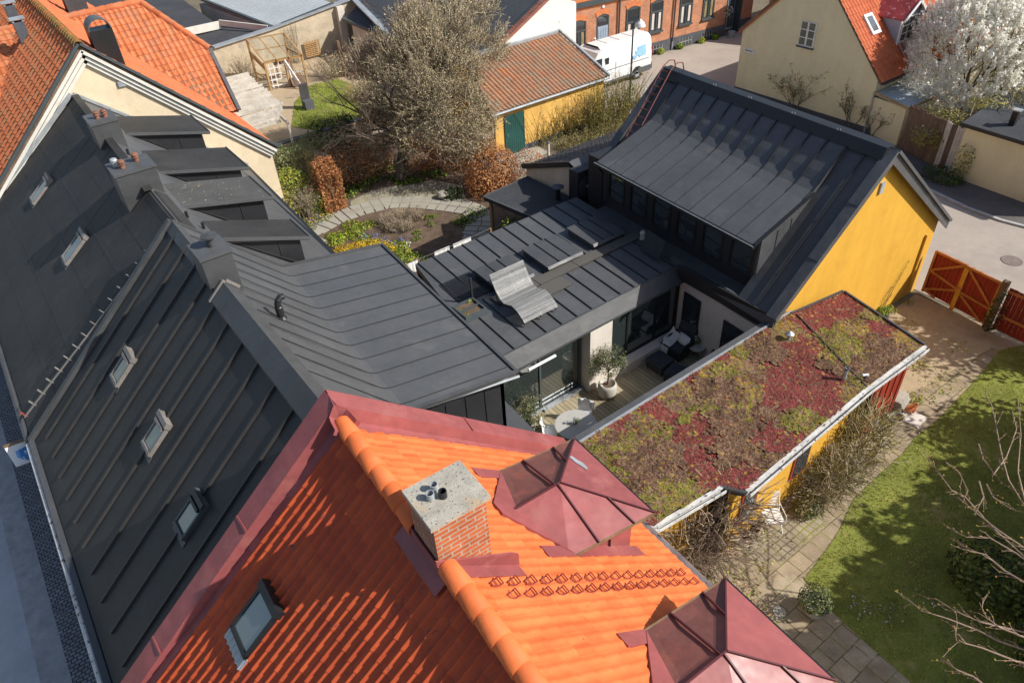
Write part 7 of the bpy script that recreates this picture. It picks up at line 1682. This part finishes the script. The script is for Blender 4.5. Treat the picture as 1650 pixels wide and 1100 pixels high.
mb.build('door_panel', 'frame_dark', d); mb = MB(); fbox(mb, 7.0, 7.06, 0, 2.9, -.02, .6); fbox(mb, 8.42, 8.55, 0, 2.9, .0, .9); mb.build('door_reveal', 'frame_dark', d)
for s_ in (-2.6, 2.1): mb = MB(); mb.tube([B3(s_, -.1, .5), B3(s_, -.1, 7)], .055, 8); mb.tube([B3(s_, -.1, 0), B3(s_, -.1, .55)], .065, 8, 1); mb.build('downpipe', ['frame_dark', 'zinc'], t)
for s0, s1 in ((.2, 1.25), (2.8, 3.9), (4.8, 5.8), (-1.9, -.9)):
    mb = MB(); fbox(mb, s0, s1, .12, .52, -.058, -.052); f = mb.build('cellar_window', 'glass_dark', t); mb = MB()
    for k in range(5): fbox(mb, s0+(s1-s0)*k/4-.02, s0+(s1-s0)*k/4+.02, .1, .54, -.075, -.058)
    fbox(mb, s0, s1, .3, .34, -.075, -.058); mb.build('bars', 'zinc', f)
mb = MB(); fbox(mb, -3.95, -3.78, 3.72, 3.86, -.06, -.03); mb.build('number_plate', 'white_paint', t)
mb = MB(); mb.tube([B3(-4.6, -.1, 1.9), B3(-4.6, -.25, 2.05)], .06, 8); mb.build('wall_lamp', 'white_paint', t)
for s_, n_, lab in ((-.2, 120, 'yellow green weeds at the brick plinth nearest the van'), (.9, 60, 'small weeds under the first cellar window'), (2.6, 160, 'green plant below the second cellar window'), (5.9, 160, 'green plant beside the grey double door'), (4.6, 70, 'low weeds under the third cellar window')):
    mb = MB(); leafblob(mb, B3(s_, -.35, .17), (.34, .22, .24), n_*3, .13, (0, 1), .2); tag(mb.build('wall_plant', ['leaf_bright', 'leaf_green' if n_ > 100 else 'leaf_yellow']), lab, 'plant')
P = B3(6.75, -.5, 0); t = thing('potted_flowers', 'zinc tub of tall pale flowers beside the grey double door', 'potted plant', P)
mb = MB(); mb.lathe(P+V((.35, -.2, 0)), [(.2, 0), (.26, .4), (.24, .4), (.2, .3)], 14); mb.build('tub', 'zinc', t); mb = MB(); leafblob(mb, P+V((.1, .1, 1.7)), (.35, .25, .5), 60, .14, (0, 1), .3); mb.tube([P+V((.3, -.15, .3)), P+V((.1, .1, 1.7))], .02, 5, 0); mb.build('flowers', ['leaf_green', 'blossom'], t)
# ================================================================ beige house
t = thing('beige_house', 'beige rendered gable house with orange pantiles and grey dormer', 'house', (36.5, 22, 0))
X0 = 36.0; ly, lz = 27.05, 3.6; ry, rz = 18.55, 3.0
# left verge (26.91,3.74)->(25.06,5.44); right verge (21.43,6.02)->(19.26,3.69)->(18.31,2.70)
m1 = (5.44-3.74)/(25.06-26.91); m2 = (6.02-2.70)/(21.43-18.31); ya = (6.02-21.43*m2-3.74+26.91*m1)/(m1-m2); za = 3.74+m1*(ya-26.91)
mb = MB(); mb.prism([(X0, 27.0, 0), (X0, 18.5, 0), (X0, 18.5, 2.8), (X0, ya, za-.12), (X0, 27.0, 3.55)], (12, 0, 0)); mb.build('wall', 'beige_wall', t)
mb = MB(); mb.box(X0-.04, 16.55, 0, X0+.02, 27.04, .35); mb.build('plinth', 'plinth', t)
mb = MB(); e = V((X0-.10, 18.25, 2.68)); vd = V((0, ya-18.25, za-2.68)); mb.prism([e, e+V((12.5, 0, 0)), e+V((12.5, 0, 0))+vd, e+vd], (0, 0, -.12), 1); pantile(mb, e, (1, 0, 0), vd, 12.5, vd.length, .25, .36, .05, 0, .025, 6); mb.build('garden_roof', ['tile_far', 'wood_brown'], t)
mb = MB(); mb.prism([(X0-.1, 27.2, 3.46), (X0+12, 27.2, 3.46), (X0+12, ya, za), (X0-.1, ya, za)], (0, 0, -.14)); mb.build('lane_roof', 'tile_side', t)
mb = MB(); mb.bar((X0-.1, 27.15, 3.45), (X0-.1, ya, za), .06, .12, (0, .6, .8)); mb.build('verge_trim', 'wood_brown', t)
mb = MB(); mb.bar((X0-.1, 18.15, 2.62), (X0+12, 18.15, 2.62), .14, .1); mb.build('gutter', 'plastic_black', t)
wy0, wy1, wz0, wz1 = 22.42, 23.34, 3.48, 4.72
mb = MB(); mb.box(X0-.05, wy0, wz0, X0-.005, wy1, wz1); f = mb.build('window', 'white_paint', t)
mb = MB(); w2 = (wy1-wy0)
for i in range(2):
    for j in range(3): mb.box(X0-.065, wy0+.07+i*w2/2, wz0+.07+j*.395, X0-.055, wy0+w2/2-.05+i*w2/2, wz0+.41+j*.395)
mb.build('pane', 'glass_sky', f); mb = MB(); mb.box(X0-.10, wy0-.05, wz0-.08, X0, wy1+.05, wz0); mb.build('sill', 'plinth', f)
mb = MB(); mb.box(X0-.03, 26.0, 2.42, X0-.005, 26.75, 2.64); mb.build('street_name_plate', 'white_paint', t)
mb = MB()
for k in range(7): mb.box(X0-.036, 26.12+k*.075, 2.49, X0-.031, 26.12+k*.075+.05, 2.56)
mb.build('plate_lettering', 'plinth', t)
# roof window, snow ladder, dormer
q = lambda x, f, o=0: e+V((x-e.x, 0, 0))+vd*f+V((0, -vd.z, vd.y)).normalized()*o
c = GP(1402, 41, e, (0, -vd.z, vd.y)); fx = c.x; ff = (c.y-e.y)/vd.y; vn = V((0, -vd.z, vd.y)).normalized(); vu = vd.normalized()
mb = MB(); mb.obox(c+vn*.10, (.36, 0, 0), vu*.55, vn*.07); f = mb.build('roof_window', 'white_paint', t); mb = MB(); mb.obox(c+vn*.175, (.22, 0, 0), vu*.40, vn*.01); mb.build('pane', 'glass_sky', f)
mb = MB(); c0, c1 = GP(1418, 10, e, (0, -vd.z, vd.y)), GP(1466, 118, e, (0, -vd.z, vd.y))
for o in (0, .35): mb.tube([c0+V((o, 0, 0))+vn*.10, c1+V((o, 0, 0))+vn*.10], .025, 5)
for k in range(13): p = c0.lerp(c1, k/12); mb.tube([p+vn*.10, p+V((.35, 0, 0))+vn*.10], .018, 5)
mb.build('roof_ladder', 'zinc', t)
c0 = GP(1422, 20, e, (0, -vd.z, vd.y)); dx0 = 38.3; dx1 = 40.1
dyf = GP(1457, 68, e, (0, -vd.z, vd.y)).y; dzb = 2.68+(dyf-18.25)/vd.y*vd.z
mb = MB(); hz = 1.35; mb.prism([(dx0, dyf, dzb), (dx1, dyf, dzb), (dx1, dyf, dzb+hz), ((dx0+dx1)/2, dyf, dzb+hz+.65), (dx0, dyf, dzb+hz)], (0, 3.2, 0)); dm = mb.build('dormer', 'blue_boards', t)
mb = MB()
for s_, xe in ((-1, dx0-.15), (1, dx1+.15)): mb.prism([((dx0+dx1)/2, dyf-.25, dzb+hz+.72), (xe, dyf-.25, dzb+hz-.05), (xe, dyf+3.2, dzb+hz-.05), ((dx0+dx1)/2, dyf+3.2, dzb+hz+.72)], (0, 0, -.07))
mb.build('dormer_roof', 'red_tin', dm)
mb = MB()
for s_, xe in ((-1, dx0-.15), (1, dx1+.15)): mb.bar(((dx0+dx1)/2, dyf-.27, dzb+hz+.60), (xe, dyf-.27, dzb+hz-.18), .04, .14)
mb.box(dx0-.02, dyf-.05, dzb, dx0+.1, dyf, dzb+hz); mb.box(dx1-.1, dyf-.05, dzb, dx1+.02, dyf, dzb+hz); mb.build('dormer_trim', 'white_paint', dm)
mb = MB(); mb.box(dx0+.12, dyf-.06, dzb+.1, dx1-.12, dyf-.01, dzb+hz-.05); f = mb.build('dormer_window', 'white_paint', dm)
mb = MB()
for i in range(3):
    for j in range(3): mb.box(dx0+.2+i*.5, dyf-.075, dzb+.18+j*.38, dx0+.62+i*.5, dyf-.065, dzb+.50+j*.38)
mb.build('pane', 'glass_dark', f)
# lean-to of the beige house
t = thing('lean_to', 'beige lean-to with pale flat roof beside the beige house', 'lean-to', (37, 17.4, 0))
mb = MB(); mb.prism([(X0-.0, 18.48, 0), (35.75, 16.6, 0), (38.6, 16.4, 0), (38.6, 18.48, 0)], (0, 0, 1.92)); mb.build('wall', 'beige_wall', t)
mb = MB(); mb.prism([(X0-.1, 18.45, 2.18), (35.6, 16.45, 2.0), (38.8, 16.25, 2.05), (38.8, 18.45, 2.2)], (0, 0, -.1)); mb.build('roof', 'grey_steel_roof', t)
mb = MB(); mb.bar((X0-.12, 18.45, 2.14), (35.58, 16.45, 1.95), .05, .1); mb.bar((35.6, 16.42, 1.95), (38.8, 16.22, 2.0), .05, .1); mb.build('edge_trim', 'wood_tan', t)
# climbers on the beige wall
def wallbush(label, y, h, spread, n, lf):
    mb = MB(); tips = []; b = V((35.75, y, .05))
    for _ in range(n): grow(mb, b+V((0, rnd.uniform(-.15, .15), 0)), (rnd.uniform(-.15, .1), rnd.gauss(0, spread), 1), h*rnd.uniform(.4, .6), .03, 3, tips, 3, spread, .25, .66, .05, 0, 4, .006)
    for p, d in tips:
        for _ in range(lf): mb.leaf(p+rv()*.12, rnd.uniform(.06, .13), rnd.choice((1, 2)), None, .5)
    tag(mb.build('wall_rose', ['bark', 'leaf_copper_b', 'leaf_hedge']), label, 'climber')
wallbush('branching brown rose bush spread on the beige wall under the window', 22.6, 2.2, .75, 5, 4); wallbush('thin climber beside the downpipe of the beige wall', 19.3, 2.1, .45, 4, 2); wallbush('bare wispy climber at the beige lean-to corner', 17.9, 1.6, .6, 3, 1)
mb = MB(); mb.tube([(35.95, 18.5, 0), (35.95, 18.5, 2.2)], .045, 8); tag(mb.build('downpipe', 'zinc'), 'grey downpipe between the beige house and its lean-to', 'downpipe')
for y, n in ((25.2, 120), (22.4, 160), (20.5, 90), (24.0, 60)):
    mb = MB(); leafblob(mb, (35.5, y, .12), (.3, .5, .15), n, .10, (0, 1), .2); tag(mb.build('wall_plant', ['leaf_green', 'leaf_dark']), 'small green plant growing at the shaded foot of the beige wall', 'plant', 'plants at the foot of the beige wall')
# fence with climber, garage
t = thing('plank_fence', 'tall grey brown plank fence between beige lean-to and garage', 'fence', (35, 14.8, 0)); a, b = V((35.62, 16.4, 0)), V((34.6, 13.2, 0)); n_ = 22
mb = MB()
for k in range(n_):
    p, q2 = a.lerp(b, (k+.04)/n_), a.lerp(b, (k+.94)/n_); hh = 2.2+rnd.uniform(-.06, .06)
    mb.prism([p, q2, q2+V((0, 0, hh)), p+V((0, 0, hh))], (.03, 0, 0), 0 if k < 15 or k in (17, 18) else 1)
mb.build('planks', ['wood_brown', 'wood_pale'], t)
mb = MB(); mb.bar(a+V((.06, 0, 2.0)), b+V((.06, 0, 2.0)), .05, .1); mb.bar(a+V((.06, 0, .5)), b+V((.06, 0, .5)), .05, .1); mb.build('rail', 'wood_brown', t)
t = thing('garage', 'beige rendered garage with dark felt roof and small flue', 'garage', (36, 10, 0))
mb = MB(); mb.prism([(34.4, 13.15, 0), (34.05, 8.0, 0), (41, 7.5, 0), (41, 13.4, 0)], (0, 0, 2.5)); mb.build('wall', 'beige_wall', t)
mb = MB(); mb.prism([(34.2, 13.35, 2.55), (33.8, 7.8, 2.6), (41.2, 7.3, 3.1), (41.2, 13.6, 3.0)], (0, 0, -.12)); mb.build('roof', 'flat_felt', t)
mb = MB(); mb.bar((34.17, 13.37, 2.44), (33.77, 7.8, 2.49), .06, .16); mb.build('fascia', 'black_wall', t)
p = G(1634, 192, 2.9); mb = MB(); mb.box(p.x-.12, p.y-.12, p.z-.25, p.x+.12, p.y+.12, p.z+.38); f = mb.build('flue', 'near_black', t); mb = MB(); mb.box(p.x-.17, p.y-.17, p.z+.38, p.x+.17, p.y+.17, p.z+.43); mb.build('cap', 'zinc', f)
mb = MB()
for _ in range(46):
    f = rnd.random(); p = V((35.5, 16.2, 2.2)).lerp(V((36.6, 9.5, 3.0)), f)+V((rnd.uniform(-.3, 1.6), rnd.gauss(0, .3), rnd.gauss(0, .25))); d = V((rnd.gauss(0, .5), rnd.gauss(-.4, .6), rnd.gauss(.2, .4)))
    mb.tube([p, p+d*.6, p+d*1.2+V((0, 0, -.2))], [.02, .014, .006], 4, 2, cap=False)
for c, r, n in (((36.2, 15.0, 2.3), (1.0, 1.4, .5), 900), ((37.4, 13.7, 2.9), (1.3, 1.2, .5), 1100), ((38.6, 12.2, 3.3), (1.2, 1.6, .5), 1100), ((39.6, 10.6, 3.5), (1.1, 1.6, .5), 900), ((35.0, 15.2, 1.6), (.3, .9, .7), 300), ((34.3, 13.0, 1.4), (.25, .5, 1.0), 260)):
    leafblob(mb, (c[0]-.2, c[1]-.3, c[2]-.35), (r[0]*.85, r[1]*.95, r[2]*.8), int(n*1.3), .11, (0, 1, 3, 0, 3), .3)
tag(mb.build('climber', ['leaf_yellow', 'leaf_olive', 'twig', 'leaf_straw']), 'yellow green climber trailing over the plank fence and garage roof', 'climber')
mb = MB(); c = G(1520, 283, .25); leafblob(mb, c, (.7, 1.0, .4), 900, .11, (0, 1), .45); tag(mb.build('evergreen_shrub', ['leaf_dark', 'leaf_green']), 'low dark green shrub at the foot of the garage corner', 'shrub')
# ================================================================ white blossoming tree
t = thing('blossom_tree', 'white blossoming tree between the beige house and garage', 'tree', (41, 16.3, 0)); st_ = rnd.getstate(); rnd.seed(21)
mb = MB(); tips = []
mb.tube([(41, 16.3, 0), (41.05, 16.3, .8), (41.0, 16.4, 1.4)], [.18, .13, .11], 8)
for d in ((.6, .3, 1), (-.6, .4, .9), (.1, -.7, .9), (-.4, -.5, 1), (.3, .6, 1.2), (.8, -.4, .8), (0, .1, 1.4)): grow(mb, (41, 16.35, 1.3), d, 2.2, .05, 3, tips, 3, .7, .2, .74, .2, 0, 4, .012)
mb.build('trunk', 'bark', t)
mb = MB(); cc = V((40.6, 16.0, 3.1)); rr = V((3.6, 3.1, 3.4))
for _ in range(2300):
    p = rv(); p = p/p.length*(p.length**.36); q = cc+V((p.x*rr.x, p.y*rr.y, p.z*rr.z))
    if q.z < .5 or mnoise.noise(q*.7) < -.38: continue
    d = (V((q.x-41, q.y-16.3, q.z-.5)).normalized()+rv()*.5+V((0, 0, .5))).normalized(); L = rnd.uniform(.5, 1.0)
    mb.tube([q, q+d*L], [.014, .006], 3, 2, cap=False)
    for _ in range(30): mb.leaf(q+d*rnd.uniform(0, L)+rv()*.11, rnd.uniform(.09, .17), 0 if rnd.random() < .75 else 1, None, .8)
mb.build('crown', ['blossom', 'blossom_b', 'twig'], t); rnd.setstate(st_)
mb = MB(); leafblob(mb, (43.0, 14.6, 2.6), (2.0, 1.6, 1.6), 900, .16, (0, 1), .3); tag(mb.build('bush', ['leaf_green', 'leaf_hedge']), 'leafy green bush behind the right side of the blossom tree', 'bush')
t = thing('far_house', 'yellow house with orange roof glimpsed beyond the blossom tree', 'house', (52, 17, 0))
mb = MB(); mb.box(49, 9, 0, 56, 20, 3.2); mb.build('wall', 'yellow_shed', t); mb = MB(); mb.prism([(48.7, 8.7, 3.2), (48.7, 20.3, 3.2), (52.5, 20.3, 6.5), (52.5, 8.7, 6.5)], (0, 0, -.15)); mb.prism([(56.3, 8.7, 3.2), (56.3, 20.3, 3.2), (52.5, 20.3, 6.5), (52.5, 8.7, 6.5)], (0, 0, -.15)); mb.build('roof', 'tile_far', t)
mb = MB(); mb.box(48.95, 12, 1, 48.99, 13, 2.4); mb.build('window', 'glass_dark', t)
for loc, lab in (((46, 25), 'orange roofed house behind the beige house'),):
    t = thing('far_house', lab, 'house', (loc[0]+4, loc[1]+7, 0)); mb = MB(); mb.box(47.2, 27.5, 0, 58, 33.5, 3.5); mb.build('wall', 'brick_red', t); mb = MB(); mb.prism([(47, 27.2, 3.5), (58, 27.2, 3.5), (58, 30.5, 6.5), (47, 30.5, 6.5)], (0, 0, -.1)); mb.prism([(47, 33.8, 3.5), (58, 33.8, 3.5), (58, 30.5, 6.5), (47, 30.5, 6.5)], (0, 0, -.1)); mb.build('roof', 'tile_far', t)

# ================================================================ yard on the right
def tangle(label, blobs, n, L, mats, lf=0, r=.009, name='dry_shrub'):
    mb = MB()
    for c, rad, share in blobs:
        c = V(c); rad = V(rad)
        for _ in range(int(n*share)):
            p = rv(); q = c+V((p.x*rad.x, p.y*rad.y, p.z*rad.z)); d = (V((p.x, p.y, p.z+.5))+rv()*.9).normalized(); pts = [q]
            for _ in range(4): d = (d+rv()*.55).normalized(); pts.append(pts[-1]+d*L/4*rnd.uniform(.7, 1.2))
            mb.tube(pts, [r*1.2, r*1.1, r, r*.8, r*.5], 3, rnd.randrange(len(mats) if not lf else len(mats)-1), cap=False)
            for _ in range(lf): mb.leaf(rnd.choice(pts)+rv()*.05, rnd.uniform(.03, .07), len(mats)-1)
    return tag(mb.build(name, mats), label, 'shrub')
a = G(1385, 705, .9); tangle('tangled straw coloured shrub near the red boards of the sedum annex', [((a.x, a.y, .9), (.85, .75, .8), 1)], 620, .8, ['twig_green', 'twig', 'leaf_straw', 'leaf_yellow'], 2)
a = G(1345, 765, .7); tangle('dense brown twiggy shrub along the yellow annex wall', [((a.x, a.y, .6), (1.0, .55, .6), 1)], 620, .6, ['twig', 'twig_green', 'leaf_olive'], 2)
a, b = G(1140, 830, 1.2), G(1090, 870, 1.0); tangle('large bare tangled shrub at the corner where the annex meets the red house', [((a.x, a.y-.1, 1.0), (1.1, .7, 1.1), .6), ((b.x, b.y-.1, .7), (.9, .6, .8), .4)], 950, 1.2, ['twig', 'bark_pale', 'bark'], 0, .012)
a = G(1303, 812, .35); shrub('small green bush at the foot of the yellow annex wall', (a.x, a.y, .3), (.45, .35, .35), 500, .08, ['leaf_green', 'leaf_olive', 'leaf_straw'], 50)
plantpatch('fallen_leaves', 'scattered dry leaves on the paving by the tangled shrub', [(1250, 875), (1230, 890), (1215, 900), (1190, 935), (1160, 930), (1205, 945)], 220, .06, ['leaf_yellow', 'leaf_straw'], .5, .06, h=.03)
# white garden chair
p = G(1240, 848, .04); _d = G(1247, 856)-G(1228, 812); t = thing('garden_chair', 'white folding garden chair by the yellow annex wall', 'garden chair', p, None, math.atan2(_d.y, _d.x)); W = WM(t); q = lambda x, y, z: W @ V((x, y, z))
mb = MB()
for k in range(6): mb.bar(q(-.22+k*.085, -.24, .42), q(-.22+k*.085, .24, .42), .07, .02)
mb.build('seat', 'white_paint', t); mb = MB()
for k in range(5): mb.bar(q(-.30-k*.025, -.23, .52+k*.09), q(-.30-k*.025, .23, .52+k*.09), .06, .02, W.to_3x3() @ V((1, 0, .2)))
mb.build('backrest', 'white_paint', t)
for s_ in (-.25, .25): mb = MB(); mb.tube([q(.25, s_, 0), q(-.2, s_, .42), q(-.44, s_, 1.0)], .014, 6); mb.tube([q(-.3, s_, 0), q(.25, s_, .42)], .014, 6); mb.tube([q(-.25, s_, .62), q(.22, s_, .64), q(.25, s_, .42)], .014, 6); mb.build('side_frame', 'white_paint', t)
p = G(1207, 852, .2); t = thing('wicker_basket', 'dark brown wicker basket beside the white garden chair', 'basket', (p.x, p.y, .04)); mb = MB(); mb.lathe((p.x, p.y, .04), [(.2, 0), (.29, .3), (.3, .32), (.26, .3), (.18, .05)], 20); mb.build('body', 'wood_brown', t); mb = MB(); mb.tube([V((p.x+.29*math.cos(a), p.y+.29*math.sin(a), .36)) for a in [i*2*math.pi/20 for i in range(21)]], .02, 6); mb.build('rim', 'twig', t)
# stacked slabs, bowls and bits
p = G(1437, 655, .05)
for k in range(6):
    mb = MB(); mb.obox((p.x+rnd.gauss(0, .02), p.y+rnd.gauss(0, .02), .08+k*.085), (.30, .06, 0), (-.06, .30, 0), (0, 0, .036)); tag(mb.build('paving_slab', 'concrete'), 'concrete paving slab in the stack beside the red boards', 'paving slab', 'stacked paving slabs')
p = G(1490, 672, .06); 
mb = MB(); mb.obox((p.x, p.y, .05), (.32, .08, 0), (-.08, .32, 0), (0, 0, .02)); 
p = G(1471, 673, .06); mb = MB(); mb.obox((p.x, p.y, .055), (.30, .02, 0), (-.02, .30, 0), (0, 0, .02)); tag(mb.build('paving_slab', 'light_wall'), 'single pale slab lying flat on the path by the slab stack', 'paving slab')
for (x, y), lab, r in (((1441, 678), 'round stone bowl next to the stacked paving slabs', .24), ((1420, 693), 'pale shallow bowl against the straw coloured shrub', .22)):
    p = G(x, y, .05); t = thing('stone_bowl', lab, 'bowl', p); mb = MB(); mb.lathe(p, [(r*.6, 0), (r, .16), (r*1.05, .2), (r*.88, .19), (r*.5, .06)], 20); mb.build('bowl', 'concrete', t); mb = MB(); mb.lathe(p+V((0, 0, .05)), [(r*.75, .05), (.001, .06)], 16); mb.build('soil', 'soil' if r > .23 else 'concrete', t)
p = G(1450, 660, .1); mb = MB()
for k in range(4): mb.bar(p+V((.05*k, -.1*k, 0)), p+V((.25+.05*k, -.25, .18)), .10, .06)
tag(mb.build('brick_pile', 'brick_plain'), 'few loose red bricks beside the stacked paving slabs', 'bricks')
for k, (x, y) in enumerate(((1421, 703), (1425, 714))):
    p = G(x, y, .06); mb = MB(); mb.obox(p, (.16, .05, 0), (-.04, .09, 0), (0, 0, .035)); tag(mb.build('loose_brick', 'light_wall'), ['loose pale brick nearer the shallow bowl', 'loose pale brick on the path edge, farther from the bowl'][k], 'brick')
# potted shrub by the lawn corner
p = G(1312, 985, .04); t = thing('potted_shrub', 'round potted evergreen shrub at the corner of the lawn', 'potted plant', p)
mb = MB(); mb.lathe(p, [(.20, 0), (.30, .32), (.32, .36), (.28, .35), (.24, .25)], 22); mb.build('pot', 'concrete', t); mb = MB(); leafblob(mb, p+V((-.05, .05, .52)), (.40, .40, .33), 1500, .055, (0, 1, 2), .55); mb.build('foliage', ['leaf_hedge', 'leaf_dark', 'leaf_olive'], t)
p = G(1256, 985, .04); mb = MB(); mb.lathe(p, [(.15, 0), (.15, .012), (.12, .016), (.02, .014)], 20); tag(mb.build('drain_cover', 'concrete'), 'small round drain cover in the paving by the potted shrub', 'drain cover')
plantpatch('weeds', 'dry weeds in the joints of the paving near the red house gutter', [(1210, 955), (1220, 975), (1230, 990), (1195, 940)], 160, .06, ['leaf_copper_c', 'leaf_olive'], .2, .07, h=.08)
plantpatch('clippings', 'pale twigs and clippings scattered on the shaded lawn', [(1385, 965), (1380, 980), (1400, 975), (1440, 985), (1490, 960), (1420, 990)], 140, .07, ['flower_white', 'leaf_straw', 'leaf_grey'], .28, .09, h=.02)
# budding tree reaching in from the right
t = thing('budding_tree', 'bare budding tree reaching in from the right edge', 'tree', (16.5, -1.2, 0)); st_ = rnd.getstate(); rnd.seed(3)
mb = MB(); buds = []; crot = V((15.3, -.6, 2.6)); mb.tube([(16.5, -1.2, 0), (16.2, -1.0, 1.2), crot], [.17, .14, .11], 8)
BR = [([(1587, 631), (1598, 653), (1606, 691), (1614, 734), (1625, 773), (1660, 830)], 3.6), ([(1631, 661), (1638, 691), (1622, 735), (1600, 765)], 3.7), ([(1483, 718), (1513, 762), (1533, 789), (1555, 800), (1600, 850), (1660, 905)], 3.2), ([(1543, 800), (1571, 824), (1609, 854), (1650, 882), (1690, 905)], 3.9), ([(1531, 852), (1557, 865), (1595, 866), (1636, 890), (1690, 930)], 3.5),
      ([(1543, 874), (1563, 887), (1588, 893), (1620, 920), (1690, 960)], 3.7), ([(1462, 963), (1484, 983), (1527, 996), (1576, 1015), (1609, 1032), (1690, 1060)], 3.1), ([(1508, 964), (1541, 985), (1582, 1002), (1650, 1018), (1700, 1030)], 3.4), ([(1538, 1007), (1541, 1032), (1582, 1043), (1636, 1064), (1700, 1080)], 3.6), ([(1516, 1059), (1541, 1078), (1568, 1089), (1620, 1130)], 3.3),
      ([(1578, 970), (1590, 995), (1610, 1010), (1660, 1030)], 3.8), ([(1640, 640), (1645, 700), (1640, 760), (1655, 820)], 3.9), ([(1560, 790), (1545, 760), (1525, 745)], 3.4), ([(1572, 825), (1585, 800), (1578, 775)], 3.9), ([(1600, 760), (1585, 740), (1577, 715)], 3.65), ([(1630, 820), (1600, 800), (1590, 780)], 3.7)]
for px, z in BR:
    pts = [G(x, y, z+.25*math.sin(i*1.3)*.4) for i, (x, y) in enumerate(px)]; n = len(pts)
    if n > 4: pts.append(crot+V((0, 0, .4)))
    rs = [.005+.018*i/n for i in range(len(pts))]; mb.tube(pts, rs, 5, 0, cap=False)
    for a, b in zip(pts[:n], pts[1:n]):
        for _ in range(3):
            f = rnd.random(); p = a.lerp(b, f); d = ((a-b).normalized()+rv()*.8).normalized(); L = rnd.uniform(.12, .42); q2 = p+d*L*.5+rv()*.03; r2 = q2+(d+rv()*.5).normalized()*L*.5
            mb.tube([p, q2, r2], [.008, .006, .004], 4, 0, cap=False); buds += [p, q2, r2]
mb.build('branches', 'bark_pale', t)
mb = MB()
for p in buds:
    for _ in range(2): mb.leaf(p+rv()*.02, rnd.uniform(.025, .045), rnd.choice((0, 1)), None, .6)
mb.build('buds', ['leaf_yellow', 'leaf_copper_c'], t); rnd.setstate(st_)
# evergreens at right: the unseen hedge is added to shade the lawn
mb = MB()
for c, r, n in (((14.3, 1.5, .7), (.8, 1.1, .9), 1800), ((14.9, .1, .9), (1.2, 1.0, 1.0), 1900), ((13.6, -.3, .7), (1.0, 1.0, .9), 1500)): leafblob(mb, c, r, n, .12, (0, 1, 0, 2), .5)
tag(mb.build('evergreen_bush', ['leaf_dark', 'leaf_hedge', 'leaf_green']), 'dark leafy evergreen bush at the lower right edge', 'bush')
def bigtree(label, x, y, h, r, n, seed, mats=('leaf_dark', 'leaf_hedge', 'leaf_green')):
    t = thing('evergreen_tree', label, 'tree', (x, y, 0), 'trees beyond the right edge'); mb = MB(); mb.tube([(x, y, 0), (x, y, h*.6)], [.2, .1], 8)
    for k in range(8): a = k*.8; mb.tube([(x, y, h*.25+k*h*.05), (x+math.cos(a)*r*.6, y+math.sin(a)*r*.6, h*.4+k*h*.05)], [.07, .02], 5)
    mb.build('trunk', 'bark', t); mb = MB()
    for k in range(12):
        p = rv(); leafblob(mb, (x+p.x*r*.55, y+p.y*r*.55, h*.58+p.z*h*.34), (r*.55, r*.55, h*.2), n//12, .22, (0, 1, 2), .3)
    mb.build('crown', list(mats), t)

mb = MB(); leafbox(mb, (12.6, -2.6, .1), (11.2, .9, 0), (-.1, 1.5, 0), 5.2, 10000, .26, (0, 1, 0, 2), .5)
mb.prism([(12.9, -2.3, 0), (23.4, -1.4, 0), (23.3, -.6, 0), (12.8, -1.5, 0)], (0, 0, 4.9), 0)  # solid core added inside the foliage so the lawn shade has no gaps
tag(mb.build('shade_hedge', ['leaf_dark', 'leaf_hedge', 'leaf_green']), 'tall dense evergreen hedge out of view at right, added to shade the lawn', 'hedge')
bigtree('evergreen tree beyond the red fence, outside the right edge', 26.6, 2.6, 6.6, 2.1, 2600, 3)
bigtree('evergreen tree at the lane corner, outside the right edge', 29.4, 1.0, 7.0, 2.3, 2600, 4)
bigtree('evergreen tree behind the tall hedge, outside the right edge', 22.5, 1.0, 5.6, 1.7, 2200, 6)

# twigs of a climber on the foot of the yellow gable
mb = MB()
for x, h in ((22.3, 1.1), (22.7, 1.5), (23.0, 1.9), (22.5, .7)):
    p = V((22.3+(x-22.3)*.3, 9.26, .05)); q = V((x, 9.26, h*.6)); r2 = V((x+.35, 9.26, h))
    mb.tube([p, q, r2], [.01, .008, .005], 4, 0, cap=False)
    for _ in range(16): f = rnd.random(); mb.leaf(q.lerp(r2, f)+V((rnd.gauss(0, .03), -.02, rnd.gauss(0, .03))), rnd.uniform(.03, .06), 1)
leafblob(mb, (22.35, 9.15, .22), (.35, .2, .25), 260, .09, (1, 2), .3)
tag(mb.build('wall_creeper', ['bark', 'leaf_green', 'leaf_bright']), 'small green creeper at the foot of the yellow gable wall', 'climber')
